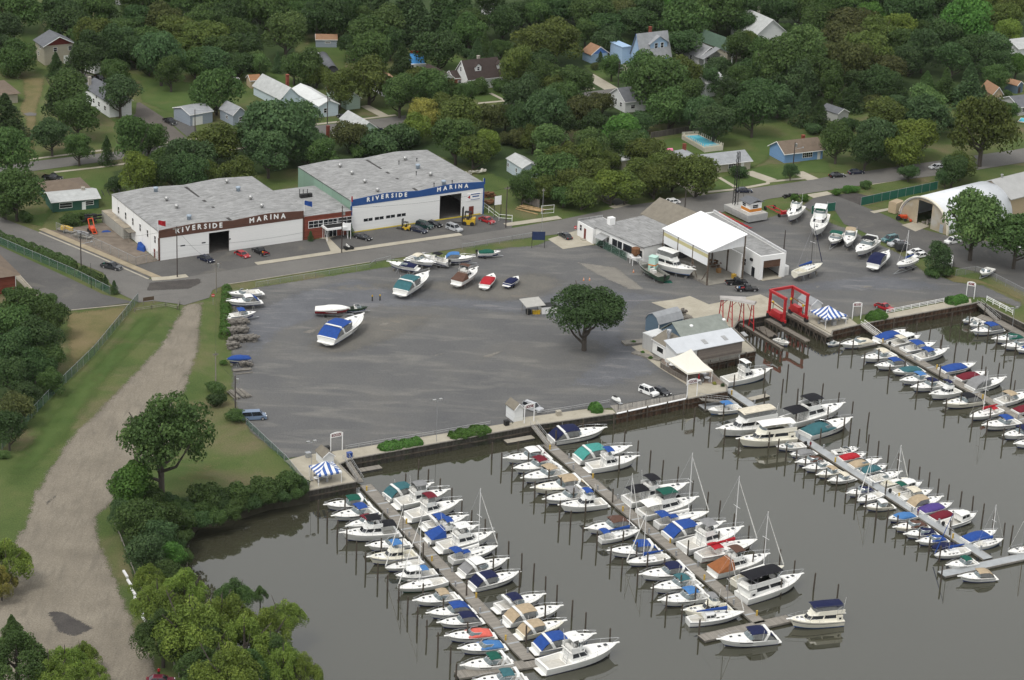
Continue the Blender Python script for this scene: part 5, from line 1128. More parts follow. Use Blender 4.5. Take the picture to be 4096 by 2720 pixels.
def boat_fly(root,L,c,o):
 """flybridge cruiser / convertible / trawler"""
 tr=o.get('trawler');h=Hull(L,o.get('B',(1.3+.235*L)),tc=o.get('tc',.28 if not tr else.12),fs=1.15*(L/10)**.5,fb=1.85*(L/10)**.5);hm=o.get('hull',WHITE)
 hull_parts(h,root,hm,BOOT[o.get('boot','navy')],paint(o['stripe'])if o.get('stripe')else None,CREAM if hm is CREAM else DECK)
 k=h.k;x0=h.x(h.tc+.02);x1=h.x(o.get('hx',.68));z0=h.z(.4)-.15;hh=1.25*k
 top=houseblock(root,h,x0,x1,z0,hh+.15,k,1.1*k,m=hm)
 zt=z0+hh+.15;w=h.b(.45)*.66;fx0=x0-(.3 if not tr else 1.6*k);fx1=x1-1.3*k
 m=MB();m.loft([[(x,-w*(1.12 if x<fx1-1 else.9),z),(x,w*(1.12 if x<fx1-1 else.9),z)]for z in(zt,)for x in(fx0,fx1-1.01,fx1)],False);m.build('fly_deck',DECK,root)
 def ring(z,e):return[(fx0+.2,-w*1.1,z),(fx1-1.0+e,-w*1.1,z),(fx1+e,-w*.55,z),(fx1+e,w*.55,z),(fx1-1.0+e,w*1.1,z),(fx0+.2,w*1.1,z)]
 a,b=ring(zt,0),ring(zt+.72*k,-.35*k);b2=[(x*.98+.02*fx0,y*.9,z)for x,y,z in b];a2=[(x*.98+.02*fx0,y*.9,z)for x,y,z in a]
 m=MB();m.loft([a,b,b2,a2],False);m.build('fly_coaming',hm,root)
 zc=zt+.72*k;m=MB();m.box(fx0+.5,fx0+1.1,-w*.8,w*.8,zt,zt+.5);m.box(fx1-1.6,fx1-1.1,-w*.4,w*.4,zt,zt+.8);m.build('fly_seat',VINYL,root)
 m=MB();f=[(fx1-.38*k-.7,-w*1.0,zc),(fx1-.38*k,-w*.5,zc),(fx1-.38*k,w*.5,zc),(fx1-.38*k-.7,w*1.0,zc)];m.loft([f,[(x-.25,y*.95,z+.35*k)for x,y,z in f]],False);m.build('fly_screen',WSH,root)
 tz=zt+1.95*k
 if o.get('hard'):
  canopy(root,fx0+.3,fx1-.2,w*1.05,tz,WHITE if o['hard']==1 else canvas(o['hard']),.08,zb=zc,name='hard_top')
  m=MB()
  for sg in(-1,1):
   for x in(fx0+.5,(fx0+fx1)/2,fx1-.5):m.tube((x,sg*w*.95,zc),(x,sg*w*.98,tz-.1),.045,n=4)
  m.build('tower_legs',CHROME,root)
 elif c:canopy(root,fx0+.5,fx1-.1,w*1.08,tz-.1,c,.2,zb=zc)
 if o.get('encl'):
  m=MB();q=[(fx0+.5,-w,zc),(fx1-.6,-w,zc),(fx1-.35,0,zc),(fx1-.6,w,zc),(fx0+.5,w,zc)];m.loft([q,[(x,y,tz-.25)for x,y,z in q]],False);m.build('enclosure',SCREEN,root)
 if o.get('aft'):
  xa=h.x(.02);canopy(root,xa+.2,x0+.3,w*1.15,zt+(.3 if not tr else 1.75)*k,o['aft'],.15,zb=h.fs if not tr else zt,name='aft_bimini')
 if o.get('tarp'):
  wb=h.b(.2);m=MB();A_=[(x0,y,zt+.1)for y in(-w,0,w)];B_=[(h.x(.0),y,h.fs+.1)for y in(-wb,0,wb)]
  m.loft([A_,B_,[(x+.06,y,z-.05)for x,y,z in B_],[(x+.06,y,z-.05)for x,y,z in A_]],False);m.build('aft_canvas',canvas(o['tarp']),root)
  m=MB();[m.add([(x0,sg*w,zt+.05),(h.x(0),sg*wb,h.fs+.08),(x0,sg*wb,h.fs+.08)],[(0,1,2)])for sg in(-1,1)];m.build('side_canvas',canvas(o['tarp']),root)
 if tr:
  m=MB();m.box(h.x(.04),x0+.05,-h.b(.1)*.86,h.b(.1)*.86,h.fs-.1,zt-.35);ac=m.build('aft_cabin',hm,root);g=MB()
  for sg in(-1,1):g.box(h.x(.07),x0-.3,sg*h.b(.1)*.86-.015,sg*h.b(.1)*.86+.015,h.fs+.35,h.fs+.75)
  g.build('window',GLASS,ac)
 m=MB()
 for sg in(-1,1):m.tube((x0-.5,sg*w*.4,h.fs*.5),(x0-.05,sg*w*.4,zt+.3),.04,n=4)
 for q in range(4):m.tube((x0-.45+.1*q,-w*.4,h.fs*.6+q*.5),(x0-.45+.1*q,w*.4,h.fs*.6+q*.5),.03,n=4)
 m.build('ladder',CHROME,root)
 zf=lambda x:h.z(h.t(x));m=MB();m.loft(dome(h,x1-.2,h.x(.90),h.b(.68)*.66,.15,zf,.32*k),True,False);m.build('fore_cabin',DECK,root,True)
 hatches(h,root,[(h.x(.76),0),(h.x(.84),0)],lambda x,y:zf(x)+.26*k,.5*k);bowrail(h,root,.4,.7)
 if not tr:platform(h,root)
 m=MB();m.lathe([(.28,0),(.3,.1),(.2,.28),(.01,.32)],8,((fx0+fx1)/2,0,tz if(o.get('hard'))else zc));m.build('radar_dome',WHITE,root)
 radio(root,fx0+.6,w,zt,3.2)
def boat_sail(root,L,c,o):
 h=Hull(L,o.get('B',.85+.24*L),fs=.95*(L/9)**.5,fb=1.2*(L/9)**.5,tc=.32,full=1.9);hm=o.get('hull',WHITE)
 h.b=lambda t:h.B/2*max(.02,(1-(abs(t-.42)/.60)**2.2)if t>.42 else(1-.34*((.42-t)/.42)**2))
 hull_parts(h,root,hm,BOOT[o.get('boot','navy')],paint(o['stripe'])if o.get('stripe')else None,CREAM if hm is CREAM else DECK)
 k=h.k;zt=lambda x:h.z(h.t(x));xc=h.x(.33);hc=.42*k
 m=MB();m.loft(dome(h,xc,h.x(.80),h.b(.4)*.66,h.b(.8)*.4,zt,hc,.35,fr=.6),True,False);tr=m.build('coach_roof',DECK,root)
 m=MB()
 for sg in(-1,1):
  for q in range(3):x=xc+.5+q*.95*k;y=sg*(h.b(h.t(x))*.645-.02*q);m.box(x,x+.5*k,min(y,y+sg*.06),max(y,y+sg*.06),zt(x)+.1,zt(x)+.25*k)
 m.build('portlight',GLASS,tr)
 hatches(h,root,[(h.x(.68),0)],lambda x,y:zt(x)+hc*.92,.45)
 xm=h.x(o.get('mx',.58));H=o.get('H',L*1.25);zb=zt(xm)+hc
 m=MB();m.tube((xm,0,zb-.2),(xm,0,zb+H),.085,.06,n=6);mo=m.build('mast',o.get('mastm',mat('white_spar',(.74,.74,.73),.35,.04)),root)
 m=MB();m.tube((xm,-.85*k,zb+H*.55),(xm,.85*k,zb+H*.55),.035,n=4);m.build('spreader',TRIM,mo)
 m=MB()
 for sg in(-1,1):m.path([(xm,0,zb+H),(xm,sg*.85*k,zb+H*.55),(xm-.15,sg*h.b(.55)*.95,zt(xm))],.014,3)
 m.tube((xm,0,zb+H),(h.x(0)+.1,0,h.fs),.014,n=3);m.build('rigging',STEEL,mo)
 m=MB();jb=o.get('jib','white');m.tube((h.x(1)-.1,0,h.fb+.3),(xm+.05,0,zb+H*.93),.11 if o.get('furl',1)else.015,.05 if o.get('furl',1)else.015,n=5);m.build('furled_jib',canvas(jb),root)
 bx=h.x(.12);zbm=zb+.75*k
 m=MB();m.tube((xm-.1,0,zbm),(bx,0,zbm+.05),.05,n=5);bo=m.build('boom',STEEL,root)
 if c:m=MB();m.loft([[(xm+(bx-xm)*s,r*math.sin(a),zbm+.08+r*1.5*math.cos(a))for a in(0,1.05,2.1,3.14,4.2,5.25)]for s,r in((-.01,.30),(.1,.24),(.5,.17),(.95,.09))],True,True);m.build('sail_cover',canvas(c),root)
 if o.get('dodger'):canopy(root,h.x(.20),h.x(.36),h.b(.3)*.7,zt(xc)+1.15*k,o['dodger'],.2,zb=zt(xc),name='dodger')
 if o.get('bim'):canopy(root,h.x(.02),h.x(.2),h.b(.15)*.9,zt(xc)+1.75*k,o['bim'],.15,zb=h.fs)
 if o.get('house'):houseblock(root,h,h.x(.28),h.x(.5),zt(xc),.95*k,k,.5)
 m=MB()
 for sg in(-1,1):
  pts=[(h.x(t),sg*max(.06,h.b(t)-.06),h.z(t)+.6)for t in(.0,.25,.5,.75,.92,1)];m.path(pts,.018,3)
  for p in pts:m.tube((p[0],p[1],p[2]-.6),p,.018,n=3)
 m.build('lifelines',CHROME,root)
def boat_open(root,L,c,o):
 """centre console, pilothouse or work skiff"""
 h=Hull(L,tc=.74,fs=.85*(L/7)**.4,fb=1.3*(L/7)**.4);hm=o.get('hull',WHITE)
 hull_parts(h,root,hm,BOOT[o.get('boot','navy')],paint(o['stripe'])if o.get('stripe')else None,o.get('deck',DECK),o.get('sole',COCK));k=h.k;s=h.fs*.38;xm=h.x(.46);w=h.b(.45)
 if o.get('pilot'):
  houseblock(root,h,h.x(.42),h.x(.78),h.z(.5)-.1,1.35,1,.4,.9)
  if o['pilot']==2:m=MB();m.loft(dome(h,h.x(.76),h.x(.93),h.b(.76)*.8,.2,lambda x:h.z(h.t(x)),.3),True,False);m.build('fore_cabin',DECK,root)
  canopy(root,h.x(.40),h.x(.70),w*.75,h.z(.5)+1.4,WHITE,.08,name='roof')
  if c:canopy(root,h.x(.22),h.x(.41),w*.7,h.z(.5)+1.2,c,.1,zb=h.fs)
 else:
  m=MB();m.box(xm-.4,xm+.4,-.45,.45,s,s+1.0);m.build('console',VINYL,root);m=MB();m.box(xm+.2,xm+.26,-.42,.42,s+1,s+1.45);m.build('windscreen',WSH,root)
  m=MB();m.box(xm-1.2,xm-.8,-.5,.5,s,s+.8);m.build('leaning_post',VINYL,root)
  if c:canopy(root,xm-1.3,xm+.9,w*.72,s+2.15,c,.08,zb=s+.3,name='t_top')
 bowrail(h,root,.6,.4,False);outboard(root,h.x(0),0,.55)
 if o.get('ob')==2:outboard(root,h.x(0),.6,.55)
KIND={'ex':(boat_express,'cruiser'),'rb':(boat_runabout,'runabout'),'fb':(boat_fly,'flybridge boat'),'sb':(boat_sail,'sailboat'),'op':(boat_open,'fishing boat')}
NAMES={'ex':'cabin_cruiser','rb':'runabout','fb':'flybridge_boat','sb':'sailboat','op':'fishing_boat'}
BOATS=[]
def boat(st,bw,kind,c,label,o=None,water=True,zd=None,group=None,short=None):
 o=dict(o or{});zs=(WZ if water else(zd if zd is not None else 1.0))
 hs,hb=(1.15,1.6)if kind in('ex','fb')else(.85,1.2)
 s,b=P(*st,zs+hs),P(*bw,zs+hb);u=V2(b)-V2(s);L=u.length*o.pop('ls',1);mid=(V2(s)+V2(b))/2
 if kind in('ex','fb'):L=max(L-.5,4)
 L=min(L,17)
 t=thing(NAMES[kind],label,KIND[kind][1]if kind!='ex' else 'motorboat',(mid.x,mid.y,zs),math.atan2(u.y,u.x),group)
 KIND[kind][0](t,L,c,o);BOATS.append((t,mid,u.normalized(),L,short));return t
TYPEW={'ex':'cabin cruiser','rb':'runabout','fb':'flybridge cruiser','sb':'sailboat','op':'fishing boat'}
def row(dk,side,items):
 """boats along one side of a dock, counted from the shore"""
 for i,it in enumerate(items):
  st,bw,kind,c=it[:4];o=it[4]if len(it)>4 else{}
  hc='cream' if o.get('hull')is CREAM else('navy hulled' if o.get('hull')is NAVYH else 'white')
  what=o.pop('what',TYPEW[kind]);feat=o.pop('feat',None)or((c+(' sail cover' if kind=='sb' else ' cover' if o.get('mode')in('cov','full')or kind=='rb' and 'mode' not in o else ' canvas'))if c else 'open cockpit')
  where='%s boat from shore on the %s of %s dock'%(ORD[i],side,dk)
  lab='%s %s with %s, %s'%(hc,what,feat,where)
  if len(lab.split())>16:lab=lab.replace(' boat from shore',' from shore')
  if len(lab.split())>16:lab=lab.replace(' on the ',' on ').replace(' top and maroon canvas',' and maroon canvas')
  boat(st,bw,kind,c,lab,o,group='boats moored along the docks',short='the %s boat on the %s of %s dock'%(ORD[i],side,dk))
NAVYH=paint('navy_hull',(.015,.025,.10));BLUEH=paint('blue_hull',(.03,.12,.4));BR=mat('varnish',(.22,.09,.03),.4,.2)
row('E','left',[((21,1040,1480),(21,630,1510),'ex','green',{'mode':'camp','stripe':'navy'}),((31,1110,-20),(31,700,48),'ex','blue',{'arch':0,'stripe':'blue'}),((31,1130,65),(31,830,135),'ex','maroon',{'mode':'camp','arch':0}),((31,1310,180),(31,775,222),'fb','black',{'aft':'black','hx':.7}),((31,1410,280),(31,1015,318),'ex',None,{'mode':'open','arch':0}),((31,1480,390),(31,1025,440),'fb','light blue',{'stripe':'blue','hull':CREAM,'B':3.6}),((31,1535,470),(31,1190,530),'sb',None,{'H':12,'mx':.55,'feat':'tall dark mast','mastm':mat('dark_spar',(.06,.055,.05),.5)}),((31,1660,570),(31,1285,610),'op','light blue',{'pilot':2,'feat':'small blue top','boot':'green','stripe':'navy'}),((31,1755,645),(31,1305,722),'sb',None,{'H':13.5,'mx':.56,'feat':'tall white mast','boot':'green'}),((31,1870,775),(31,1450,825),'ex','tan',{'mode':'bim'}),((31,2000,895),(31,1575,940),'ex','blue',{'mode':'camp','arch':0,'stripe':'navy'}),((31,2075,985),(31,1675,1025),'ex','navy',{'mode':'camp','boot':'navy','stripe':'navy','arch':0}),((31,2190,1120),(31,1745,1150),'ex','coral',{'mode':'cov','stripe':'black'}),((31,2290,1225),(31,1865,1265),'ex','light blue',{'mode':'cov','arch':0,'stripe':'navy'}),((31,2361,1370),(31,1890,1425),'ex','green',{'mode':'bim'}),((32,130,1530),(31,1995,1568),'ex','teal',{'mode':'bim'})])
row('E','right',[((21,1190,1435),(21,1635,1315),'ex','teal',{'mode':'camp'}),((21,1290,1500),(21,1785,1390),'fb','grey',{'encl':1,'feat':'grey enclosed top','boot':'navy'}),((31,1390,50),(21,1895,1490),'fb','maroon',{'encl':1,'hx':.62}),((31,1545,135),(31,1955,40),'ex','blue',{'mode':'bim'}),((31,1575,250),(31,2055,150),'fb','blue',{'tarp':'blue','hx':.6}),((31,1680,335),(31,2195,215),'fb',None,{'hard':1,'feat':'white hard top'}),((31,1795,455),(31,2230,330),'sb','white',{'H':12.5,'bim':'blue','dodger':'blue','feat':'blue bimini'}),((31,1885,565),(31,2330,440),'ex','grey',{'mode':'hard','stripe':'navy','feat':'grey hard top'}),((31,1980,685),(32,75,565),'ex','navy',{'mode':'camp','stripe':'navy'}),((31,2215,890),(32,305,768),'ex','navy',{'mode':'bim','stripe':'navy','feat':'navy bimini'}),((31,2300,1010),(32,465,880),'ex','tan',{'mode':'camp'}),((32,60,1130),(32,500,1010),'ex','tan',{'mode':'camp','arch':1,'hull':CREAM}),((32,205,1265),(32,770,1140),'ex','blue',{'mode':'camp','boot':'blue','stripe':'blue'}),((32,255,1440),(32,980,1250),'fb',None,{'hard':1,'feat':'tall white tower','what':'big sportfisher','tc':.32,'hx':.62})])
row('D','left',[((22,335,1040),(21,2285,1084),'ex','maroon',{'mode':'hard','feat':'white top and maroon canvas'}),((22,400,1115),(22,5,1180),'ex','maroon',{'mode':'bim','stripe':'navy','arch':1}),((22,490,1190),(22,85,1270),'ex','tan',{'mode':'bim'}),((22,690,1310),(22,175,1365),'ex','tan',{'mode':'camp','hull':CREAM}),((22,700,1400),(22,285,1465),'ex','grey',{'mode':'bim','stripe':'navy'}),((22,865,1480),(22,430,1530),'fb','blue',{'hx':.62}),((32,1110,110),(32,675,165),'ex','brown',{'mode':'camp','arch':0}),((32,810,265),(32,1180,180),'sb','blue',{'H':12,'mx':.72,'bim':'blue'}),((32,1360,345),(32,885,370),'ex','blue',{'mode':'camp','stripe':'navy'}),((32,1440,425),(32,1055,480),'sb','blue',{'H':9.5,'mx':.6}),((32,1640,540),(32,1175,590),'ex','navy',{'mode':'camp'}),((32,1720,640),(32,1290,715),'ex','teal',{'mode':'bim'}),((32,1810,765),(32,1350,830),'ex','light blue',{'mode':'bim'}),((32,2020,885),(32,1570,930),'fb','grey',{'hull':CREAM,'hx':.62,'boot':'red'}),((32,1620,1020),(32,2140,940),'sb','blue',{'H':11.5,'mx':.68,'house':1,'stripe':'navy','mastm':mat('grey_spar',(.2,.19,.18),.5)})])
boat((33,80,1150),(32,1895,1190),'ex','navy','large white cruiser with navy covers moored outside the D dock cross head',{'mode':'camp','arch':1},short='the large navy covered cruiser outside D dock',group='boats moored along the docks')
boat((33,690,985),(33,178,1015),'fb','navy','cream trawler with two navy canopies at the tip of the D dock cross head',{'trawler':1,'aft':'navy','hull':CREAM,'encl':1,'hx':.74,'boot':'blue','stripe':'navy'},short='the cream trawler at the D dock tip',group='boats moored along the docks')
row('D','right',[((22,345,905),(22,870,810),'ex','navy',{'mode':'camp','stripe':'navy','arch':1}),((22,585,1085),(22,1100,980),'ex','turquoise',{'mode':'camp'}),((22,695,1165),(22,1170,1080),'fb','blue',{'hx':.6}),((22,1045,1480),(22,1625,1340),'fb','black',{'aft':'black','hx':.6}),((22,1175,1600),(22,1715,1465),'fb','green',{'encl':1,'aft':'white','hx':.7,'feat':'green fly canvas'}),((32,1330,130),(32,1815,20),'sb','white',{'H':13,'dodger':'blue','bim':'blue','feat':'blue dodger','mx':.6}),((32,1410,235),(32,1965,110),'ex','blue',{'mode':'camp','arch':1}),((32,1560,345),(32,2130,175),'fb','grey',{'hx':.62,'feat':'grey fly canvas'}),((32,1715,430),(32,2260,280),'sb','red',{'H':14,'dodger':'red','boot':'red','stripe':'maroon','mx':.6}),((32,1840,560),(32,2370,420),'fb','brown',{'tarp':'rust','hx':.62,'feat':'orange brown tarp'}),((32,2045,665),(33,145,520),'sb','white',{'H':12,'dodger':'black','boot':'red','feat':'black dodger','hull':CREAM}),((32,2105,800),(33,320,610),'fb','black',{'trawler':1,'aft':'black','hx':.7,'what':'trawler'})])
row('C','left',[((22,2105,615),(22,1805,650),'op','light blue',{'boot':'blue'}),((23,60,760),(22,1885,840),'fb','cream',{'trawler':1,'encl':1,'hx':.74,'what':'trawler','feat':'cream bimini'}),((23,245,880),(22,2070,930),'fb','white',{'trawler':1,'hx':.76,'what':'trawler','feat':'white fly bridge','hull':CREAM}),((23,335,960),(23,75,980),'rb',None,{'mode':'open','ob':1,'tc':.6}),((23,415,1020),(23,208,1050),'rb','grey',{}),((23,500,1075),(23,258,1110),'ex','brown',{'mode':'cov','arch':0}),((23,595,1130),(23,328,1165),'ex',None,{'mode':'open','arch':0}),((23,670,1180),(23,452,1225),'ex','tan',{'mode':'bim','arch':0,'hull':CREAM}),((23,785,1240),(23,558,1280),'ex','cream',{'mode':'bim','arch':0,'stripe':'brown','boot':'black'}),((23,965,1355),(23,728,1395),'ex','navy',{'mode':'cov','arch':0}),((23,1050,1410),(23,823,1480),'sb',None,{'H':8.5,'feat':'bare mast'}),((23,1150,1500),(23,893,1515),'ex','cream',{'mode':'hard','arch':0,'hull':CREAM}),((33,1350,35),(33,1108,75),'rb','light blue',{}),((33,1460,110),(33,1158,145),'ex','brown',{'mode':'cov','arch':0,'hull':CREAM}),((33,1545,178),(33,1258,205),'ex','navy',{'mode':'cov','arch':0,'stripe':'navy'}),((33,1640,240),(33,1373,270),'ex','blue',{'mode':'cov','arch':0}),((33,1740,315),(33,1503,340),'rb','navy',{'mode':'full'}),((33,1850,360),(33,1533,415),'sb','blue',{'H':8.5,'jib':'blue','mastm':mat('grey_spar',(.2,.19,.18),.5)}),((33,1930,455),(33,1648,490),'ex','green',{'mode':'bim','arch':0,'ob':1,'feat':'small green top'})])
boat((33,2090,585),(33,1758,595),'ex','tan','white cruiser with tan canvas moored outside the C dock cross head',{'mode':'camp','arch':0,'stripe':'navy'},short='the tan topped cruiser outside C dock',group='boats moored along the docks')
boat((33,2480,345),(33,2212,375),'sb','green','small sailboat with green cover behind the C dock cross head',{'H':8,'mx':.45,'mastm':BR,'furl':0},short='the green covered sailboat on C dock head',group='boats moored along the docks')
row('C','right',[((22,1950,370),(23,35,275),'fb',None,{'hard':1,'feat':'tall white hard top','what':'sportfisher','tc':.34,'hx':.62,'boot':'blue'}),((23,150,755),(23,705,605),'fb','black',{'aft':'black','hx':.66}),((23,330,865),(23,775,720),'ex','teal',{'mode':'cov','arch':0}),((23,600,1030),(23,835,995),'rb',None,{'mode':'open','sole':BLACK,'feat':'dark open seats'}),((23,665,1090),(23,905,1040),'rb','red',{}),((23,755,1150),(23,1045,1080),'ex','tan',{'mode':'cov','arch':0}),((23,850,1210),(23,1100,1150),'rb','teal',{}),((23,930,1285),(23,1235,1200),'ex',None,{'mode':'open','arch':0,'boot':'blue','stripe':'blue','feat':'blue striped hull'}),((23,1060,1330),(23,1290,1260),'sb',None,{'H':7.5,'hull':CREAM,'feat':'thin bare mast','furl':1}),((23,1135,1395),(23,1420,1315),'op','green',{'pilot':1,'stripe':'navy'}),((23,1220,1450),(23,1515,1380),'rb','cream',{'mode':'open','feat':'cream top'}),((23,1300,1515),(23,1615,1430),'ex','tan',{'mode':'camp','arch':0,'stripe':'black'}),((23,1400,1575),(23,1700,1500),'rb','purple',{}),((33,1510,75),(33,1765,-5),'rb','maroon',{}),((33,1625,130),(33,1920,35),'op',None,{'pilot':1,'feat':'white pilothouse','stripe':'navy'}),((33,1810,275),(33,2108,185),'rb','blue',{}),((33,1915,325),(33,2170,255),'sb','blue',{'H':7.5,'furl':0,'boot':'blue'})])
row('B','left',[((23,960,-5),(23,670,30),'ex','cream',{'mode':'cov','arch':0}),((23,1165,115),(23,868,160),'ex','cream',{'mode':'bim','arch':0}),((23,1260,195),(23,990,225),'ex','blue',{'mode':'camp','arch':0}),((23,1410,260),(23,1148,288),'rb','teal',{}),((23,1500,325),(23,1222,362),'ex','light blue',{'mode':'bim','arch':0,'stripe':'navy'}),((23,1615,385),(23,1322,427),'ex','navy',{'mode':'bim','arch':0}),((23,1760,450),(23,1492,500),'fb','navy',{'hx':.62}),((23,1960,535),(23,1622,580),'ex','black',{'mode':'camp','arch':0,'hull':CREAM}),((23,2150,640),(23,1858,710),'sb','red',{'H':9.5,'dodger':'red','furl':0}),((23,2315,735),(23,1978,780),'ex','blue',{'mode':'bim','stripe':'black','arch':0}),((23,2450,820),(23,2168,870),'ex','navy',{'mode':'camp','arch':0}),((23,2520,915),(23,2273,940),'ex',None,{'mode':'open','arch':0})])
row('B','right',[((13,1010,1560),(13,1275,1472),'rb','blue',{}),((23,1130,35),(13,1405,1530),'op','cream',{'pilot':2,'feat':'cream pilothouse'}),((23,1245,90),(23,1545,25),'rb','blue',{'mode':'open','boot':'blue','stripe':'blue','feat':'small blue bimini'}),((23,1360,155),(23,1665,70),'ex','blue',{'mode':'bim','arch':0}),((23,1600,280),(23,1915,215),'rb','blue',{'stripe':'navy','hull':WHITE}),((23,1750,355),(23,2015,290),'rb','maroon',{}),((23,1850,435),(23,2195,340),'ex','grey',{'mode':'camp','stripe':'black','arch':0}),((23,2115,565),(23,2430,470),'ex','tan',{'mode':'bim','arch':0}),((23,2275,655),(23,2520,590),'rb','maroon',{})])
row('A','left',[((13,1930,1360),(13,1797,1385),'rb',None,{'mode':'open','feat':'folded blue canvas'}),((13,2010,1395),(13,1862,1425),'rb',None,{'mode':'open'}),((13,2150,1440),(13,1877,1478),'ex','blue',{'mode':'camp','arch':0,'stripe':'blue'}),((13,2350,1525),(13,2068,1548),'ex','green',{'mode':'cov','arch':0}),((23,2420,20),(23,2162,40),'ex',None,{'mode':'open','arch':0}),((23,2520,60),(23,2292,85),'rb','blue',{})])
boat((23,655,10),(23,540,25),'rb',None,'low white skiff beside the B dock patio wall',{'mode':'open','ls':.9},short='the low white skiff by B dock',group='boats moored along the docks')
boat(('l',1160,900),('l',1430,1000),'op',None,'white open skiff with outboard moored in the left lift slip',{'ls':.8},short='the skiff in the lift slip',group='boats moored along the docks')
near={}
for o in PILES:
 q=V2(o.location);best=min((x for x in BOATS if x[4]),key=lambda x:(x[1]+x[2]*x[3]*.5-q).length);near.setdefault(best[4],[]).append((o,(best[1]+best[2]*best[3]*.5-q).length))
for k,v in near.items():
 v.sort(key=lambda a:-pix(a[0].location)[1])
 for i,(o,d)in enumerate(v):
  pre='' if len(v)==1 else('front ','back ')[i]if len(v)==2 else('frontmost ','second frontmost ','third frontmost ','fourth frontmost ','fifth frontmost ','sixth frontmost ','seventh frontmost ')[i]
  o['label']='%swooden mooring pile nearest %s'%(pre,k)
def stand(label,b,n=2,trailer=False):
 t,mid,u,L,_=b;z=t.location.z;r=thing('boat_trailer' if trailer else 'boat_cradle',label,'trailer' if trailer else 'cradle',(mid.x,mid.y,0),math.atan2(u.y,u.x));m=MB()
 if trailer:
  for y in(-.75,.75):m.tube((-L*.45,y,.6),(L*.2,y,.6),.07,n=5);m.tube((L*.2,y,.6),(L*.62,0,.55),.07,n=5)
  m.tube((-L*.3,-1,.6),(-L*.3,1,.6),.07);m.tube((L*.1,-.8,.6),(L*.1,.8,.6),.06);m.build('frame',STEEL,r)
  for y in(-1.05,1.05):w=MB();w.add(*wheel_geo(.32,.22));o=w.build('wheel',BLACK,r);o.location=(-L*.2,y,.32)
 else:
  for x in(-L*.3,L*.05,L*.3):m=MB();m.box(x-.2,x+.2,-.25,.25,0,z-.45);m.build('keel_block',OLDWOOD,r)
  for x in(-L*.28,L*.12):
   for s in(-1,1):
    m=MB()
    for e in(-.35,.35):m.tube((x+e,s*(1.25+abs(e)*.3),0),(x,s*.95,z+.1),.035,n=4)
    m.build('jack_stand',STEEL,r)
 return r
def wheel_geo(r,w,n=14):
 vs=[];
 for y in(-w/2,w/2):
  for i in range(n):vs.append((r*math.cos(6.2832*i/n),y,r*math.sin(6.2832*i/n)))
 return vs,[tuple(range(n)),tuple(range(2*n-1,n-1,-1))]+[(i,(i+1)%n,n+(i+1)%n,n+i)for i in range(n)]
def ashore(st,bw,kind,c,label,o=None,tr=False,zd=1.0,cl=None):
 boat(st,bw,kind,c,label,o,False,zd,'boats stored ashore');stand(cl or('trailer under the ' if tr else 'stands under the ')+' '.join(label.split()[:13]),BOATS[-1],trailer=tr)
ashore((10,2400,1185),(10,2092,1195),'ex','blue','white pilothouse cruiser with blue aft canvas beside the yard hedge',{'mode':'hard','arch':0,'stripe':'navy'})
ashore((11,40,1115),(10,2110,1135),'rb',None,'white open powerboat behind the pilothouse cruiser by the yard hedge',{'mode':'open'},True)
ashore((10,2122,1335),(10,2361,1300),'rb','blue','navy and white open runabout on a trailer above the stone pallets',{'mode':'open','stripe':'navy','rail':0},True,.8)
ashore((20,2305,150),(20,2093,165),'rb','blue','runabout under a bright blue full cover beside the stone pallets',{'mode':'full'},False,.8)
ashore((11,545,1275),(11,870,1270),'rb','white','red hulled boat under a pale tarp on a trailer',{'mode':'full','hull':paint('red_hull',(.25,.015,.025)),'boot':'red'},True,1.0)
ashore((11,840,1265),(11,1030,1250),'rb',None,'small dark green flat boat behind the red hulled boat',{'mode':'open','hull':mat('dark_green_hull',(.03,.06,.035),.7),'deck':mat('dark_green_deck',(.04,.06,.04),.8),'sole':BLACK,'rail':0},True,.6)
ashore((11,640,1560),(11,995,1335),'ex','blue','large white cruiser with blue canvas in the middle of the gravel yard',{'mode':'camp','arch':1,'boot':'blue'})
ashore((11,1325,1115),(11,1595,940),'ex','teal','large white cruiser with teal canvas standing in the gravel yard',{'mode':'camp','arch':1})
ashore((11,1490,885),(11,1212,830),'ex','navy','white cruiser with navy cockpit cover at the yard grass verge',{'mode':'cov','arch':0,'stripe':'black','boot':'navy'})
ashore((11,1400,790),(11,1655,845),'ex','cream','white cruiser with cream top behind the navy covered cruiser',{'mode':'bim','arch':0})
ashore((11,1775,845),(11,1540,780),'op','black','white centre console boat with black top between two cruisers',{},True)
ashore((11,1735,795),(11,2020,785),'ex','light blue','white cuddy cruiser with sky blue canvas on a trailer',{'mode':'camp','arch':0,'stripe':'navy'},True)
ashore((11,2045,755),(11,2258,742),'rb','green','white runabout with dark green cover on a trailer near the street',{'ob':1,'rail':0},True,.7)
ashore((11,1845,1025),(11,2045,900),'fb','brown','small white flybridge boat with dark brown canvas in the yard',{'hx':.62,'tarp':'brown','boot':'red'})
ashore((11,2105,1060),(11,2190,950),'rb','red','small white runabout with a red cover in the yard',{'rail':0},True,.6)
ashore((11,2315,1045),(12,58,970),'rb','navy','small navy runabout with a dark navy cover right of the red one',{'rail':0,'hull':NAVYH},True,.6)
ashore((12,1310,830),(12,1690,935),'fb','blue','large white motor yacht with a blue bow cover beside the boat house',{'hard':1,'hx':.66,'boot':'blue','tc':.1,'encl':1})
ashore((12,1405,985),(12,1165,845),'op',None,'dark green work boat with a mint wheelhouse beside the motor yacht',{'hull':mat('dark_green_hull',(.03,.06,.035),.7),'boot':'green','deck':mat('grey_work_deck',(.2,.2,.18),.8,.3),'sole':OLDWOOD})
ashore((13,300,330),(13,190,440),'fb',None,'white sedan cruiser near the red trailer in the storage yard',{'hx':.68,'B':3.6})
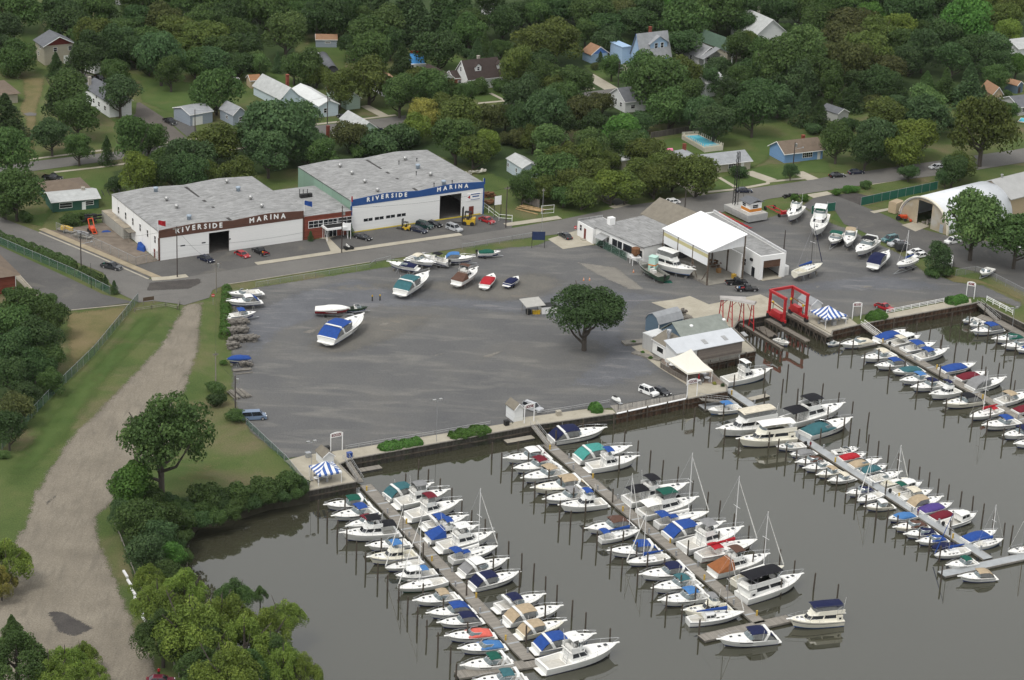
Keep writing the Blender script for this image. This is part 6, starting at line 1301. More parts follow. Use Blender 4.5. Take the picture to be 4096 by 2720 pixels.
ashore((13,505,405),(13,432,590),'fb',None,'tallest white motor yacht with a mast in the storage yard',{'hard':1,'hx':.66,'B':4.6},zd=1.3)
ashore((13,655,590),(13,592,655),'rb','green','small white boat with a green top beside the tallest yacht',{'mode':'open','ls':1.3},True,.9)
ashore((13,775,550),(13,730,685),'ex','tan','white cruiser with tan top in the storage yard row',{'mode':'bim','arch':0,'B':3.2})
ashore((13,985,640),(13,815,760),'ex','black','big white cruiser with a black oval bimini in the storage yard',{'mode':'bim','arch':1,'B':4})
ashore((13,965,870),(13,1115,740),'ex','navy','white cruiser with navy enclosure next to the big storage yard cruiser',{'mode':'camp','arch':0})
ashore((13,245,950),(13,500,860),'sb','blue','cream sailboat with blue sail cover on stands by the white garage',{'H':11,'jib':'navy','hull':CREAM,'mx':.58,'mastm':mat('dark_spar',(.06,.055,.05),.5)},zd=1.5)
ashore((13,1365,815),(13,1188,875),'sb','blue','white sailboat with dark blue keel on a two wheeled trailer',{'H':8,'furl':0,'boot':'navy','mx':.55},True,1.5)
ashore((13,2050,905),(13,1975,945),'rb',None,'white dinghy with black seats by the wire fence at right',{'mode':'open','sole':BLACK,'rail':0,'ls':1.2},True,.6)
# ------------------------------------------------------------------ vehicles
TYRE=BLACK;RIM=mat('wheel_rim',(.45,.45,.46),.35,.1,metal=.6);LAMPW=mat('headlight_lens',(.75,.75,.72),.15,.05);LAMPR=mat('tail_light',(.4,.02,.015),.3,.05)
CARC={'black':(.012,.012,.014),'dark grey':(.035,.038,.042),'navy':(.012,.016,.035),'red':(.34,.015,.02),'white':(.75,.75,.73),'silver':(.42,.43,.44),'dark green':(.012,.04,.035),'teal':(.06,.16,.17),'blue':(.13,.18,.26),'maroon':(.14,.02,.035),'beige':(.5,.46,.38),'yellow':(.7,.42,.02)}
SPEC={'sedan':(4.7,1.75,1.42),'coupe':(4.6,1.78,1.3),'suv':(4.6,1.8,1.78),'van':(5.2,1.95,2.0),'pickup':(5.4,1.9,1.75),'small_pickup':(4.8,1.7,1.6),'big_coupe':(5.3,1.9,1.38)}
def vehicle(kind,col,rear,front,label,cat='car',name=None,z=0,extra=None):
 r,f=V2(P(*rear,.5)),V2(P(*front,.5));u=(f-r).normalized();mid=(r+f)/2;base='pickup' if 'pickup' in kind else 'coupe' if 'coupe' in kind else kind
 L,W,H=SPEC[kind];t=thing(name or{'pickup':'pickup_truck','suv':'parked_suv','van':'parked_van'}.get(base,'parked_car'),label,cat,(mid.x,mid.y,z),math.atan2(u.y,u.x),'parked cars and trucks')
 x0,x1=-L/2,L/2;pm=mat('car_'+col.replace(' ','_'),CARC[col],.18,.05,1,spec=.6);hb=H*(.58 if base in('sedan','coupe')else.56)
 def sec(pts,inset=.06):
  m=MB();n=len(pts)
  m.loft([[(x,y,zz)for x,zz in pts]for y in(-W/2+inset*1.6,-W/2,W/2,W/2-inset*1.6)]if 0 else[[(x,-W/2+(0 if zz<hb-.05 else inset),zz)for x,zz in pts],[(x,W/2-(0 if zz<hb-.05 else inset),zz)for x,zz in pts]],True,True);return m
 lo=.28
 if base in('sedan','coupe'):
  body=[(x0,lo+.1),(x0+.1,lo),(x1-.1,lo),(x1,lo+.12),(x1-.03,hb-.22),(x1-.35,hb-.08),(x1-L*.28,hb),(x0+L*.18,hb+.02),(x0+.1,hb-.02),(x0,hb-.2)]
  cab=(x0+L*.10,x0+L*.24,x1-L*.42,x1-L*.26)
 elif base=='suv':
  body=[(x0,lo+.1),(x0+.1,lo),(x1-.1,lo),(x1,lo+.15),(x1-.03,hb-.18),(x1-.25,hb-.03),(x1-L*.27,hb),(x0,hb+.02)]
  cab=(x0+.06,x0+.25,x1-L*.40,x1-L*.26)
 elif base=='van':
  body=[(x0,lo+.1),(x0+.1,lo),(x1-.1,lo),(x1,lo+.15),(x1-.05,hb-.2),(x1-L*.16,hb),(x0,hb)]
  cab=(x0+.03,x0+.12,x1-L*.27,x1-L*.15)
 else:
  body=[(x0,lo+.15),(x0+.05,lo+.1),(x1-.1,lo),(x1,lo+.15),(x1-.03,hb-.18),(x1-.2,hb-.03),(x1-L*.27,hb),(x1-L*.60,hb),(x1-L*.605,.62),(x0+.08,.62),(x0+.08,hb-.02),(x0,hb-.02)]
  cab=(x1-L*.60,x1-L*.56,x1-L*.40,x1-L*.28)
 sec(body).build('body',pm,t)
 if base=='pickup':
  m=MB()
  for s in(-1,1):m.box(x0+.02,x1-L*.6,s*(W/2-.06)-.05,s*(W/2-.06)+.05,.5,hb)
  m.build('bed_side',pm,t)
  m=MB();m.box(x0+.1,x1-L*.61,-W/2+.12,W/2-.12,.63,.66);m.build('truck_bed',mat('bed_liner',(.02,.02,.02),.8),t)
 a,b,c,d=cab;wt=W/2-.22;wb=W/2-.05;zt=H-.05
 m=MB();m.loft([[(a,-wb,hb-.01),(d,-wb,hb-.01),(d,wb,hb-.01),(a,wb,hb-.01)],[(b,-wt,zt),(c,-wt,zt),(c,wt,zt),(b,wt,zt)]],True,True);gh=m.build('windows',GLASS,t)
 m=MB();m.loft([[(b-.06,-wt-.03,zt-.02),(c+.06,-wt-.03,zt-.02),(c+.06,wt+.03,zt-.02),(b-.06,wt+.03,zt-.02)],[(b+.1,-wt+.08,H),(c-.1,-wt+.08,H),(c-.1,wt-.08,H),(b+.1,wt-.08,H)]],True,True);m.build('roof',pm,t)
 m=MB()
 for s in(-1,1):
  for p,q in(((a,hb),(b,zt)),((d,hb),(c,zt)),(((a+d)/2,hb),((b+c)/2,zt))):
   m.tube((p[0],s*(wb+.005),p[1]),(q[0],s*(wt+.01),q[1]),.055,n=4)
 m.build('pillar',pm,gh)
 wr=.33 if base in('sedan','coupe')else.38
 for x in(x0+L*.19,x1-L*.17):
  for s in(-1,1):
   m=MB();m.add(*wheel_geo(wr,.22));w=m.build('wheel',TYRE,t);w.location=(x,s*(W/2-.09),wr)
   m=MB();m.add(*wheel_geo(wr*.6,.235));m.build('rim',RIM,w)
 for s in(-1,1):
  m=MB();m.box(x1-.14,x1-.0,s*W*.36-.2,s*W*.36+.2,hb-.33,hb-.17);m.build('headlight',LAMPW,t)
  m=MB();m.box(x0-.012,x0+.1,s*W*.39-.14,s*W*.39+.14,hb-.3,hb-.08);m.build('tail_light',LAMPR,t)
 m=MB();m.box(x1-.08,x1+.05,-W*.46,W*.46,lo+.02,lo+.2);m.box(x0-.05,x0+.08,-W*.46,W*.46,lo+.04,lo+.22);m.build('bumper',STEEL if base in('pickup','suv','van')else pm,t)
 m=MB()
 for s in(-1,1):m.box(d-.1,d+.05,s*(W/2+.08)-.09,s*(W/2+.08)+.09,hb+.02,hb+.17)
 m.build('mirror',pm,t)
 if base in('suv',):
  m=MB()
  for s in(-1,1):m.box(b+.1,c-.2,s*wt*.85-.03,s*wt*.85+.03,H+.04,H+.09)
  m.build('roof_rail',BLACK,t)
 if extra:extra(t,x0,x1,L,W,H,hb)
 return t
def load(cols):
 def f(t,x0,x1,L,W,H,hb):
  for k,c in enumerate(cols):
   m=MB();x=x0+.4+k*.5;y=random.uniform(-.4,.3);m.lathe([(.2,0),(.22,.2),(.2,.38),(.01,.4)],8,(x,y,.66));m.build('load',paint(c),t)
 return f
vehicle('pickup','dark grey',(10,935,872),(10,1122,912),'dark grey crew pickup on the side street beside the wire fence','pickup',extra=load(['green']))
vehicle('pickup','black',(10,398,62),(10,568,82),'black pickup at the back of the green house lawn','pickup')
vehicle('sedan','navy',(10,1845,800),(10,1955,842),'dark sedan parked beside the open door of the brown banded shed')
vehicle('coupe','red',(10,2188,755),(10,2282,798),'red coupe parked in front of the brown banded shed')
vehicle('pickup','black',(11,100,785),(11,-15,725),'black pickup with a red load in its bed by the brown banded shed','pickup',extra=load(['red','red','orange']))
vehicle('coupe','black',(11,912,602),(11,1065,640),'black coupe parked nearest the brick office')
vehicle('sedan','navy',(11,1440,540),(11,1558,570),'dark sedan next to the small yellow forklift')
vehicle('suv','dark green',(11,1498,505),(11,1610,530),'dark green wagon between two black cars at the blue banded shed')
vehicle('sedan','black',(11,1580,485),(11,1695,515),'black sedan nearest the open bay of the blue banded shed')
vehicle('suv','silver',(11,1768,520),(11,1890,562),'silver four wheel drive in front of the open bay door')
vehicle('small_pickup','red',(11,2072,445),(11,2190,488),'small red pickup at the right corner of the blue banded shed','pickup')
vehicle('sedan','dark grey',(12,530,630),(12,450,585),'dark grey sedan leaving through the yard entrance')
vehicle('big_coupe','white',(12,1550,285),(12,1372,305),'long white coupe parked on the far side of the street')
vehicle('sedan','navy',(12,2068,190),(12,2205,190),'dark sedan parked on the street beside the black crane mast')
vehicle('sedan','black',(13,568,55),(13,710,45),'black sedan under the street trees in front of the blue ranch')
vehicle('sedan','navy',(13,745,25),(13,880,15),'dark blue sedan ahead of the black sedan under the trees')
vehicle('pickup','black',(12,2062,1098),(12,2268,1095),'black pickup with red fuel cans parked by the boat house','pickup',extra=load(['white','light blue','red','red']))
vehicle('pickup','black',(12,1990,1040),(12,2150,1032),'second black pickup between the boat house and the fuel can pickup','pickup')
vehicle('small_pickup','red',(13,988,1240),(13,1152,1292),'small red pickup on the gravel behind the white quay rail','pickup')
vehicle('suv','teal',(13,1195,628),(13,1048,655),'dark teal four wheel drive in front of the half round hall')
vehicle('pickup','silver',(13,1270,672),(13,1122,692),'silver pickup next to the dark box trailer','pickup')
vehicle('coupe','white',(13,1438,745),(13,1285,765),'white sports coupe behind the trailer sailboat')
vehicle('coupe','white',(13,1470,775),(13,1335,800),'white and dark coupe half hidden by the bushy tree')
vehicle('suv','white',(13,1745,650),(13,1660,668),'white truck half hidden by the big tree at the hall')
vehicle('van','blue',(20,2250,715),(21,72,705),'blue and silver van at the left edge of the gravel yard','van')
vehicle('suv','silver',(22,115,600),(22,268,655),'grey silver four wheel drive by the D dock sign')
vehicle('suv','white',(22,1188,450),(22,1335,510),'white four wheel drive near the C dock sign')
vehicle('sedan','black',(22,1300,445),(22,1450,505),'black sedan right of the white four wheel drive near C dock')
vehicle('pickup','black',(0,1502,1090),(0,1632,1155),'black pickup beside the brown driveway at upper left','pickup')
vehicle('pickup','black',(0,868,708),(0,962,742),'black pickup parked against the white camper trailer','pickup')
vehicle('sedan','black',(1,850,1085),(1,772,1065),'black car in the shade beside the pale blue bungalow')
vehicle('sedan','navy',(1,1060,1205),(1,1165,1195),'dark car on the back street below the olive tree')
vehicle('sedan','silver',(3,1598,1535),(3,1512,1545),'silver car on the street under the right hand trees')
vehicle('sedan','teal',(3,2150,985),(3,2280,978),'teal car beside the tan garage at upper right')
vehicle('sedan','white',(2,1615,575),(2,1572,552),'white car left of the porch bungalow')
vehicle('sedan','maroon',(30,1370,1575),(30,1590,1575),'maroon car with open rear at the bottom edge beside the red clad person')
vehicle('sedan','white',(13,2450,740),(13,2335,722),'white car cut by the right edge behind the big tree')
for nm,q in(('maroon car',(30,1480,1575)),('blue and silver van',(21,20,710)),('tallest yacht ashore',(13,470,500)),('long white coupe',(12,1460,295)),('teal car',(3,2215,980)),('brown driveway',(0,1450,1150)),('dark grey crew pickup',(10,1030,900)),('white logs',(30,1230,762)),('green house lawn',(10,800,150))):landmark(nm,P(*q))
def boxtrailer(label,p,q,W,H,m,name='camper_trailer',z0=.5,cat='trailer'):
 a,b=V2(P(*p)),V2(P(*q));u=b-a;L=u.length;t=thing(name,label,cat,(a.x,a.y,0),math.atan2(u.y,u.x))
 mb=MB();mb.xprism([(-W/2,z0),(W/2,z0),(W/2,H-.2),(W/2-.25,H),(-W/2+.25,H),(-W/2,H-.2)],0,L);mb.build('body',m,t)
 for y in(-W/2+.1,W/2-.1):w=MB();w.add(*wheel_geo(.36,.2));o=w.build('wheel',BLACK,t);o.location=(L*.45,y,.36)
 return t
boxtrailer('white camper trailer behind the black pickup at upper left',(0,815,660),(0,905,690),2.6,3.3,WALLW)
boxtrailer('dark box trailer parked beside the silver pickup',(13,1178,748),(13,1268,740),2.0,2.3,mat('dark_trailer',(.04,.042,.045),.5,.1),'box_trailer')
boxtrailer('pale box container beside the half round hall',(13,1140,400),(13,1205,375),2.4,3.2,WL['tan'],'storage_container',.1,'container')
def forklift(label,p,hd,s):
 q=V2(P(*p));t=thing('forklift',label,'forklift',q,hd);Y=paint('yellow')
 m=MB();m.prism([(-1.3*s,-.6*s),(.7*s,-.6*s),(.7*s,.6*s),(-1.3*s,.6*s)],.3,1.0*s);m.box(-1.35*s,-.7*s,-.55*s,.55*s,.9*s,1.4*s);m.build('body',Y,t)
 m=MB()
 for x in(-.7*s,.5*s):
  for y in(-.5*s,.5*s):m.tube((x,y,1.0*s),(x*.8,y*.9,2.3*s),.06*s,n=4)
 m.box(-.65*s,.5*s,-.5*s,.5*s,2.28*s,2.36*s);m.build('cage',BLACK,t)
 m=MB();m.box(-.3*s,.2*s,-.3*s,.3*s,1.0*s,1.35*s);m.box(-.4*s,-.25*s,-.3*s,.3*s,1.3*s,1.8*s);m.build('seat',BLACK,t)
 m=MB()
 for y in(-.4*s,.4*s):m.box(.75*s,.95*s,y-.08,y+.08,.2,3.1*s);m.box(.95*s,2.6*s,y-.1,y+.1,.22,.3)
 m.box(.78*s,.92*s,-.45*s,.45*s,3.0*s,3.12*s);m.box(.78*s,.92*s,-.45*s,.45*s,1.4*s,1.55*s);m.build('mast',BLACK,t)
 for x in(-.9*s,.45*s):
  for y in(-.6*s,.6*s):w=MB();w.add(*wheel_geo(.38*s,.28*s));o=w.build('wheel',BLACK,t);o.location=(x,y,.38*s)
forklift('small yellow forklift by the wall of the blue banded shed',(11,1378,555),math.atan2(E1.y,E1.x)+2.3,.95)
forklift('large yellow boat forklift at the open bay of the blue banded shed',(11,1950,505),math.atan2(E1.y,E1.x)+2.5,1.5)
t=thing('golf_cart','dark golf cart with a white seat by the office pavement','golf cart',V2(P(11,855,735)),math.atan2(E1.y,E1.x))
m=MB();m.yprism([(-1.2,.3),(1.2,.3),(1.2,.7),(.7,.95),(.4,.5),(-.4,.5),(-.4,.95),(-1.2,.95)],-.6,.6);m.build('body',BLACK,t)
m=MB();m.box(-.45,.1,-.5,.5,.85,1.0);m.box(-.55,-.4,-.5,.5,1.0,1.5);m.build('seat',VINYL,t)
for x in(-.8,.8):
 for y in(-.55,.55):w=MB();w.add(*wheel_geo(.25,.2));o=w.build('wheel',BLACK,t);o.location=(x,y,.25)
t=thing('tractor','orange red tractor with front loader at the half round hall','tractor',V2(P(13,1225,460)),math.atan2(-.35,1));ROr=mat('tractor_red',(.55,.07,.02),.4,.1)
m=MB();m.box(-.4,1.6,-.4,.4,.7,1.4);m.box(-.9,-.4,-.5,.5,.8,1.1);m.build('body',ROr,t)
m=MB()
for y in(-.6,.6):m.path([(0,y,1.2),(1.6,y,1.5),(2.6,y,.5)],.09,5)
m.box(2.5,3.0,-.9,.9,.2,.7);m.build('loader',ROr,t)
m=MB();m.tube((-.8,-.5,1.1),(-.8,-.5,2.2),.05);m.tube((-.8,.5,1.1),(-.8,.5,2.2),.05);m.tube((-.8,-.5,2.2),(-.8,.5,2.2),.05);m.build('roll_bar',BLACK,t)
for x,r in((-.6,.65),(1.3,.4)):
 for y in(-.75,.75):w=MB();w.add(*wheel_geo(r,.35));o=w.build('wheel',BLACK,t);o.location=(x,y,r)
t=thing('boat_trailer','empty red hydraulic boat trailer on the grass beside the sedan cruiser','trailer',V2(P(13,90,400)),math.atan2(E2.y,E2.x));RED=mat('lift_red',(.38,.018,.022),.45,.1)
m=MB()
for y in(-.9,.9):m.tube((-4,y,.8),(3,y,.8),.12,n=5)
for x in(-4,-1.5,1,3):m.tube((x,-1.3,.8),(x,1.3,.8),.1,n=5)
m.build('frame',RED,t)
m=MB();m.box(2.4,3.4,-.8,.8,.8,1.6);m.build('power_pack',RED,t)
for x in(-3.8,2.8):
 for y in(-1.5,1.5):w=MB();w.add(*wheel_geo(.5,.35));o=w.build('wheel',BLACK,t);o.location=(x,y,.5)
a,b=V2(P('w',1600,175)),V2(P('w',1840,292));u=b-a;Lb_=u.length;rzc=math.atan2(u.y,u.x)
t=thing('work_barge','grey work barge ashore with a small orange striped wheelhouse and black crane mast','barge',(a.x,a.y,0),rzc);landmark('grey work barge',a+u/2)
m=MB();m.xprism([(.2,.5),(6.3,.5),(6.5,1.6),(6.5,2.3),(0,2.3),(0,1.6)],0,Lb_);m.build('hull',mat('barge_grey',(.36,.36,.35),.7,.15,.8),t)
m=MB();m.box(.1,Lb_-.1,.1,6.4,2.3,2.34);m.build('deck',mat('barge_deck',(.40,.39,.36),.8,.15),t)
m=MB();m.box(Lb_*.50,Lb_*.86,1.6,5.4,2.34,5.0);wh=m.build('wheelhouse',WALLW,t)
m=MB();m.box(Lb_*.50-.02,Lb_*.86+.02,1.58,5.42,2.6,3.4);m.build('orange_stripe',mat('orange_stripe',(.55,.20,.03),.6),wh)
window(wh,Lb_*.55,1.6,3.7,1.4,.9,'f');window(wh,Lb_*.86,2.4,3.6,1.8,.9,'r')
m=MB();m.xprism([(1.1,4.95),(3.5,5.7),(5.9,4.95),(5.9,5.1),(3.5,5.85),(1.1,5.1)],Lb_*.46,Lb_*.9);m.build('roof',RF['slate'],wh)
m=MB()
for x,y in((1.0,2.0),(1.0,3.0),(2.0,2.0),(2.0,3.0)):m.tube((x,y,2.3),(1.5+(x-1.5)*.5,2.5+(y-2.5)*.5,17),.09,n=4)
for k in range(12):
 z=2.5+k*1.2;m.tube((1.0,2.0,z),(2.0,2.0,z+1.2),.04,n=3);m.tube((1.0,3,z),(1.0,2,z+1.2),.04,n=3)
m.build('crane_mast',BLACK,t)
m=MB();m.tube((1.5,2.5,16.5),(Lb_*.5,3,2.4),.03,n=3);m.tube((1.5,2.5,12),(Lb_*.4,4,2.4),.03,n=3);m.build('stay_wire',BLACK,t)
t=thing('barge_trolley','row of red trailer frames lying beside the boat house','trailer',V2(P('w',1500,205)),rzc)
m=MB()
for y in(0,1.6):m.tube((0,y,.7),(14,y,.7),.16,n=5)
for k in range(8):m.tube((k*2,-.6,.7),(k*2,2.2,.7),.1,n=4);m.tube((k*2,0,.7),(k*2,0,1.4),.1,n=4)
m.build('frame',RED,t)
# ------------------------------------------------------------------ boat lift and small red gantry
def at_l(x,y,z=0):return V2(P('l',x,y,z))
f0,f1=at_l(1080,600),at_l(1310,730);g0,g1=at_l(1430,540),at_l(1650,660)
u=(f1-f0).normalized();n=Vector((-u.y,u.x,0));Ll=(f1-f0).length;Wl=(g0-f0).dot(n);t=thing('travel_lift','big red travel lift straddling the right lift slip','boat lift',f0,math.atan2(u.y,u.x));landmark('red travel lift',f0)
Hl=7.2;print('lift',Ll,Wl)
for y in(0,Wl):
 for x in(0,Ll):m=MB();m.box(x-.25,x+.25,y-.25,y+.25,1.2,Hl-.6);m.build('leg',RED,t)
m=MB()
for y in(0,Wl):m.box(-.4,Ll+.4,y-.26,y+.26,Hl-.6,Hl)
m.box(-.28,.28,.27,Wl-.27,Hl-.5,Hl+.1);m.build('top_beam',RED,t)
m=MB()
for y in(0,Wl):m.box(-.7,Ll+.7,y-.24,y+.24,1.0,1.7)
m.box(1.4,Ll-.8,-.6,.6,1.75,2.9);m.box(.6,Ll*.6,Wl-.6,Wl+.6,1.75,2.9);m.build('lower_beam',RED,t)
m=MB()
for y in(0,Wl):m.tube((0,y,4.3),(Ll,y,3.9),.12);
m.build('hoist_drum',RUST,t)
m=MB()
for x in(.4,Ll-.6):
 for y in(.6,Wl-.6):m.lathe([(.01,-.35),(.3,-.2),(.3,.2),(.01,.35)],8,(x,y,4.1))
m.build('hoist_block',paint('yellow'),t)
m=MB()
for x in(.8,Ll-.8):
 for y in(.4,Wl-.4):m.box(x-.12,x+.12,y-.03,y+.03,1.8,4.1)
m.build('lifting_sling',mat('green_sling',(.02,.12,.09),.8),t)
for x in(-.2,Ll+.2):
 for y in(0,Wl):w=MB();w.add(*wheel_geo(.62,.5));o=w.build('wheel',BLACK,t);o.location=(x,y,.68)
def aframe(label,p0,p1,p2,H):
 """red gantry: two A legs per side under a grey hood; p0-p1 base of the near leg pair"""
 a,b,c=(at_l(*q)for q in(p0,p1,p2));t=thing('boat_gantry',label,'gantry',a);m=MB()
 for s0 in(a,c):
  d=(b-a);top=s0+d*.5
  for k in(0,1):
   base=s0+d*k-a
   for e in(0,):m.tube(base,(top-a+d*(k-.5)*.25)+Vector((0,0,H)),.13,n=5)
  for z in(.25,.5,.75):m.tube(s0-a+d*(.0+z*.375)+Vector((0,0,H*z)),s0-a+d*(1-z*.375)+Vector((0,0,H*z)),.07,n=4)
  m.tube(s0-a+d*.2+Vector((0,0,H*.6)),(s0-a)+d*.5+(c-a).normalized()*(1.6 if s0 is a else-1.6)+Vector((0,0,H)),.07,n=4)
 m.build('frame',RED,t)
 q=(c-a);L_=q.length+1.2;o=MB();o.xprism([(-.9,-.1),(-.7,.35),(0,.6),(.7,.35),(.9,-.1)],-.6,L_-.6);h=o.build('hood',mat('hood_grey',(.36,.34,.32),.8,.12,.8),t);h.location=(b-a)*.5+Vector((0,0,H));h.rotation_euler=(0,0,math.atan2(q.y,q.x))
aframe('left red gantry frame under a grey hood at the lift apron',(285,640),(360,725),(610,655),6.3)
aframe('right red gantry frame under a grey hood on the narrow trestle pier',(430,660),(505,745),(765,720),6.3)
def person(label,p,hd,top,legs,z=0,pose=0,H=1.75):
 q=P(*p,z);t=thing('person',label,'person',(q.x,q.y,z),hd);k=H/1.75
 me=bpy.data.meshes.new('body');J=[(0,0,.95),(0,0,1.2),(0,0,1.42),(0,0,1.52),(.02,0,1.62),(.02,0,1.75),(0,.1,.9),(.04,.11,.5),(0,.11,.06),(.14,.12,.03),(0,-.1,.9),(-.02,-.11,.5),(-.06,-.11,.06),(.08,-.12,.03),(0,.19,1.4),(.03,.24,1.12),(.16,.2,.92),(.22,.18,.86),(0,-.19,1.4),(-.02,-.24,1.12),(.1,-.22,.9),(.16,-.2,.84)]
 E_=[(0,1),(1,2),(2,3),(3,4),(4,5),(0,6),(6,7),(7,8),(8,9),(0,10),(10,11),(11,12),(12,13),(2,14),(14,15),(15,16),(16,17),(2,18),(18,19),(19,20),(20,21)]
 rad=[.15,.14,.15,.06,.095,.08,.095,.07,.05,.04,.095,.07,.05,.04,.065,.05,.035,.03,.065,.05,.035,.03]
 me.from_pydata([tuple(c*k for c in j)for j in J],E_,[]);o=link(bpy.data.objects.new('body',me));o.parent=t
 sm=o.modifiers.new('skin','SKIN')
 for v,r in zip(me.skin_vertices[0].data,rad):v.radius=(r*k,r*k)
 me.skin_vertices[0].data[0].use_root=True;o.modifiers.new('sub','SUBSURF').levels=1
 dg=bpy.context.evaluated_depsgraph_get();me2=bpy.data.meshes.new_from_object(o.evaluated_get(dg));o.modifiers.clear();o.data=me2;me2.name='body'
 SK=mat('skin',(.45,.26,.18),.6);me2.materials.clear()
 for m_ in(SK,canvas(top),canvas(legs)):me2.materials.append(m_)
 for p_ in me2.polygons:
  c=p_.center/k;p_.material_index=0 if c.z>1.5 or(abs(c.y)>.17 and c.z<1.1 and c.z>.75)else(1 if c.z>.92 else 2)
  p_.use_smooth=True
 m=MB();m.lathe([(.10,0),(.105,.06),(.08,.12),(.01,.14)],8,(0,0,1.66*k));m.build('hair',BLACK,t,True)
person('person in a maroon top walking along the grey C dock',(23,388,1000,),math.atan2(-.8,.5),'maroon','brown',DOCKZ)
person('person in a dark red top near the outer end of C dock',(33,1380,48),1.0,'purple','maroon',DOCKZ)
person('person in a red top standing beside the maroon car',(30,1465,1535),2.0,'red','black')
# ------------------------------------------------------------------ trees
def leafmat(name,rgb,hue=.5):
 m,nt,b=newmat('leaves_'+name)
 at=nt.nodes.new('ShaderNodeAttribute');at.attribute_name='lf'
 oi=nt.nodes.new('ShaderNodeObjectInfo')
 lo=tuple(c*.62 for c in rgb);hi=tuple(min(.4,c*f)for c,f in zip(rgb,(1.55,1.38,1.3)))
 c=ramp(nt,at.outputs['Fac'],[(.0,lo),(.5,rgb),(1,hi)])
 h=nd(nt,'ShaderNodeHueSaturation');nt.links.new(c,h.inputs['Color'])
 nt.links.new(mathn(nt,'ADD',mathn(nt,'MULTIPLY',oi.outputs['Random'],.02),.488),h.inputs['Hue'])
 nt.links.new(mathn(nt,'ADD',mathn(nt,'MULTIPLY',oi.outputs['Random'],.45),.78),h.inputs['Value'])
 nt.links.new(h.outputs[0],b.inputs['Base Color']);b.inputs['Roughness'].default_value=.6;b.inputs['Specular IOR Level'].default_value=.15
 tr=nt.nodes.new('ShaderNodeBsdfTranslucent');nt.links.new(h.outputs[0],tr.inputs[0]);mx=nd(nt,'ShaderNodeMixShader');mx.inputs[0].default_value=.32
 nt.links.new(b.outputs[0],mx.inputs[1]);nt.links.new(tr.outputs[0],mx.inputs[2]);nt.links.new(mx.outputs[0],nt.nodes['Material Output'].inputs[0])
 return m
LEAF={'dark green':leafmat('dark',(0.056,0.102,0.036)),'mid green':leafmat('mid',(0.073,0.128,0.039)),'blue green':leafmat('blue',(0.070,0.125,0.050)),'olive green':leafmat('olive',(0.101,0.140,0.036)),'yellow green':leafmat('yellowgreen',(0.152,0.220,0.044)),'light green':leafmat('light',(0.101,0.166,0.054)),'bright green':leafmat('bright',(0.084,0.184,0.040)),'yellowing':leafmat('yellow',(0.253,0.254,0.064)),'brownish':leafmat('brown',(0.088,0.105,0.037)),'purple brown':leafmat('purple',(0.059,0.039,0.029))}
BARK=mat('bark',(.07,.06,.05),.95,.35,2,sc=(1,1,.3))
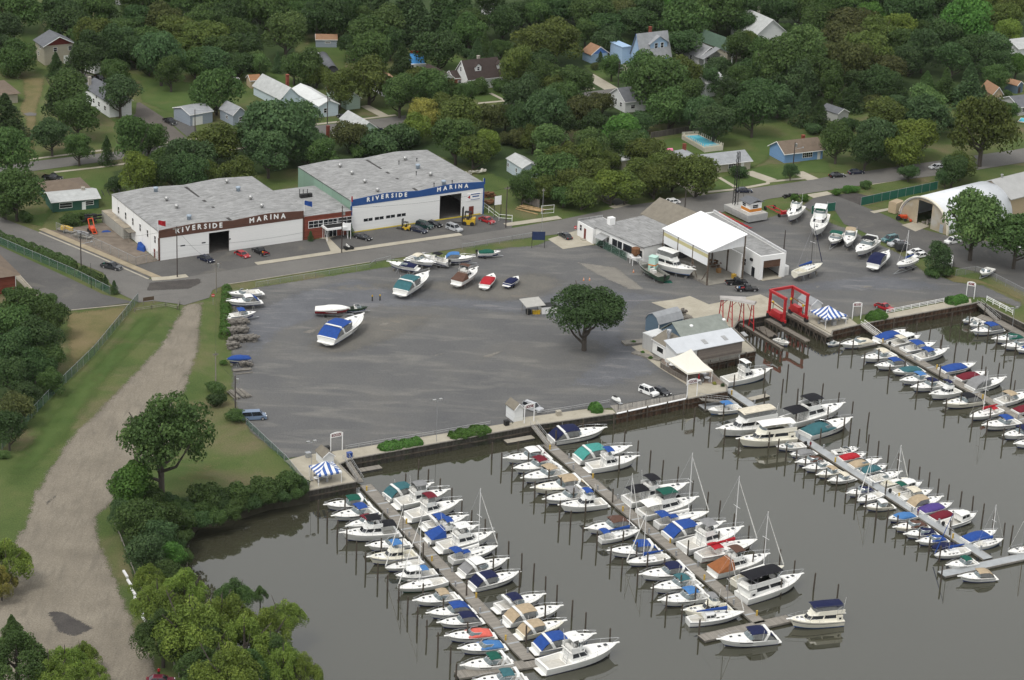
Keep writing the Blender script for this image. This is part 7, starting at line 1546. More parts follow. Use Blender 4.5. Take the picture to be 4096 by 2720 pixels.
def crown_mesh(name,seed,kind,n,leaf):
 """unit crown: radius 1 in plan, centre at the origin"""
 rg=np.random.default_rng(seed);C=[];N=[];T=[]
 if kind in('oak','maple','open','shrub','poplar','clump','gaunt'):
  nl={'clump':34,'gaunt':44,'oak':26,'maple':20,'open':18,'shrub':12,'poplar':22}[kind];hz={'clump':.85,'gaunt':1.0,'oak':.85,'maple':1.1,'open':.9,'shrub':.65,'poplar':1.25}[kind]
  d=rg.normal(size=(nl,3));d/=np.linalg.norm(d,axis=1)[:,None];d[:,2]=np.where(d[:,2]<-.35,-d[:,2],d[:,2])
  cen=d*np.array([.66,.66,.66*hz])*rg.uniform(.75,1.1,(nl,1));rad=rg.uniform(.24,.42,nl)*(1.0 if kind!='open' else.85)
  if kind=='poplar':rad*=.72;cen[:,2]+=.25*rg.random(nl)
  if kind=='clump':cen*=1.08;rad*=.78
  if kind=='gaunt':cen*=np.array([1.12,1.12,.95])*rg.uniform(.6,1.1,(nl,1));rad*=.55
  cen=np.vstack([cen,[[0,0,0],[0,0,.3*hz],[.2,.1,-.1]]]);rad=np.r_[rad,[.55,.45,.5]]if kind not in('open','clump','gaunt')else np.r_[rad,[.3,.3,.3]]
  lt=rg.uniform(-.17,.17,len(rad));w=rad**2;idx=rg.choice(len(rad),n,p=w/w.sum())
  zz_=.8
  if kind=='poplar':
   nl=48;a=rg.uniform(0,6.283,nl);r_=np.sqrt(rg.random(nl))*.85;cen=np.stack([r_*np.cos(a),r_*np.sin(a),(.75-r_)*1.0*rg.uniform(.5,1.2,nl)-.25],1);rad=rg.uniform(.13,.23,nl);zz_=1.45;lt=rg.uniform(-.22,.22,nl);w=rad**2;idx=rg.choice(nl,n,p=w/w.sum())
  v=rg.normal(size=(n,3));v/=np.linalg.norm(v,axis=1)[:,None];v[:,2]=np.where((v[:,2]<-.3)&(rg.random(n)<.6),-v[:,2],v[:,2])
  rr=rad[idx]*(1-.35*rg.random(n)**2.2)*(1+.22*rg.random(n)**4);pos=cen[idx]+v*rr[:,None]*np.array([1,1,zz_]);nor=v*.8+rg.normal(size=(n,3))*.42
  tone=.45+lt[idx]+rg.normal(0,.16,n)+.1*v[:,2]  # lobe tops toned lighter, light from above painted into the leaf colour
 else:
  hz=1.9 if kind=='pine' else 2.4;lay=rg.integers(0,11,n);s=(lay+rg.uniform(0,.55,n))/11;a=rg.integers(0,13,n)/13*6.283+lay*1.7+rg.normal(0,.16,n)
  rmax=(1-s)**.75*(.96 if kind=='pine' else.85)*(1+.2*np.sin(lay*5.1+a*2));q=np.sqrt(rg.random(n));r=rmax*q
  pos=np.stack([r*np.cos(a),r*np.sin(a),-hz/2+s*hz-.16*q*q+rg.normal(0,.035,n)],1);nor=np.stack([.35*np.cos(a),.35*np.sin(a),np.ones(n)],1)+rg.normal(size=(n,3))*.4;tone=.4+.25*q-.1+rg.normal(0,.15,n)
 nor/=np.linalg.norm(nor,axis=1)[:,None]
 t=np.cross(nor,rg.normal(size=(n,3)));t/=np.linalg.norm(t,axis=1)[:,None]+1e-9;b=np.cross(nor,t);sz=leaf*rg.uniform(.6,1.3,n)[:,None]
 V=np.stack([pos-t*sz*.9,pos+b*sz*.55,pos+t*sz*.9,pos-b*sz*.55+nor*sz*.25],1).reshape(-1,3)
 me=bpy.data.meshes.new(name);me.from_pydata(V.tolist(),[],(np.arange(n*4).reshape(n,4)).tolist())
 at=me.attributes.new('lf','FLOAT','POINT');at.data.foreach_set('value',np.repeat(np.clip(tone,0,1),4).astype(np.float32));return me,hz
def trunk_mesh(name,seed,kind,hz):
 """unit trunk from the ground (z = -2.0 below crown centre scale) with limbs into the crown"""
 rg=random.Random(seed);m=MB();zb=-2.2
 if kind in('pine','spruce'):m.tube((0,0,zb),(0,0,hz*.42),.06,.012,7)
 else:
  m.tube((0,0,zb),(.02,.02,-.45),.075,.055,8);m.tube((0,0,zb),(0,0,zb+.25),.11,.075,8)
  for k in range(7):
   a=k*.9+rg.random();r=.45+.35*rg.random();z0=-.75+.1*k;e=(r*math.cos(a),r*math.sin(a),z0+.55+.3*rg.random());mid=(e[0]*.5,e[1]*.5,z0+.2)
   m.tube((0.01,.01,z0),mid,.036,.026,5);m.tube(mid,e,.026,.01,5)
  m.tube((.02,.02,-.45),(0,0,.6*hz),.05,.012,6)
 o=m.build(name,BARK);me=o.data;bpy.data.objects.remove(o);return me
KT={}
for kind,cnt,n,leaf in(('oak',5,7000,.056),('maple',5,7000,.054),('pine',3,5200,.066),('spruce',2,3600,.065),('poplar',4,13000,.034),('shrub',4,3600,.07),('open',2,6000,.05)):
 for i in range(cnt):
  me,hz=crown_mesh('crown_%s_%d'%(kind,i),11*i+len(kind)*7,kind,n,leaf);me.materials.append(LEAF['mid green']);KT.setdefault(kind,[]).append((me,hz,trunk_mesh('trunk_%s_%d'%(kind,i),i,kind,hz)))
me,hz=crown_mesh('crown_lone',5,'clump',16000,.034);me.materials.append(LEAF['dark green']);KT['lone']=[(me,hz,trunk_mesh('trunk_lone',9,'oak',hz))]
me,hz=crown_mesh('crown_gaunt',31,'gaunt',11000,.034);me.materials.append(LEAF['dark green']);KT['gaunt']=[(me,hz,trunk_mesh('trunk_gaunt',12,'oak',hz))]
WORD={'oak':('broad_tree','round crowned tree'),'maple':('leafy_tree','tall leafy tree'),'pine':('pine_tree','layered conifer'),'spruce':('spruce_tree','narrow conifer'),'poplar':('poplar_tree','feathery tree'),'shrub':('bush','bush'),'open':('open_tree','open crowned tree'),'lone':('broad_tree','round crowned tree'),'gaunt':('open_tree','gaunt tree')}
TREES=[]
def tree(t,a,b,r,kind='oak',tone='mid green',label=None,ground=None,sz=1):
 """crown centre (a, b) and crown radius r as measured in the survey tile"""
 k=TILE[t][2]if t in TILE else 2.3057;zc=6.0;r*={'gaunt':1.25,'lone':1.18,'poplar':1.5,'shrub':1.15,'pine':1.2,'spruce':1.15}.get(kind,1.34 if r<150 else 1.25 if r<220 else 1.1);sz*=1 if kind in('lone','shrub')or r>240 else 1.08
 for _ in range(4):
  p=P(t,a,b,zc);R_=max(.6,r/k*mpp(p));
  me,hz,tm=KT[kind][(len(TREES)*7+int(a))%len(KT[kind])]
  zc=R_*hz*.92+({'lone':.12,'gaunt':.35}.get(kind,.0))*R_ if kind in('oak','maple','poplar','open','lone','gaunt')else(R_*hz*.5+.1*R_ if kind in('pine','spruce')else R_*.45)
 if ground is not None:zc=ground
 p=P(t,a,b,zc);rz=random.random()*6.28
 root=thing(WORD[kind][0],label,'bush' if kind=='shrub' else 'tree',(p.x,p.y,0),rz)
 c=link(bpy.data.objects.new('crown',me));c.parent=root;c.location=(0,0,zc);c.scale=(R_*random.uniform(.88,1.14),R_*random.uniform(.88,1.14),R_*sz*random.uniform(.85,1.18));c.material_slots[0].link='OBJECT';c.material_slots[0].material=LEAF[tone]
 if kind!='shrub':
  o=link(bpy.data.objects.new('trunk',tm));o.parent=root;o.location=(0,0,zc);o.scale=(R_,R_,R_ if zc/R_<2.2 else zc/2.2)
 TREES.append((root,kind,tone,Vector((p.x,p.y,0)),(a/k,b/k),label));return root
OK='oak';MA='maple';PI='pine';SP='spruce';PO='poplar';SH='shrub';OP='open'
TN={'d':'dark green','m':'mid green','b':'blue green','o':'olive green','y':'yellow green','l':'light green','g':'bright green','Y':'yellowing','n':'brownish','p':'purple brown'}
KN={'O':OK,'M':MA,'P':PI,'S':SP,'L':PO,'h':SH,'e':OP}
DATA={0:'150,110,200Om 30,280,130Mb 550,80,150Od 620,230,190Od 900,110,180Om 870,330,170Oo 730,340,90Ml 1010,380,150Od 1130,300,150Om 1230,100,140Mm 1400,60,170Od 1600,80,180Om 1500,180,160On 1300,190,130Od 1620,310,220Oo 1480,560,190Mb 1250,500,150Od 1050,480,160Od 840,480,140Md 1340,420,140Om 1850,250,180Om 1900,380,200Oo 2100,200,180Od 2180,330,170Om 2060,490,170Om 2250,470,160Od 1960,580,150Ob 1800,590,130Om 2200,620,120Od 1580,690,120Mm 1380,600,100Od 1700,480,130Oo 760,580,140Md 515,580,100Pd 600,880,240Mm 1110,880,165Mb 1060,690,110Om 160,560,140Om 60,480,130Ob 100,660,100hl 50,1050,190Pd 480,1260,150Mb 730,1370,125Mm 985,1390,90Sd 1230,1330,190Mm 1370,1290,150Om 2000,880,190Om 1990,1340,230Oo 1750,1480,210Ob 2290,1260,150Od 90,1460,240Mm 1560,1490,150Om 540,990,150Md 720,1080,180Mm 1490,440,130Om 1720,330,120Od 2300,60,150Od 2100,40,140Od 1850,60,160Om 1160,430,120Mb 2330,560,100Ol',1:'100,150,200Om 270,320,190Ml 370,160,160Om 100,40,170Od 600,60,180Od 700,200,190Od 850,150,170Od 560,200,150Md 1000,190,110Ml 1200,250,140Ml 1050,350,200Om 1060,520,190Mm 900,430,130Od 1350,530,115Pd 1680,470,185Od 1150,90,170Pd 1350,130,180Pb 1500,190,180Pb 1700,100,200Pd 1900,80,180Pd 1950,230,150Om 1960,310,140Om 2280,210,150Od 2200,60,130Md 1780,230,150Pd 350,630,120Mm 480,650,140Om 560,700,110Oo 200,570,70Sb 30,620,90Ml 100,760,70hp 1040,760,250Oo 780,830,140Mo 1330,880,170Mm 1480,790,170Oo 1600,830,170Mm 1750,880,130Om 1540,1050,120OY 1650,1130,110OY 1930,900,100Mm 1900,1090,220Oo 1850,1290,190Mm 2000,1400,170Oo 2130,1340,120Oy 2170,1100,120On 2300,1080,100Mm 2070,820,100hm 2250,800,90hm 2040,460,90Sb 2110,420,90Sm 2170,500,60Sb 1950,490,70hb 2260,460,80Om 230,1230,330Ob 100,1130,190Ob 430,1110,170Mb 120,1410,220Mb 480,1360,170Ob 640,1440,120Mm 870,1270,140On 1330,1270,180hb 1130,1350,190hb 960,1390,110hm 1700,1010,110Mo 2320,1290,90hn 1240,400,120Md 1430,60,140Pd 1000,60,150Od 780,40,130Od 440,60,140Om 300,60,130Om 1480,1200,120Oy',2:'80,130,150Od 230,150,150Om 400,380,250Oo 200,470,200Oo 680,310,110Mm 420,110,170Od 600,60,150Od 760,170,180Om 850,280,160Od 880,390,120Ob 1020,130,150On 1150,220,160Od 1250,120,160Od 1340,80,110Mg 1590,220,190Om 1570,410,160Od 1500,60,120Od 1700,80,150Od 1900,150,200Om 2060,120,160Od 2250,110,140Md 2150,240,110Od 1950,30,150Om 550,800,190Om 430,830,130Oo 120,940,180Mb 60,650,140Mo 250,600,150Od 290,720,130Mm 920,630,90Mm 815,530,50Sm 1350,800,300Om 1200,720,180Mm 1550,740,190Oo 1450,1020,220Om 1800,760,110eb 1870,650,120eb 2080,450,110Mm 2150,490,80Om 2000,590,30hd 2180,380,70Mo 1980,860,100Mb 2100,750,120Mm 2200,700,150Od 2300,640,110Mm 2300,490,120Om 2280,900,180Od 2230,1050,180Md 1750,1060,160Mb 1860,1150,160Mb 2010,1050,120Md 640,1030,170On 820,960,110On 300,1080,190Mb 1000,1220,160Mg 1200,1130,100Ob 1060,1360,150Om 1210,1260,75hb 780,1180,110Md 60,1290,130hn 190,1290,100Mo 360,1370,190Ml 480,1500,160Oo 720,1360,130Ml 690,1470,140Oo 890,1480,90Oo 1230,1440,140Oo 1400,1530,110Oo 1140,50,130Od 330,50,140Od 900,60,140Om 1650,960,140Mm 480,960,140Mm 100,1120,130Md 470,1150,130Md 1000,480,60hd 760,620,50hn',3:'110,650,260Mm 300,480,210Ml 250,800,220Ob 480,700,190Om 600,850,130Mm 100,950,150Ob 330,980,130Sb 470,1050,120Pd 420,1190,90hb 780,250,220On 700,400,220On 900,520,220Oo 1000,330,220Oo 1200,280,150Oy 1100,650,160On 770,600,180On 1430,300,80Om 950,150,120Mg 1110,110,110Sb 1300,130,190Od 1430,60,160Od 600,80,150Om 800,40,170Om 300,80,150Om 100,100,150Od 150,270,60Om 1820,250,260Mg 1620,390,150Md 1430,480,160Mb 1300,560,150Ob 1700,560,150Md 1900,510,150Md 2080,480,150Mb 2100,610,120Md 2220,310,110Oy 2050,60,150Oo 2250,110,150Oo 1640,60,140Od 1460,770,110Pm 1640,770,130Pm 1860,770,180Pb 2100,730,100Mm 1980,880,80Sb 2200,890,70hm 2290,610,90Mg 780,880,120Pd 1040,790,140Md 1010,960,130hn 1250,910,80hb 1420,990,170Ml 1200,1010,110Mb 1070,1100,190Oo 1450,1090,200Ob 1350,1290,220Oy 1000,1300,190Ob 640,1330,150Mm 900,1400,150Md 1250,1410,170Oy 1990,1210,310Mo 1700,1160,80Ob 2240,1040,70Mm 480,230,160Om 450,60,140Od 560,520,140On 1250,420,140Om 2180,180,120Oo 1000,40,140Md 850,780,110Md 1150,870,110Md 1880,1060,120Oy 740,1160,90hd',10:'150,220,210Mm 50,320,150Om 1050,150,95hb 1250,70,140My 1400,50,150Om 1750,60,160Md 2200,40,150Oo 240,440,80hm 650,460,90hm 780,440,70hm 1590,40,140Md 1930,70,130Oo 250,1290,230Om 100,1450,190Om 480,1390,140Mm 60,1130,60hd 430,1250,90Mm',12:'100,180,110Mm 550,120,180Oo 640,230,150Oo 920,170,165Oy 1040,180,150Oo 1320,120,160Oo 1700,70,190Oo 400,60,190Om 470,250,100Om 1480,60,150Oo 180,260,80hm 2090,20,90hd 750,60,140Oo 1180,60,130Oo 300,180,120Oo',13:'1300,30,80Od 1560,840,110Mb 900,140,60hm 630,210,50hg 720,190,50hg 800,180,50hg 250,265,45hg 340,265,50hg 1640,80,70Mb 1700,20,120Md 1520,945,80hm 1640,950,70hm 1900,520,300Ml 2290,640,260Mm 1780,-20,120Oo 210,20,60Mb',20:'1750,1560,90hd 1900,1560,100hm 2050,1545,95hd 2200,1530,100hm 2330,1510,90hd 150,100,220Md 430,190,160Om 350,40,190Md 100,350,160Md 130,650,170On 80,850,150Md 470,400,110Om 30,1060,60hl 330,260,150Od 220,520,130Od 1220,1390,200Mg 1560,1500,110hb 1900,1460,165hm 2210,1450,165hm 2340,1390,80hd 1970,430,80hm 1990,560,100hd 2060,210,40hg 2010,470,90hm 2170,700,95hm 1640,1520,100hm 2070,1480,110hd 1380,1480,110Mm',21:'120,1465,95hm 250,1450,90hd 370,1420,80hm 440,1395,60hd 90,1380,160hm 290,1340,150hm 400,1310,80hd 30,1440,100hb 460,1340,60hd',30:'1300,150,190Mm 1130,50,130Mb 1450,260,160Mb 1380,430,180Mb 1590,430,110Mg 1380,640,130Ly 1450,820,190Ly 1700,700,170Ly 1750,1050,270Ly 1500,1130,210Lm 2050,980,220Ly 2150,780,140Lm 2250,1200,220Ly 1860,1420,190Lm 2080,1450,230Ly 1900,1250,190Lm 50,450,170Ly 10,650,120LY 110,1080,120Pm 150,1360,240Lm 600,1390,150Ly 780,1330,120Ly 450,1490,180Ly 860,1500,120Ly 1560,620,120Mm 1640,900,140eo 1700,130,120hm 1850,100,110hd 2000,70,110hm 2150,40,110hm 1680,260,110hm 1640,350,110hd 1700,450,100hm 1550,130,130Mm 1700,60,110hm',31:'40,770,60Lm 250,950,140Ly 90,1110,190Ly 250,1390,170Ly 440,1470,130Ly 130,1280,170Lm -60,1450,160Lm'}
import re
for tl,s in DATA.items():
 for w in s.split():
  a,b,r,kk,tt=re.match(r'(-?\d+),(-?\d+),(\d+)(\w)(\w)',w).groups();tree(tl,int(a),int(b),int(r),KN[kk],TN[tt])
tree(12,690,1335,335,'lone','dark green','large dark green tree standing alone in the gravel yard',sz=1.0)
tree(20,1490,960,400,'gaunt','mid green','gaunt half bare tree beside the dirt track above the bushes',sz=1.15)
for f,s in((.10,1.0),(.955,1.25)):
 q=A3+u3*w3*f-Vector((-u3.y,u3.x,0))*1.0;me,hz,tm=KT['spruce'][0];root=thing('yew','dark yew bush at the %s end of the brick office front'%('left' if f<.5 else 'right'),'bush',q)
 c=link(bpy.data.objects.new('crown',me));c.parent=root;c.scale=(1.2*s,1.2*s,1.2*s);c.location=(0,0,1.45*s);c.material_slots[0].link='OBJECT';c.material_slots[0].material=LEAF['dark green']
def hedge(label,pts,w,h,tone,n,leaf=.16,name='hedge',cat='hedge',rough=.25):
 pts=[V2(p)for p in pts];o=pts[0];rg=np.random.default_rng(len(label));seg=[(b-a).length for a,b in zip(pts[:-1],pts[1:])];tot=sum(seg);V=[];T_=[]
 for _ in range(n):
  s=rg.random()*tot;i=0
  while i<len(seg)-1 and s>seg[i]:s-=seg[i];i+=1
  a,b=pts[i],pts[i+1];u=(b-a).normalized();nn=Vector((-u.y,u.x,0));th=rg.uniform(-.15,math.pi+.15);f=1+rough*noise.noise((a+u*s)*.8)-.12*rg.random();e=min(1,min(s+sum(seg[:i]),tot-s-sum(seg[:i]))/(w*.4)+.35)
  c=a+u*s+nn*(w/2*math.cos(th)*f*e)+Vector((0,0,max(.05,h*abs(math.sin(th))**.6*f*e)))-o
  nv=(nn*math.cos(th)+Vector((0,0,math.sin(th)))+Vector(rg.normal(size=3))*.5).normalized();t=nv.cross(Vector(rg.normal(size=3))).normalized();bb=nv.cross(t);k=leaf*rg.uniform(.6,1.3)
  V+=[c-t*k,c+bb*k*.6,c+t*k,c-bb*k*.6];T_+=[min(1,max(0,.45+.3*noise.noise((c+o)*.9)+rg.normal(0,.15)))]*4
 me=bpy.data.meshes.new(name);me.from_pydata([tuple(v)for v in V],[],[(4*i,4*i+1,4*i+2,4*i+3)for i in range(n)])
 at=me.attributes.new('lf','FLOAT','POINT');at.data.foreach_set('value',T_);me.materials.append(LEAF[tone]);ob=link(bpy.data.objects.new(name,me));ob.location=o;tag(ob,label,cat);landmark(label,o);return ob
hedge('long clipped hedge along the side street fence',L((10,-200,545),(10,0,650),(10,400,800),(10,700,920)),2.6,2.4,'mid green',12000)
hedge('short clipped hedge end beside the gate',L((10,740,950),(10,930,1040)),2.2,2.0,'mid green',2500)
for k,(lb,q,w,h,n)in enumerate((('low spreading juniper on the quay nearest E dock',((21,1130,1015),(21,1530,945)),3.2,1.2,3500),('low spreading juniper on the quay with a rusty patch',((21,1780,905),(21,2160,835)),3.2,1.2,3500),('round juniper on the quay between D dock and the boardwalk',((22,715,665),(22,825,645)),3.6,1.9,2500),('low juniper on the quay beside the B dock sign',((13,905,1380),(13,1095,1350)),3.4,1.5,3000),('low juniper on the quay beside the A dock sign',((13,1650,1240),(13,1830,1200)),3.6,1.6,3000))):
 hedge(lb,L(*q),w,h,'bright green',n,.2,'juniper_shrub','shrub',.5)
hedge('vine covered fence line along the left edge of the gravel yard',L((10,2090,1090),(10,2080,1300),(20,2070,0)),2.2,1.6,'bright green',4000,.2,'hedgerow','hedge',.7)
hedge('dark plants behind the wire fence of the workshop',L((12,790,690),(12,1050,800)),1.4,1.5,'purple brown',2500,.16,'plant_row','plants',.6)
for lb,q in(('small round bush in the stone bed by the silver cold store',('r',128,545)),('first small bush in the stone bed on the restaurant path',('r',282,712)),('second small bush in the stone bed on the restaurant path',('r',405,795))):tree(*q,40,SH,'bright green',lb)
tree('r',1540,1230,45,SH,'dark green','dark bush in the C dock garden patio corner');tree('r',1410,1200,26,SH,'yellowing','yellow flowering plant in the C dock garden patio')
tree(10,970,1020,50,SP,'dark green','small conifer in front of the gate by the side street',sz=.8);tree(10,1052,1070,52,SP,'dark green','small conifer at the hedge end on the corner kerb',sz=.8)
groups={}
for tr in TREES:
 root,kind,tone,p,px,lab=tr
 if lab:continue
 lm=min(LANDMARKS,key=lambda l:(l[1]-p).length);d=p-lm[1];sp,sl_=pix(p),pix(lm[1])
 dx,dy=sp[0]-sl_[0],(sp[1]-sl_[1])*2.2
 rel=('right of' if dx>0 else 'left of')if abs(dx)>abs(dy)else('in front of' if dy>0 else 'behind')
 groups.setdefault((tone,WORD[kind][1],rel,lm[0]),[]).append((d.length,root))
for(tone,w,rel,lm),v in groups.items():
 v.sort(key=lambda q:q[0])
 for i,(d,root)in enumerate(v):
  nm=lm if lm.split()[0]in('the',)else 'the '+lm
  words_=nm.split();nm=' '.join(words_[:7 if len(v)==1 else 6])
  root['label']=('%s %s %s %s'%(tone,w,rel,nm))if len(v)==1 else('%sclosest %s %s %s %s'%((ORD[i]+' ')if i else '',tone,w,rel,nm))
# ------------------------------------------------------------------ tents, fences, poles, furniture and the rest
def stripes(name,axis,w=1.25):
 m,nt,b=newmat(name);tc=nt.nodes.new('ShaderNodeTexCoord');sx=nt.nodes.new('ShaderNodeSeparateXYZ');nt.links.new(tc.outputs['Object'],sx.inputs[0])
 f=mathn(nt,'LESS_THAN',mathn(nt,'FRACT',mathn(nt,'DIVIDE',mathn(nt,'ADD',sx.outputs[axis],50),w)),.5)
 nt.links.new(mixc(nt,f,(.74,.74,.73),(.035,.10,.33)),b.inputs['Base Color']);b.inputs['Roughness'].default_value=.7;return m
SX,SY=stripes('blue_stripes_long',0),stripes('blue_stripes_cross',1);TENTW=mat('tent_white',(.74,.71,.62),.7,.04,.4)
def tent(name,label,cs,h,hp,mats,scallop=0):
 """pyramid canopy from four corners seen at eave height h"""
 cs=[V2(c)for c in cs];o=sum(cs,Vector())/4;u=cs[1]-cs[0];rz=math.atan2(u.y,u.x);t=thing(name,label,'canopy',o,rz);landmark(label,o)
 M_=Matrix.Rotation(-rz,3,'Z');q=[M_@(c-o)for c in cs];m=MB();N=6
 for i in range(4):
  a,b=q[i],q[(i+1)%4];m.mi=i%2;rows=[]
  for k in range(N+1):
   s=k/N;z=h+(hp-h)*(s**1.35);rows.append([tuple((a.lerp(b,j/4)*(1-s))+Vector((0,0,z)))for j in range(5)])
  m.loft(rows,False);m.loft([[tuple(a.lerp(b,j/8)*1.005+Vector((0,0,h)))for j in range(9)],[tuple(a.lerp(b,j/8)*1.005+Vector((0,0,h-.35-(scallop*(1-(2*j/8-1)**2)*-.3))))for j in range(9)]],False)
 m.build('canopy_top',mats,t)
 for c in q:p=MB();p.tube((c.x*.97,c.y*.97,0),(c.x*.97,c.y*.97,h),.06);p.build('pole',TRIM,t)
 return t
tent('striped_canopy','blue and white striped canopy on the E dock patio',[P(21,487,1158,2.5),P(21,575,1250,2.5),P(21,793,1212,2.5),P(21,708,1120,2.5)],2.5,4.2,[SX,SY])
tent('striped_canopy','blue and white striped canopy on the B dock patio',[P('l',1720,475,2.5),P('l',1985,618,2.5),P('l',2318,552,2.5),P('l',2040,425,2.5)],2.5,4.4,[SX,SY])
tent('white_tent','large white peaked tent over the C dock dining patio',[P('r',645,800,3.0),P('r',985,1035,3.0),P('r',1385,985,3.0),P('r',1075,745,3.0)],3.0,6.6,[TENTW,TENTW])
tent('white_tent','small white shelter by the bushy tree near the wire fence',[P(13,1590,840,2.2),P(13,1700,860,2.2),P(13,1710,790,2.2),P(13,1640,760,2.2)],2.2,3.4,[WALLW,WALLW])
def table(label,p,z=.02,col=TRIM,r=.65):
 q=P(*p,z);t=thing('patio_table',label,'table',q);m=MB();m.lathe([(r,.70),(r,.75)],14);m.build('table_top',col,t);m=MB();m.tube((0,0,0),(0,0,.7),.06);m.build('leg',STEEL,t)
 for k in range(4):
  a=k*1.57+.4;c=MB();c.box(r+.15,r+.6,-.22,.22,.42,.47);c.box(r+.56,r+.61,-.22,.22,.47,.9);c.box(r+.2,r+.25,-.2,.2,0,.42);c.box(r+.52,r+.57,-.2,.2,0,.42)
  o=thing('patio_chair','%s chair at the %s'%(('right hand','back','left hand','front')[k],label),'chair',q,a,'patio chairs');c.build('seat',STEEL if col is TRIM else VINYL,o)
for lb,p in(('round white table under the left edge of the white tent',('r',735,945)),('round white table under the right side of the white tent',('r',1235,1080)),('round white table by the red umbrella',('r',1150,1190)),('round table with dark skirt at the garden patio edge',('r',1290,1150)),('dark table under the B dock canopy',('l',1930,690)),('grey table right of the B dock canopy',('l',2250,640)),('white table under the E dock canopy',(21,640,1290)),('second white table behind the E dock canopy pole',(21,560,1300))):table(lb,p)
t=thing('umbrella','closed red umbrella on the C dock patio','umbrella',P('r',1155,1185));m=MB();m.tube((0,0,0),(0,0,2.5),.03);m.build('pole',TRIM,t);m=MB();m.lathe([(.16,.9),(.2,1.3),(.1,2.2),(.01,2.6)],8);m.build('folded_cloth',canvas('red'),t)
def wiremat(name,rgb,a):
 m,nt,b=newmat(name);b.inputs['Base Color'].default_value=(*rgb,1);b.inputs['Roughness'].default_value=.7;b.inputs['Alpha'].default_value=a;return m
WIREG=wiremat('green_wire',(.05,.12,.085),.55);WIRES=wiremat('grey_wire',(.3,.31,.3),.22);SCRN=mat('green_screen',(.02,.11,.075),.8,.12)
def fence(label,pts,h,m,pm=STEEL,sp=3.0,rails=(1,),name='wire_fence',panel=True,pw=.05):
 pts=[V2(p)for p in pts];o=pts[0];t=thing(name,label,'fence',o);a_=MB();b_=MB();c_=MB()
 for a,b in zip(pts[:-1],pts[1:]):
  a=a-o;b=b-o;n=max(1,int((b-a).length/sp))
  a_.quad(a+Vector((0,0,.05)),b+Vector((0,0,.05)),b+Vector((0,0,h)),a+Vector((0,0,h)))
  for r in rails:c_.tube(a+Vector((0,0,h*r)),b+Vector((0,0,h*r)),pw*.8,n=4)
  for k in range(n+1):q=a.lerp(b,k/n);b_.tube(q,q+Vector((0,0,h+.1)),pw,n=5)
 if panel:a_.build('panel',m,t)
 b_.build('fence_posts',pm,t)['kind']='stuff';c_.build('rail',pm,t);return t
fence('long green wire fence beside the dirt track',L((20,20,1010),(20,500,500),(20,870,140),(10,1275,1215)),2.2,WIREG)
fence('green wire fence in front of the long clipped hedge',L((10,-100,640),(10,0,690),(10,690,985),(10,1015,1150)),2.0,WIREG)
fence('wire fence around the cluttered work yard',L((10,520,560),(10,940,735),(10,1255,885),(10,1450,830)),2.2,WIRES)
fence('green wire fence in front of the flat roofed workshop',L((12,770,690),(12,1060,840)),2.2,WIREG)
fence('wire fence along the grass verge of the yard',L((11,0,1075),(11,550,985),(11,1050,905),(11,1100,865),(11,1240,830)),1.1,WIRES)
fence('wire fence along the street by the yard entrance',L((11,1900,735),(11,2361,660),(12,200,625)),1.5,WIRES)
fence('wire fence at the right edge beyond the dinghy',L((13,1730,980),(13,1910,950),(13,2020,985),(13,2361,1160)),1.8,WIRES)
fence('green screened fence left of the half round hall',L((13,855,330),(13,970,305),(13,1560,180)),2.4,SCRN)
fence('short green screened fence behind the tallest yacht',L((13,398,408),(13,618,375)),2.4,SCRN)
fence('low green fence beside the E dock patio slope',L((20,2270,780),(21,260,1110)),1.4,WIREG)
fence('green screened fence on the left of the E dock patio',L((21,265,1118),(21,480,1380)),1.6,WIREG)
fence('white three rail fence on the quay between B dock and A dock',L((13,1090,1330),(13,1620,1222)),1.1,TRIM,TRIM,2.4,(.35,.7,1),'rail_fence',False,.07)
fence('white rail fence beyond the A dock ramp',L((13,2015,1210),(13,2255,1335)),1.3,TRIM,TRIM,2.4,(.4,.75,1),'rail_fence',False,.09)
fence('pale rail fence along the quay from E dock to D dock',L((21,830,1015),(21,1650,880),(21,2160,790)),1.0,CONC,VENT,2.6,(.6,1),'rail_fence',False,.06)
fence('pale rail fence along the quay right of D dock',L((22,215,700),(22,560,648),(22,900,590)),1.0,CONC,VENT,2.6,(.6,1),'rail_fence',False,.06)
fence('dark wire railing along the boardwalk',L((22,980,645),(22,1610,532)),1.2,WIRES,BLACK,3.0,(1,))
fence('split rail wooden fence at the start of the dirt track',L((10,1240,1310),(10,1400,1285),(10,1530,1265),(10,1640,1290),(10,1650,1230)),.9,OLDWOOD,OLDWOOD,2.2,(.5,.95),'rail_fence',False,.09)
fence('weathered board fence along the dining patio',L(('r',555,950),('r',700,1045),('r',1040,1225)),1.3,planks('grey_boards',(.15,.13,.11),.15,0),OLDWOOD,2.2,(1,),'board_fence')
fence('dark board fence behind the raised pool',L((2,1280,1275),(2,1500,1240),(2,1760,1195)),1.8,planks('dark_boards',(.10,.09,.08),.2,0),OLDWOOD,2.5,(1,),'board_fence')
fence('grey stockade fence beside the lumber stack',L((12,95,295),(12,250,350)),2.2,planks('stockade',(.2,.18,.16),.2,0),OLDWOOD,2.5,(1,),'board_fence')
fence('white pipe gate at the right corner of the blue banded shed',L((11,2100,360),(11,2240,470),(11,2361,480)),1.8,WIRES,TRIM,3,(.5,1),'pipe_gate',False,.07)
fence('pipe gate between stockade fence and street',L((12,270,405),(12,385,395)),2.2,WIRES,TRIM,3,(.05,.5,1),'pipe_gate',False,.06)
fence('low guard rail along the bank beside the dirt track',L((30,1035,70),(30,1180,440),(30,1275,690),(30,1520,1270),(30,1650,1540)),.7,OLDWOOD,OLDWOOD,3,(1,),'guard_rail',False,.12)
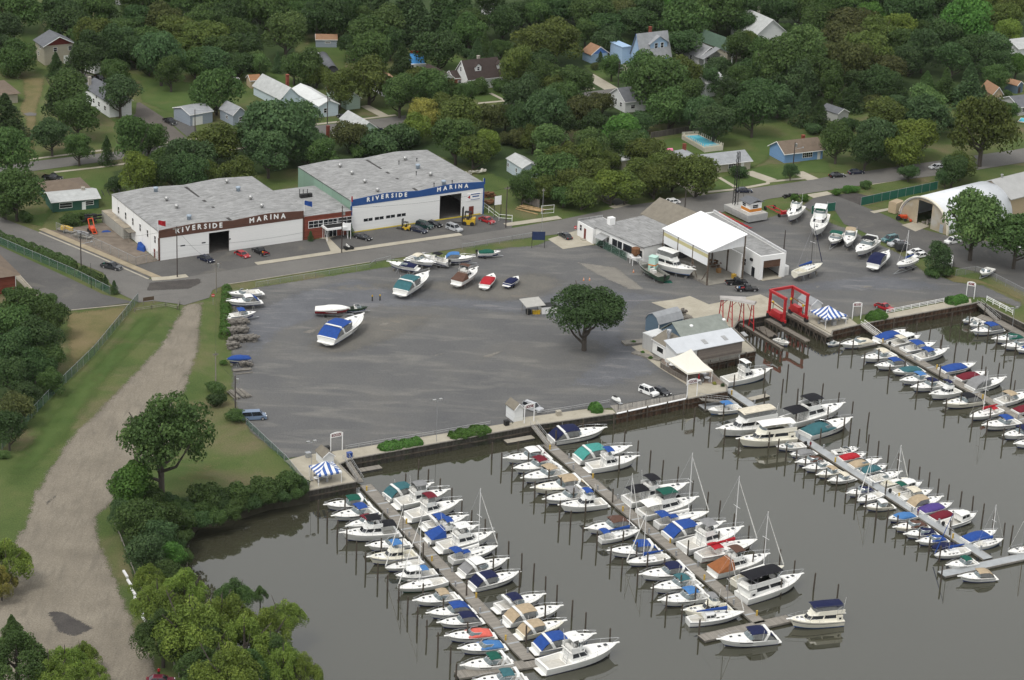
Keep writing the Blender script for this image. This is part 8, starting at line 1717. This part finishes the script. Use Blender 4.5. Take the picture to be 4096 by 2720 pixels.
for k,(x,y)in enumerate(((1157,597),(1194,678),(1230,762),(1259,842),(1305,945),(1328,1010),(1356,1085),(1389,1165))):
 m=MB();m.box(-1.3,1.3,-.2,.2,0,.35);tag(m.build('kerb_log',TRIM,None,False,V2(P(30,x,y)),math.atan2(-.9,.42)),'%s white painted log from the back beside the dirt track'%ORD[k],'log','white logs beside the dirt track')
WOODP=mat('pole_wood',(.06,.05,.045),.9,.2);POLES={}
def pole(label,base,top,arm=0,lamp=0,box=0,m=WOODP,name='utility_pole',r=.16):
 b=V2(P(*base));q=P(*top,9.0);H=9.0
 for _ in range(3):
  s=pix(b+Vector((0,0,H)))[1];ox,oy=1024*(top[0]%10),680*(top[0]//10);want=oy+top[2]/2.3057;H*=(pix(b)[1]-want)/max(1,pix(b)[1]-s)
 t=thing(name,label,'pole' if not name.startswith('street')else 'street lamp',b,.52);o=MB();o.tube((0,0,0),(0,0,H),r,r*.7,8);o.build('pole',m,t)
 if arm:o=MB();o.box(-arm,arm,-.08,.08,H-.7,H-.5);[o.lathe([(.06,0),(.06,.2)],5,(x,0,H-.5))for x in(-arm*.9,-arm*.4,arm*.4,arm*.9)];o.build('crossarm',OLDWOOD,t)
 if lamp:o=MB();o.tube((0,0,H*.72),(2.4,-.4,H*.76),.06,n=5);o.lathe([(.12,0),(.25,.1),(.2,.3),(.01,.36)],8,(2.6,-.4,H*.76-.1));o.build('lamp_arm',STEEL,t)
 if box:o=MB();o.lathe([(.3,0),(.3,1.0),(.01,1.1)],8,(.5,0,H*.8));o.build('transformer',VENT,t)
 POLES[label]=(b,H);return t
pole('utility pole with street lamp beside the side street pickup',(10,750,935),(10,750,585),1.2,1)
pole('tall black pole in front of the brown banded shed',(10,1635,992),(10,1652,520),1.0,0)
pole('grey pole with crossarm at the corner of the gravel yard',(10,1995,1130),(10,1980,845),1.3,0,1,m=mat('grey_pole',(.22,.2,.17),.9,.2))
pole('pole with white base by the brick office path',(11,790,765),(11,797,330),0,0,1)
pole('brown pole beside the pipe gate',(11,2303,533),(11,2330,150),.8)
pole('bare pole rising behind the boat house by the street',(12,1590,412),(12,1615,180),0)
pole('brown pole with meter box by the wood stacks',(20,2170,690),(20,2175,330),0,0,1)
pole('grey pole inside the vine hedge on the left of the yard',(20,1990,380),(20,1985,110),.6,m=mat('grey_pole',(.22,.2,.17),.9,.2))
pole('pole in front of the pale blue bungalow with a transformer',(1,658,1145),(1,670,880),0,0,1)
pole('pole beside the big driveway below the tall blue house',(2,978,802),(2,990,565),0,1)
pole('pole behind the parked pickup at upper left',(0,1800,1280),(0,1795,1010),0)
pole('pole in front of the blue ranch house',(13,230,-20),(3,270,1310),0,1,1)
pole('dark stub pole in the storage yard by the white garage',(13,145,745),(13,162,555),.0)
pole('white mast with flag at the yard entrance',(12,270,620),(12,275,170),.4,m=STEEL,name='flag_pole',r=.07)
for lb,b,tp in(('twin headed floodlight pole on the quay between E dock and D dock',(21,1663,940),(21,1680,555)),('floodlight pole behind the E dock canopy',(21,508,1280),(21,515,940)),('floodlight pole at the A dock ramp',(13,2255,1440),(13,2280,1275))):
 t=pole(lb,b,tp,.0,m=STEEL,name='street_lamp',r=.06);H=POLES[lb][1]
 for s in(-.7,.7):m=MB();m.box(s-.35,s+.35,-.2,.25,H-.1,H+.25);m.build('floodlight',VENT,t)
 m=MB();m.tube((-.7,0,H-.1),(.7,0,H-.1),.04);m.build('crossarm',STEEL,t)
pole('short black lamp post at the gate hedge',(10,842,1090),(10,836,860),0,0,0,BLACK,'street_lamp',.07)
def wire(label,a,b,h0=.96,h1=.96,sag=1.2):
 (p,H),(q,K)=POLES[a],POLES[b];p=p+Vector((0,0,H*h0));q=q+Vector((0,0,K*h1));m=MB();m.path([p.lerp(q,k/14)-Vector((0,0,sag*4*(k/14)*(1-k/14)))-p for k in range(15)],.025,3);tag(m.build('power_line',BLACK,None,False,p),label,'cable')
n_=list(POLES);PN=['side street lamp','tall black','yard corner','office path','pipe gate','boat house street','wood stack','vine hedge','pale blue bungalow','tall blue house','upper left pickup']
for i,(a,b)in enumerate(((0,1),(1,3),(3,4),(1,2),(4,5),(2,7),(7,6),(8,9),(10,8))):wire('thin black power line between the %s pole and the %s pole'%(PN[a],PN[b]),n_[a],n_[b])
wire('lower power line from the tall black pole to the office pole',n_[1],n_[3],.62,.62)
def flag(label,p,z,c,w=1.5,h=.9,H=2.6):
 q=P(*p,z);t=thing('flag',label,'flag',q,.5);m=MB();m.tube((0,0,0),(0,0,H),.04);m.build('flagpole',TRIM,t);m=MB();m.loft([[(x,.12*math.sin(x*4),H-.1-.25*x),(x,.12*math.sin(x*4+.3),H-h-.4*x)]for x in np.linspace(0,w,7)],False);m.build('flag_cloth',canvas(c),t)
flag('red flag on the corner of the brown banded shed',(10,1458,575),H1,'red',2.0,1.2,3.2);flag('blue flag on the roof of the brick office',(11,444,390),H3+.3,'blue',2.2,1.2,3.2);flag('red flag folded at the corner of the blue banded shed',(11,876,330),H2,'red',.5,1.5,2.6);flag('blue flag at the right end of the blue banded shed',(11,2093,180),H2-2,'blue',.6,1.6,3.2)
def sign(label,p,w,h,z,face,post=TRIM,hd=None,words=None,wm=None,name='sign_board',size=.3):
 t=thing(name,label,'sign',V2(P(*p)),math.atan2(E1.y,E1.x)if hd is None else hd)
 for x in(-w/2,w/2):m=MB();m.box(x-.06,x+.06,-.06,.06,0,z+h);m.build('post',post,t)
 m=MB();m.box(-w/2,w/2,-.09,-.06,z,z+h);b=m.build('board',face,t)
 if words:lettering(b,words,-w*.42,w*.42,lambda x:z+h*.5-size*.35,size,-.1,wm or BLB,.02)
sign('blue board on posts at the yard entrance planter',(12,240,720),3.2,2.2,2.2,mat('navy_board',(.02,.035,.09),.6),BLACK,.1);sign('white board on posts beside the office golf cart',(11,832,640),2.2,2.0,2.4,TRIM,TRIM,.2);sign('white board on tall posts at the right of the blue banded shed',(11,2225,440),2.0,2.4,3.6,TRIM,BLACK);sign('brown wooden notice board at the start of the dirt track',(10,1370,1240),2.6,.9,1.0,mat('brown_board',(.09,.06,.04),.8),OLDWOOD)
STOPM=mat('stop_red',(.5,.015,.02),.5)
for lb,p in(('red stop sign at the corner of the gravel yard',(10,1965,1245)),('red stop sign against the white office block',(12,580,610))):
 t=thing('stop_sign',lb,'sign',V2(P(*p)),.35);m=MB();m.tube((0,0,0),(0,0,2.2),.04);m.build('post',STEEL,t);m=MB();m.yprism([(.42*math.cos(k*.7854+.3927),2.4+.42*math.sin(k*.7854+.3927))for k in range(8)],-.06,-.03);o=m.build('board',STOPM,t);lettering(o,'STOP',-.32,.32,lambda x:2.28,.3,-.07,TRIM,.01)
STONE=mat('grey_stone_blocks',(.175,.16,.14),.9,.45,2.5)
def stack(label,p,w,d,h,n,m=STONE,name='stone_pallet',cat='pallet'):
 t=V2(P(*p));o=MB();rg=random.Random(int(p[1]+p[2]))
 for k in range(n):
  x,y,z=rg.uniform(-w/2,w/2),rg.uniform(-d/2,d/2),rg.random()**.6*h;s=rg.uniform(.25,.5);o.box(x-s,x+s,y-s*.6,y+s*.6,max(0,z-.25),z+.1,Matrix.Rotation(rg.uniform(-.3,.3),4,'Z'))
 tag(o.build(name,m,None,False,t,.5),label,cat,'pallets of stone at the yard edge');landmark(label,t)
for k,(x,y,tl)in enumerate(((2150,1440,10),(2240,1430,10),(2160,1510,10),(2250,1500,10),(2150,20,20),(2250,15,20),(2150,75,20),(2265,245,20),(2330,10,20))):
 stack('%s grey stone pallet from the back along the left yard edge'%ORD[k],(tl,x,y),2.4,1.8,1.5,40)
def logs(label,p,n,Ln,hd,m=OLDWOOD):
 t=V2(P(*p));o=MB();rg=random.Random(n)
 for k in range(n):y=rg.uniform(-1.8,1.8);z=.15+.7*rg.random()*(1-abs(y)/2.2);a=rg.uniform(-.12,.12);o.tube((-Ln/2,y,z),(Ln/2,y+a*Ln,z),.14,n=6)
 tag(o.build('timber_stack',m,None,False,t,hd),label,'timber stack')
logs('stack of old grey timbers by the meter pole',(20,2200,510),22,4.5,math.atan2(E2.y,E2.x));logs('few loose timbers beside the blue covered runabout',(20,2240,300),6,4,.4);logs('stack of yellow and grey lumber by the stockade fence',(12,170,370),10,7,-.5,mat('new_lumber',(.35,.24,.12),.8,.4));logs('pile of rubble and timber at the edge of the lift apron',(12,1600,1370),12,2.5,.6)
stack('heap of grey rubble behind the slate blue shed',(12,1545,1345),3.2,2,1.6,40,STONE,'rubble_heap','rubble')
stack('row of white drums and clutter right of the blue banded shed',(11,2000,45),8,2,1.3,26,mat('drum_mix',(.5,.48,.42),.7,.6,.8),'clutter_pile','clutter')
stack('brown pile of crab pots near the pipe gate',(11,2150,250),3,2,1.4,30,RUST,'pot_pile','clutter');stack('second brown pile of pots nearer the street by the pipe gate',(11,2165,320),3,2,1.2,30,RUST,'pot_pile','clutter')
stack('rusty engines and crates stored under the boat house',('w',1620,700),10,5,1.6,44,mat('rust_mix',(.13,.075,.045),.85,.6,.8),'engine_pile','clutter')
stack('row of black tyres beside the street hedge',(13,205,248),5,1,.8,18,BLACK,'tyre_row','tyres');stack('black plastic heap in the work yard',(10,850,500),5,3,2.6,26,BLACK,'material_heap','clutter')
def boxthing(name,label,cat,p,w,d,h,m,hd=None,z=0,lid=None):
 t=thing(name,label,cat,V2(P(*p))+Vector((0,0,z)),math.atan2(E1.y,E1.x)if hd is None else hd);o=MB();o.loft([[(x*s,y*s,zz)for x,y in((-w/2,-d/2),(w/2,-d/2),(w/2,d/2),(-w/2,d/2))]for zz,s in((0,.92),(h,1))],True,True);o.build('body',m,t);o=MB();o.box(-w/2-.04,w/2+.04,-d/2-.04,d/2+.04,h,h+.08);o.build('lid',lid or m,t);return t
for lb,p,m in(('black rubbish bin beside the yellow barrels',(12,150,1330),BLACK),('grey bin in front of the E dock shed',(21,480,1085),STEEL),('dark bin under the E dock sign',(21,655,1030),BLACK),('blue bin at the head of the E dock gangway',(21,862,1085),paint('blue')),('black bin by the D dock shed',(21,2310,790),BLACK),('pale concrete box on the quay right of D dock',(22,428,700),CONC),('grey bin on the B dock patio edge',('l',2100,715),STEEL),('yellow crate beside the black pickups',('w',1700,830),mat('yellow_crate',(.45,.28,.04),.7)),('small brown crate inside the boat house',('w',1550,775),mat('cardboard',(.3,.17,.07),.9))):boxthing('bin',lb,'bin',p,1.0,.9,1.1,m)
t=thing('recycling_shelter','open shelter with a grey roof over yellow barrels in the yard','shelter',V2(P(12,125,1330)),.45);m=MB();m.xprism([(-1.5,2.2),(2.5,2.9),(2.5,3.0),(-1.5,2.3)],-.6,4.4);m.build('roof',mat('grey_sheet',(.38,.37,.34),.7,.1),t)
for x in(0,4):m=MB();m.tube((x,-1,0),(x,-1,2.3),.07);m.tube((x,2,0),(x,2,2.8),.07);m.build('post',OLDWOOD,t)
for k,x in enumerate((200,222,245)):boxthing('barrel','%s yellow barrel under the recycling shelter'%('left','middle','right')[k],'barrel',(12,x,1330),.6,.6,.95,paint('yellow'))
boxthing('dumpster','white walled rubbish enclosure beside the recycling shelter','enclosure',(12,330,1310),4,2.6,1.8,WALLW,.35,0,BLACK)
for lb,p in(('orange cone in the yard near the green work boat',(12,1120,945)),('left orange cone above the lone yard tree',(12,660,1020)),('right orange cone above the lone yard tree',(12,715,1018)),('orange cone behind the slate blue shed',(12,1645,1435))):
 t=thing('traffic_cone',lb,'cone',V2(P(*p)));m=MB();m.lathe([(.2,.05),(.06,.75),(.01,.78)],10);m.build('cone',paint('orange'),t);m=MB();m.box(-.25,.25,-.25,.25,0,.05);m.build('base',BLACK,t);m=MB();m.lathe([(.145,.36),(.105,.52)],10);m.build('white_band',TRIM,t)
for lb,p in(('left yellow topped bollard in the gravel yard',(11,1072,1210)),('right yellow topped bollard in the gravel yard',(11,1143,1205))):
 t=thing('bollard',lb,'bollard',V2(P(*p)));m=MB();m.tube((0,0,0),(0,0,1.2),.14,n=8);m.build('post',BLACK,t);m=MB();m.lathe([(.16,1.2),(.16,1.5),(.01,1.6)],8);m.build('cap',paint('yellow'),t)
def flat(name,label,cat,pts,h,m,nz=.5):
 pts=[V2(p)for p in pts];c=sum(pts,Vector())/len(pts);o=MB();n=len(pts);rings=[]
 for s,z in((1,.03),(.75,h*.8),(.4,h),(.05,h*.9)):rings.append([tuple((p-c)*s*(1+.15*noise.noise(p*.9+Vector((z,0,0))))+Vector((0,0,z*(1+nz*noise.noise(p*.7+Vector((0,s*3,0)))))))for p in pts])
 o.loft(rings,True,True);tag(o.build(name,m,None,False,c),label,cat)
flat('tarp','crumpled blue tarp against the wall of the brown banded shed','tarp',L((10,1260,740),(10,1330,760),(10,1350,740),(10,1310,690),(10,1265,700)),1.3,canvas('blue'));flat('tarp','flat blue tarp in the work yard','tarp',L((10,930,580),(10,1030,575),(10,1000,560),(10,940,568)),.3,canvas('blue'));flat('tarp','green mat beside the bow of the motor yacht','mat',L((12,1385,1020),(12,1400,1045),(12,1485,1045),(12,1470,1018)),.2,canvas('green'))
flat('grass_mound','small green grass mound on the dry lawn at far left','mound',L((0,170,995),(0,330,985),(0,300,960),(0,220,955)),.8,MATS['lawn_green']);sheet('puddle',L((0,215,1050),(0,280,1038),(0,340,1050),(0,330,1070),(0,250,1072)),G_ASPH,.05)
t=thing('loader','orange red loader frame parked in the work yard','loader',V2(P(10,850,575)),-1.1);m=MB();m.box(-1.2,1.2,-.6,.6,.6,1.4);m.path([(0,-.6,1.4),(-1.4,-.6,3.2),(-1.4,.6,3.2),(0,.6,1.4)],.14,5);m.path([(1,-.5,1.2),(2.6,-.5,.5),(2.6,.5,.5),(1,.5,1.2)],.12,5);m.build('body',ROr,t)
for x in(-.8,.8):
 for y in(-.8,.8):w=MB();w.add(*wheel_geo(.45,.3));o=w.build('wheel',BLACK,t);o.location=(x,y,.45)
for lb,p,c in(('flat trailer with yellow machinery in the work yard',(10,620,575),'yellow'),('dark trailer with grey scrap at the work yard fence',(10,770,625),'grey')):
 t=thing('flat_trailer',lb,'trailer',V2(P(*p)),-.45);m=MB();m.box(-2.6,2.6,-1.1,1.1,.6,.75);m.build('bed',OLDWOOD,t);m=MB();rg=random.Random(3)
 for k in range(12):x,y,s=rg.uniform(-2,2),rg.uniform(-.8,.8),rg.uniform(.2,.5);m.box(x-s,x+s,y-s*.6,y+s*.6,.76,.8+s*1.6)
 m.build('load',paint(c),t)
 for y in(-1.15,1.15):w=MB();w.add(*wheel_geo(.38,.22));o=w.build('wheel',BLACK,t);o.location=(0,y,.38)
t=thing('steel_hopper','rusty hopper tank on a white frame at the workshop corner','tank',V2(P('w',720,690)),.3);m=MB();m.lathe([(.3,2.2),(1.1,3.0),(1.1,4.3),(.01,4.7)],10);m.build('tank',RUST,t);[MB().tube((x,y,0),(x,y,2.0),.08).build('leg',TRIM,t)for x in(-1,1)for y in(-1,1)];MB().box(-1.2,1.2,-1.2,1.2,2.0,2.15).build('frame',TRIM,t)
t=thing('mint_wheelhouse','mint green wheelhouse tower with an orange band on the green work boat','wheelhouse',V2(P('w',895,800))+Vector((0,0,1.3)),-.5);m=MB();m.box(-.9,.9,-.9,.9,0,3.6);m.box(-1.0,1.0,-1.0,1.0,3.6,3.75);m.build('cabin',mat('mint_paint',(.42,.62,.54),.5,.06),t);m=MB();m.box(-.92,.92,-.92,.92,1.5,1.8);m.build('orange_band',paint('orange'),t)
t=thing('jet_ski','white jet ski on a small trailer near the boardwalk','jet ski',V2(P(22,965,575)),-1.0);m=MB();m.loft([[(x,-w,.55+z0),(x,0,.4),(x,w,.55+z0),(x,w*.6,.9+h),(x,-w*.6,.9+h)]for x,w,z0,h in((-1.4,.45,0,0),(0,.55,.05,.25),(.6,.5,.1,.35),(1.5,.08,.3,.05))],True,True);m.build('hull',WHITE,t);m=MB();m.box(-1.1,.1,-.2,.2,1.0,1.25);m.build('seat',BLACK,t);m=MB();m.box(-1.2,1.9,-.4,.4,.25,.35);m.build('trailer_frame',STEEL,t)
def pool(label,cs,h,deckw=1.2):
 cs=[V2(c)for c in cs];o=sum(cs,Vector())/4;t=thing('swimming_pool',label,'pool',o);q=[c-o for c in cs];ins=[c*(1-deckw/c.length)for c in q];m=MB();m.prism([(c.x,c.y)for c in q],max(0,h-.25),h);m.build('pool_deck',mat('pool_deck',(.55,.50,.4),.8,.06),t)
 m=MB();m.prism([(c.x,c.y)for c in ins],h+.005,h+.03);m.build('pool_water',mat('pool_water',(.12,.52,.66),.08,.08,.6),t)
 if h>.5:
  m=MB();n=26
  for a,b in zip(q,q[1:]+q[:1]):
   for k in range(n):p=a.lerp(b,k/n);m.box(p.x-.09,p.x+.09,p.y-.09,p.y+.09,0,h+(.9 if k%2==0 else.0))
  m.build('deck_palings',mat('pool_palings',(.6,.57,.48),.8,.06),t)['kind']='stuff'
pool('raised rectangular pool with a fenced timber deck behind the ranch house',(P(2,1570,1245,1.3),P(2,1780,1365,1.3),P(2,1945,1345,1.3),P(2,1715,1235,1.3)),1.3)
pool('bright blue pool glimpsed between dark trees at upper right',(P(3,940,900),P(3,1060,915),P(3,1120,890),P(3,1010,870)),.1,.7);pool('blue pool at the right edge below the tan garage',(P(3,2300,1130),P(3,2400,1145),P(3,2440,1110),P(3,2330,1095)),.4,.4)
t=thing('bouncy_slide','blue and white inflatable slide with red top behind the dark round tree','inflatable',V2(P(1,1485,600)),.3);m=MB();m.xprism([(-1.5,0),(1.5,0),(1.5,3.4),(.8,3.6),(-1.5,.9)],-2.2,2.2);m.build('slide',mat('slide_blue',(.06,.28,.62),.5,.1),t);m=MB();m.box(-2.5,2.5,-2.2,-1.5,0,.9);m.build('splash_pad',TRIM,t);m=MB();m.box(-2.0,2.0,.9,1.6,3.4,4.3);m.build('arch',paint('red'),t)
t=thing('play_house','pink and white toy playhouse on the lawn left of the raised pool','playhouse',V2(P(2,1452,1425)),.3);m=MB();m.box(-.7,.7,-.6,.6,0,1.2);m.build('wall',TRIM,t);m=MB();m.xprism([(-.8,1.1),(.8,1.1),(.5,1.7),(0,1.9),(-.5,1.7)],-.8,.8);m.build('roof',mat('toy_pink',(.75,.2,.35),.5),t)
t=thing('garden_trellis','white garden trellis frame by the rusty roofed shed','trellis',V2(P(0,2182,795)),.3);[MB().tube((x,y,0),(x,y,2.6),.06).build('post',TRIM,t)for x in(-.8,.8)for y in(-.5,.5)];[MB().tube((-.8,y,z),(.8,y,z),.05).build('crossbar',TRIM,t)for y in(-.5,.5)for z in(.8,1.7,2.6)]
strip('bay_marking',L((11,565,770),(11,537,675),(11,643,656),(11,678,752)),.16,LET,.075)
t=thing('stone_planter','stone edged planting bed at the silver cold store','planter',V2(P('r',160,560)),.35);m=MB();m.box(-3,3,-1.2,1.2,0,.45);m.build('edging',OLDWOOD,t)
t=thing('stone_planter','stone edged planting bed along the restaurant path','planter',V2(P('r',345,775)),-.6);m=MB();m.box(-3.6,3.6,-.9,.9,0,.35);m.build('edging',OLDWOOD,t)
# ------------------------------------------------------------------ thin summer haze round the whole site
mb=MB();mb.box(-900,900,-620,2300,-6,206);m=bpy.data.materials.new('thin_haze');m.use_nodes=True;nt=m.node_tree;nt.nodes.remove(nt.nodes['Principled BSDF'])
v=nt.nodes.new('ShaderNodeVolumePrincipled');v.inputs['Density'].default_value=.000014;v.inputs['Color'].default_value=(.9,.93,.96,1);nt.links.new(v.outputs[0],nt.nodes['Material Output'].inputs['Volume'])
o=mb.build('haze',m);o['kind']='stuff'
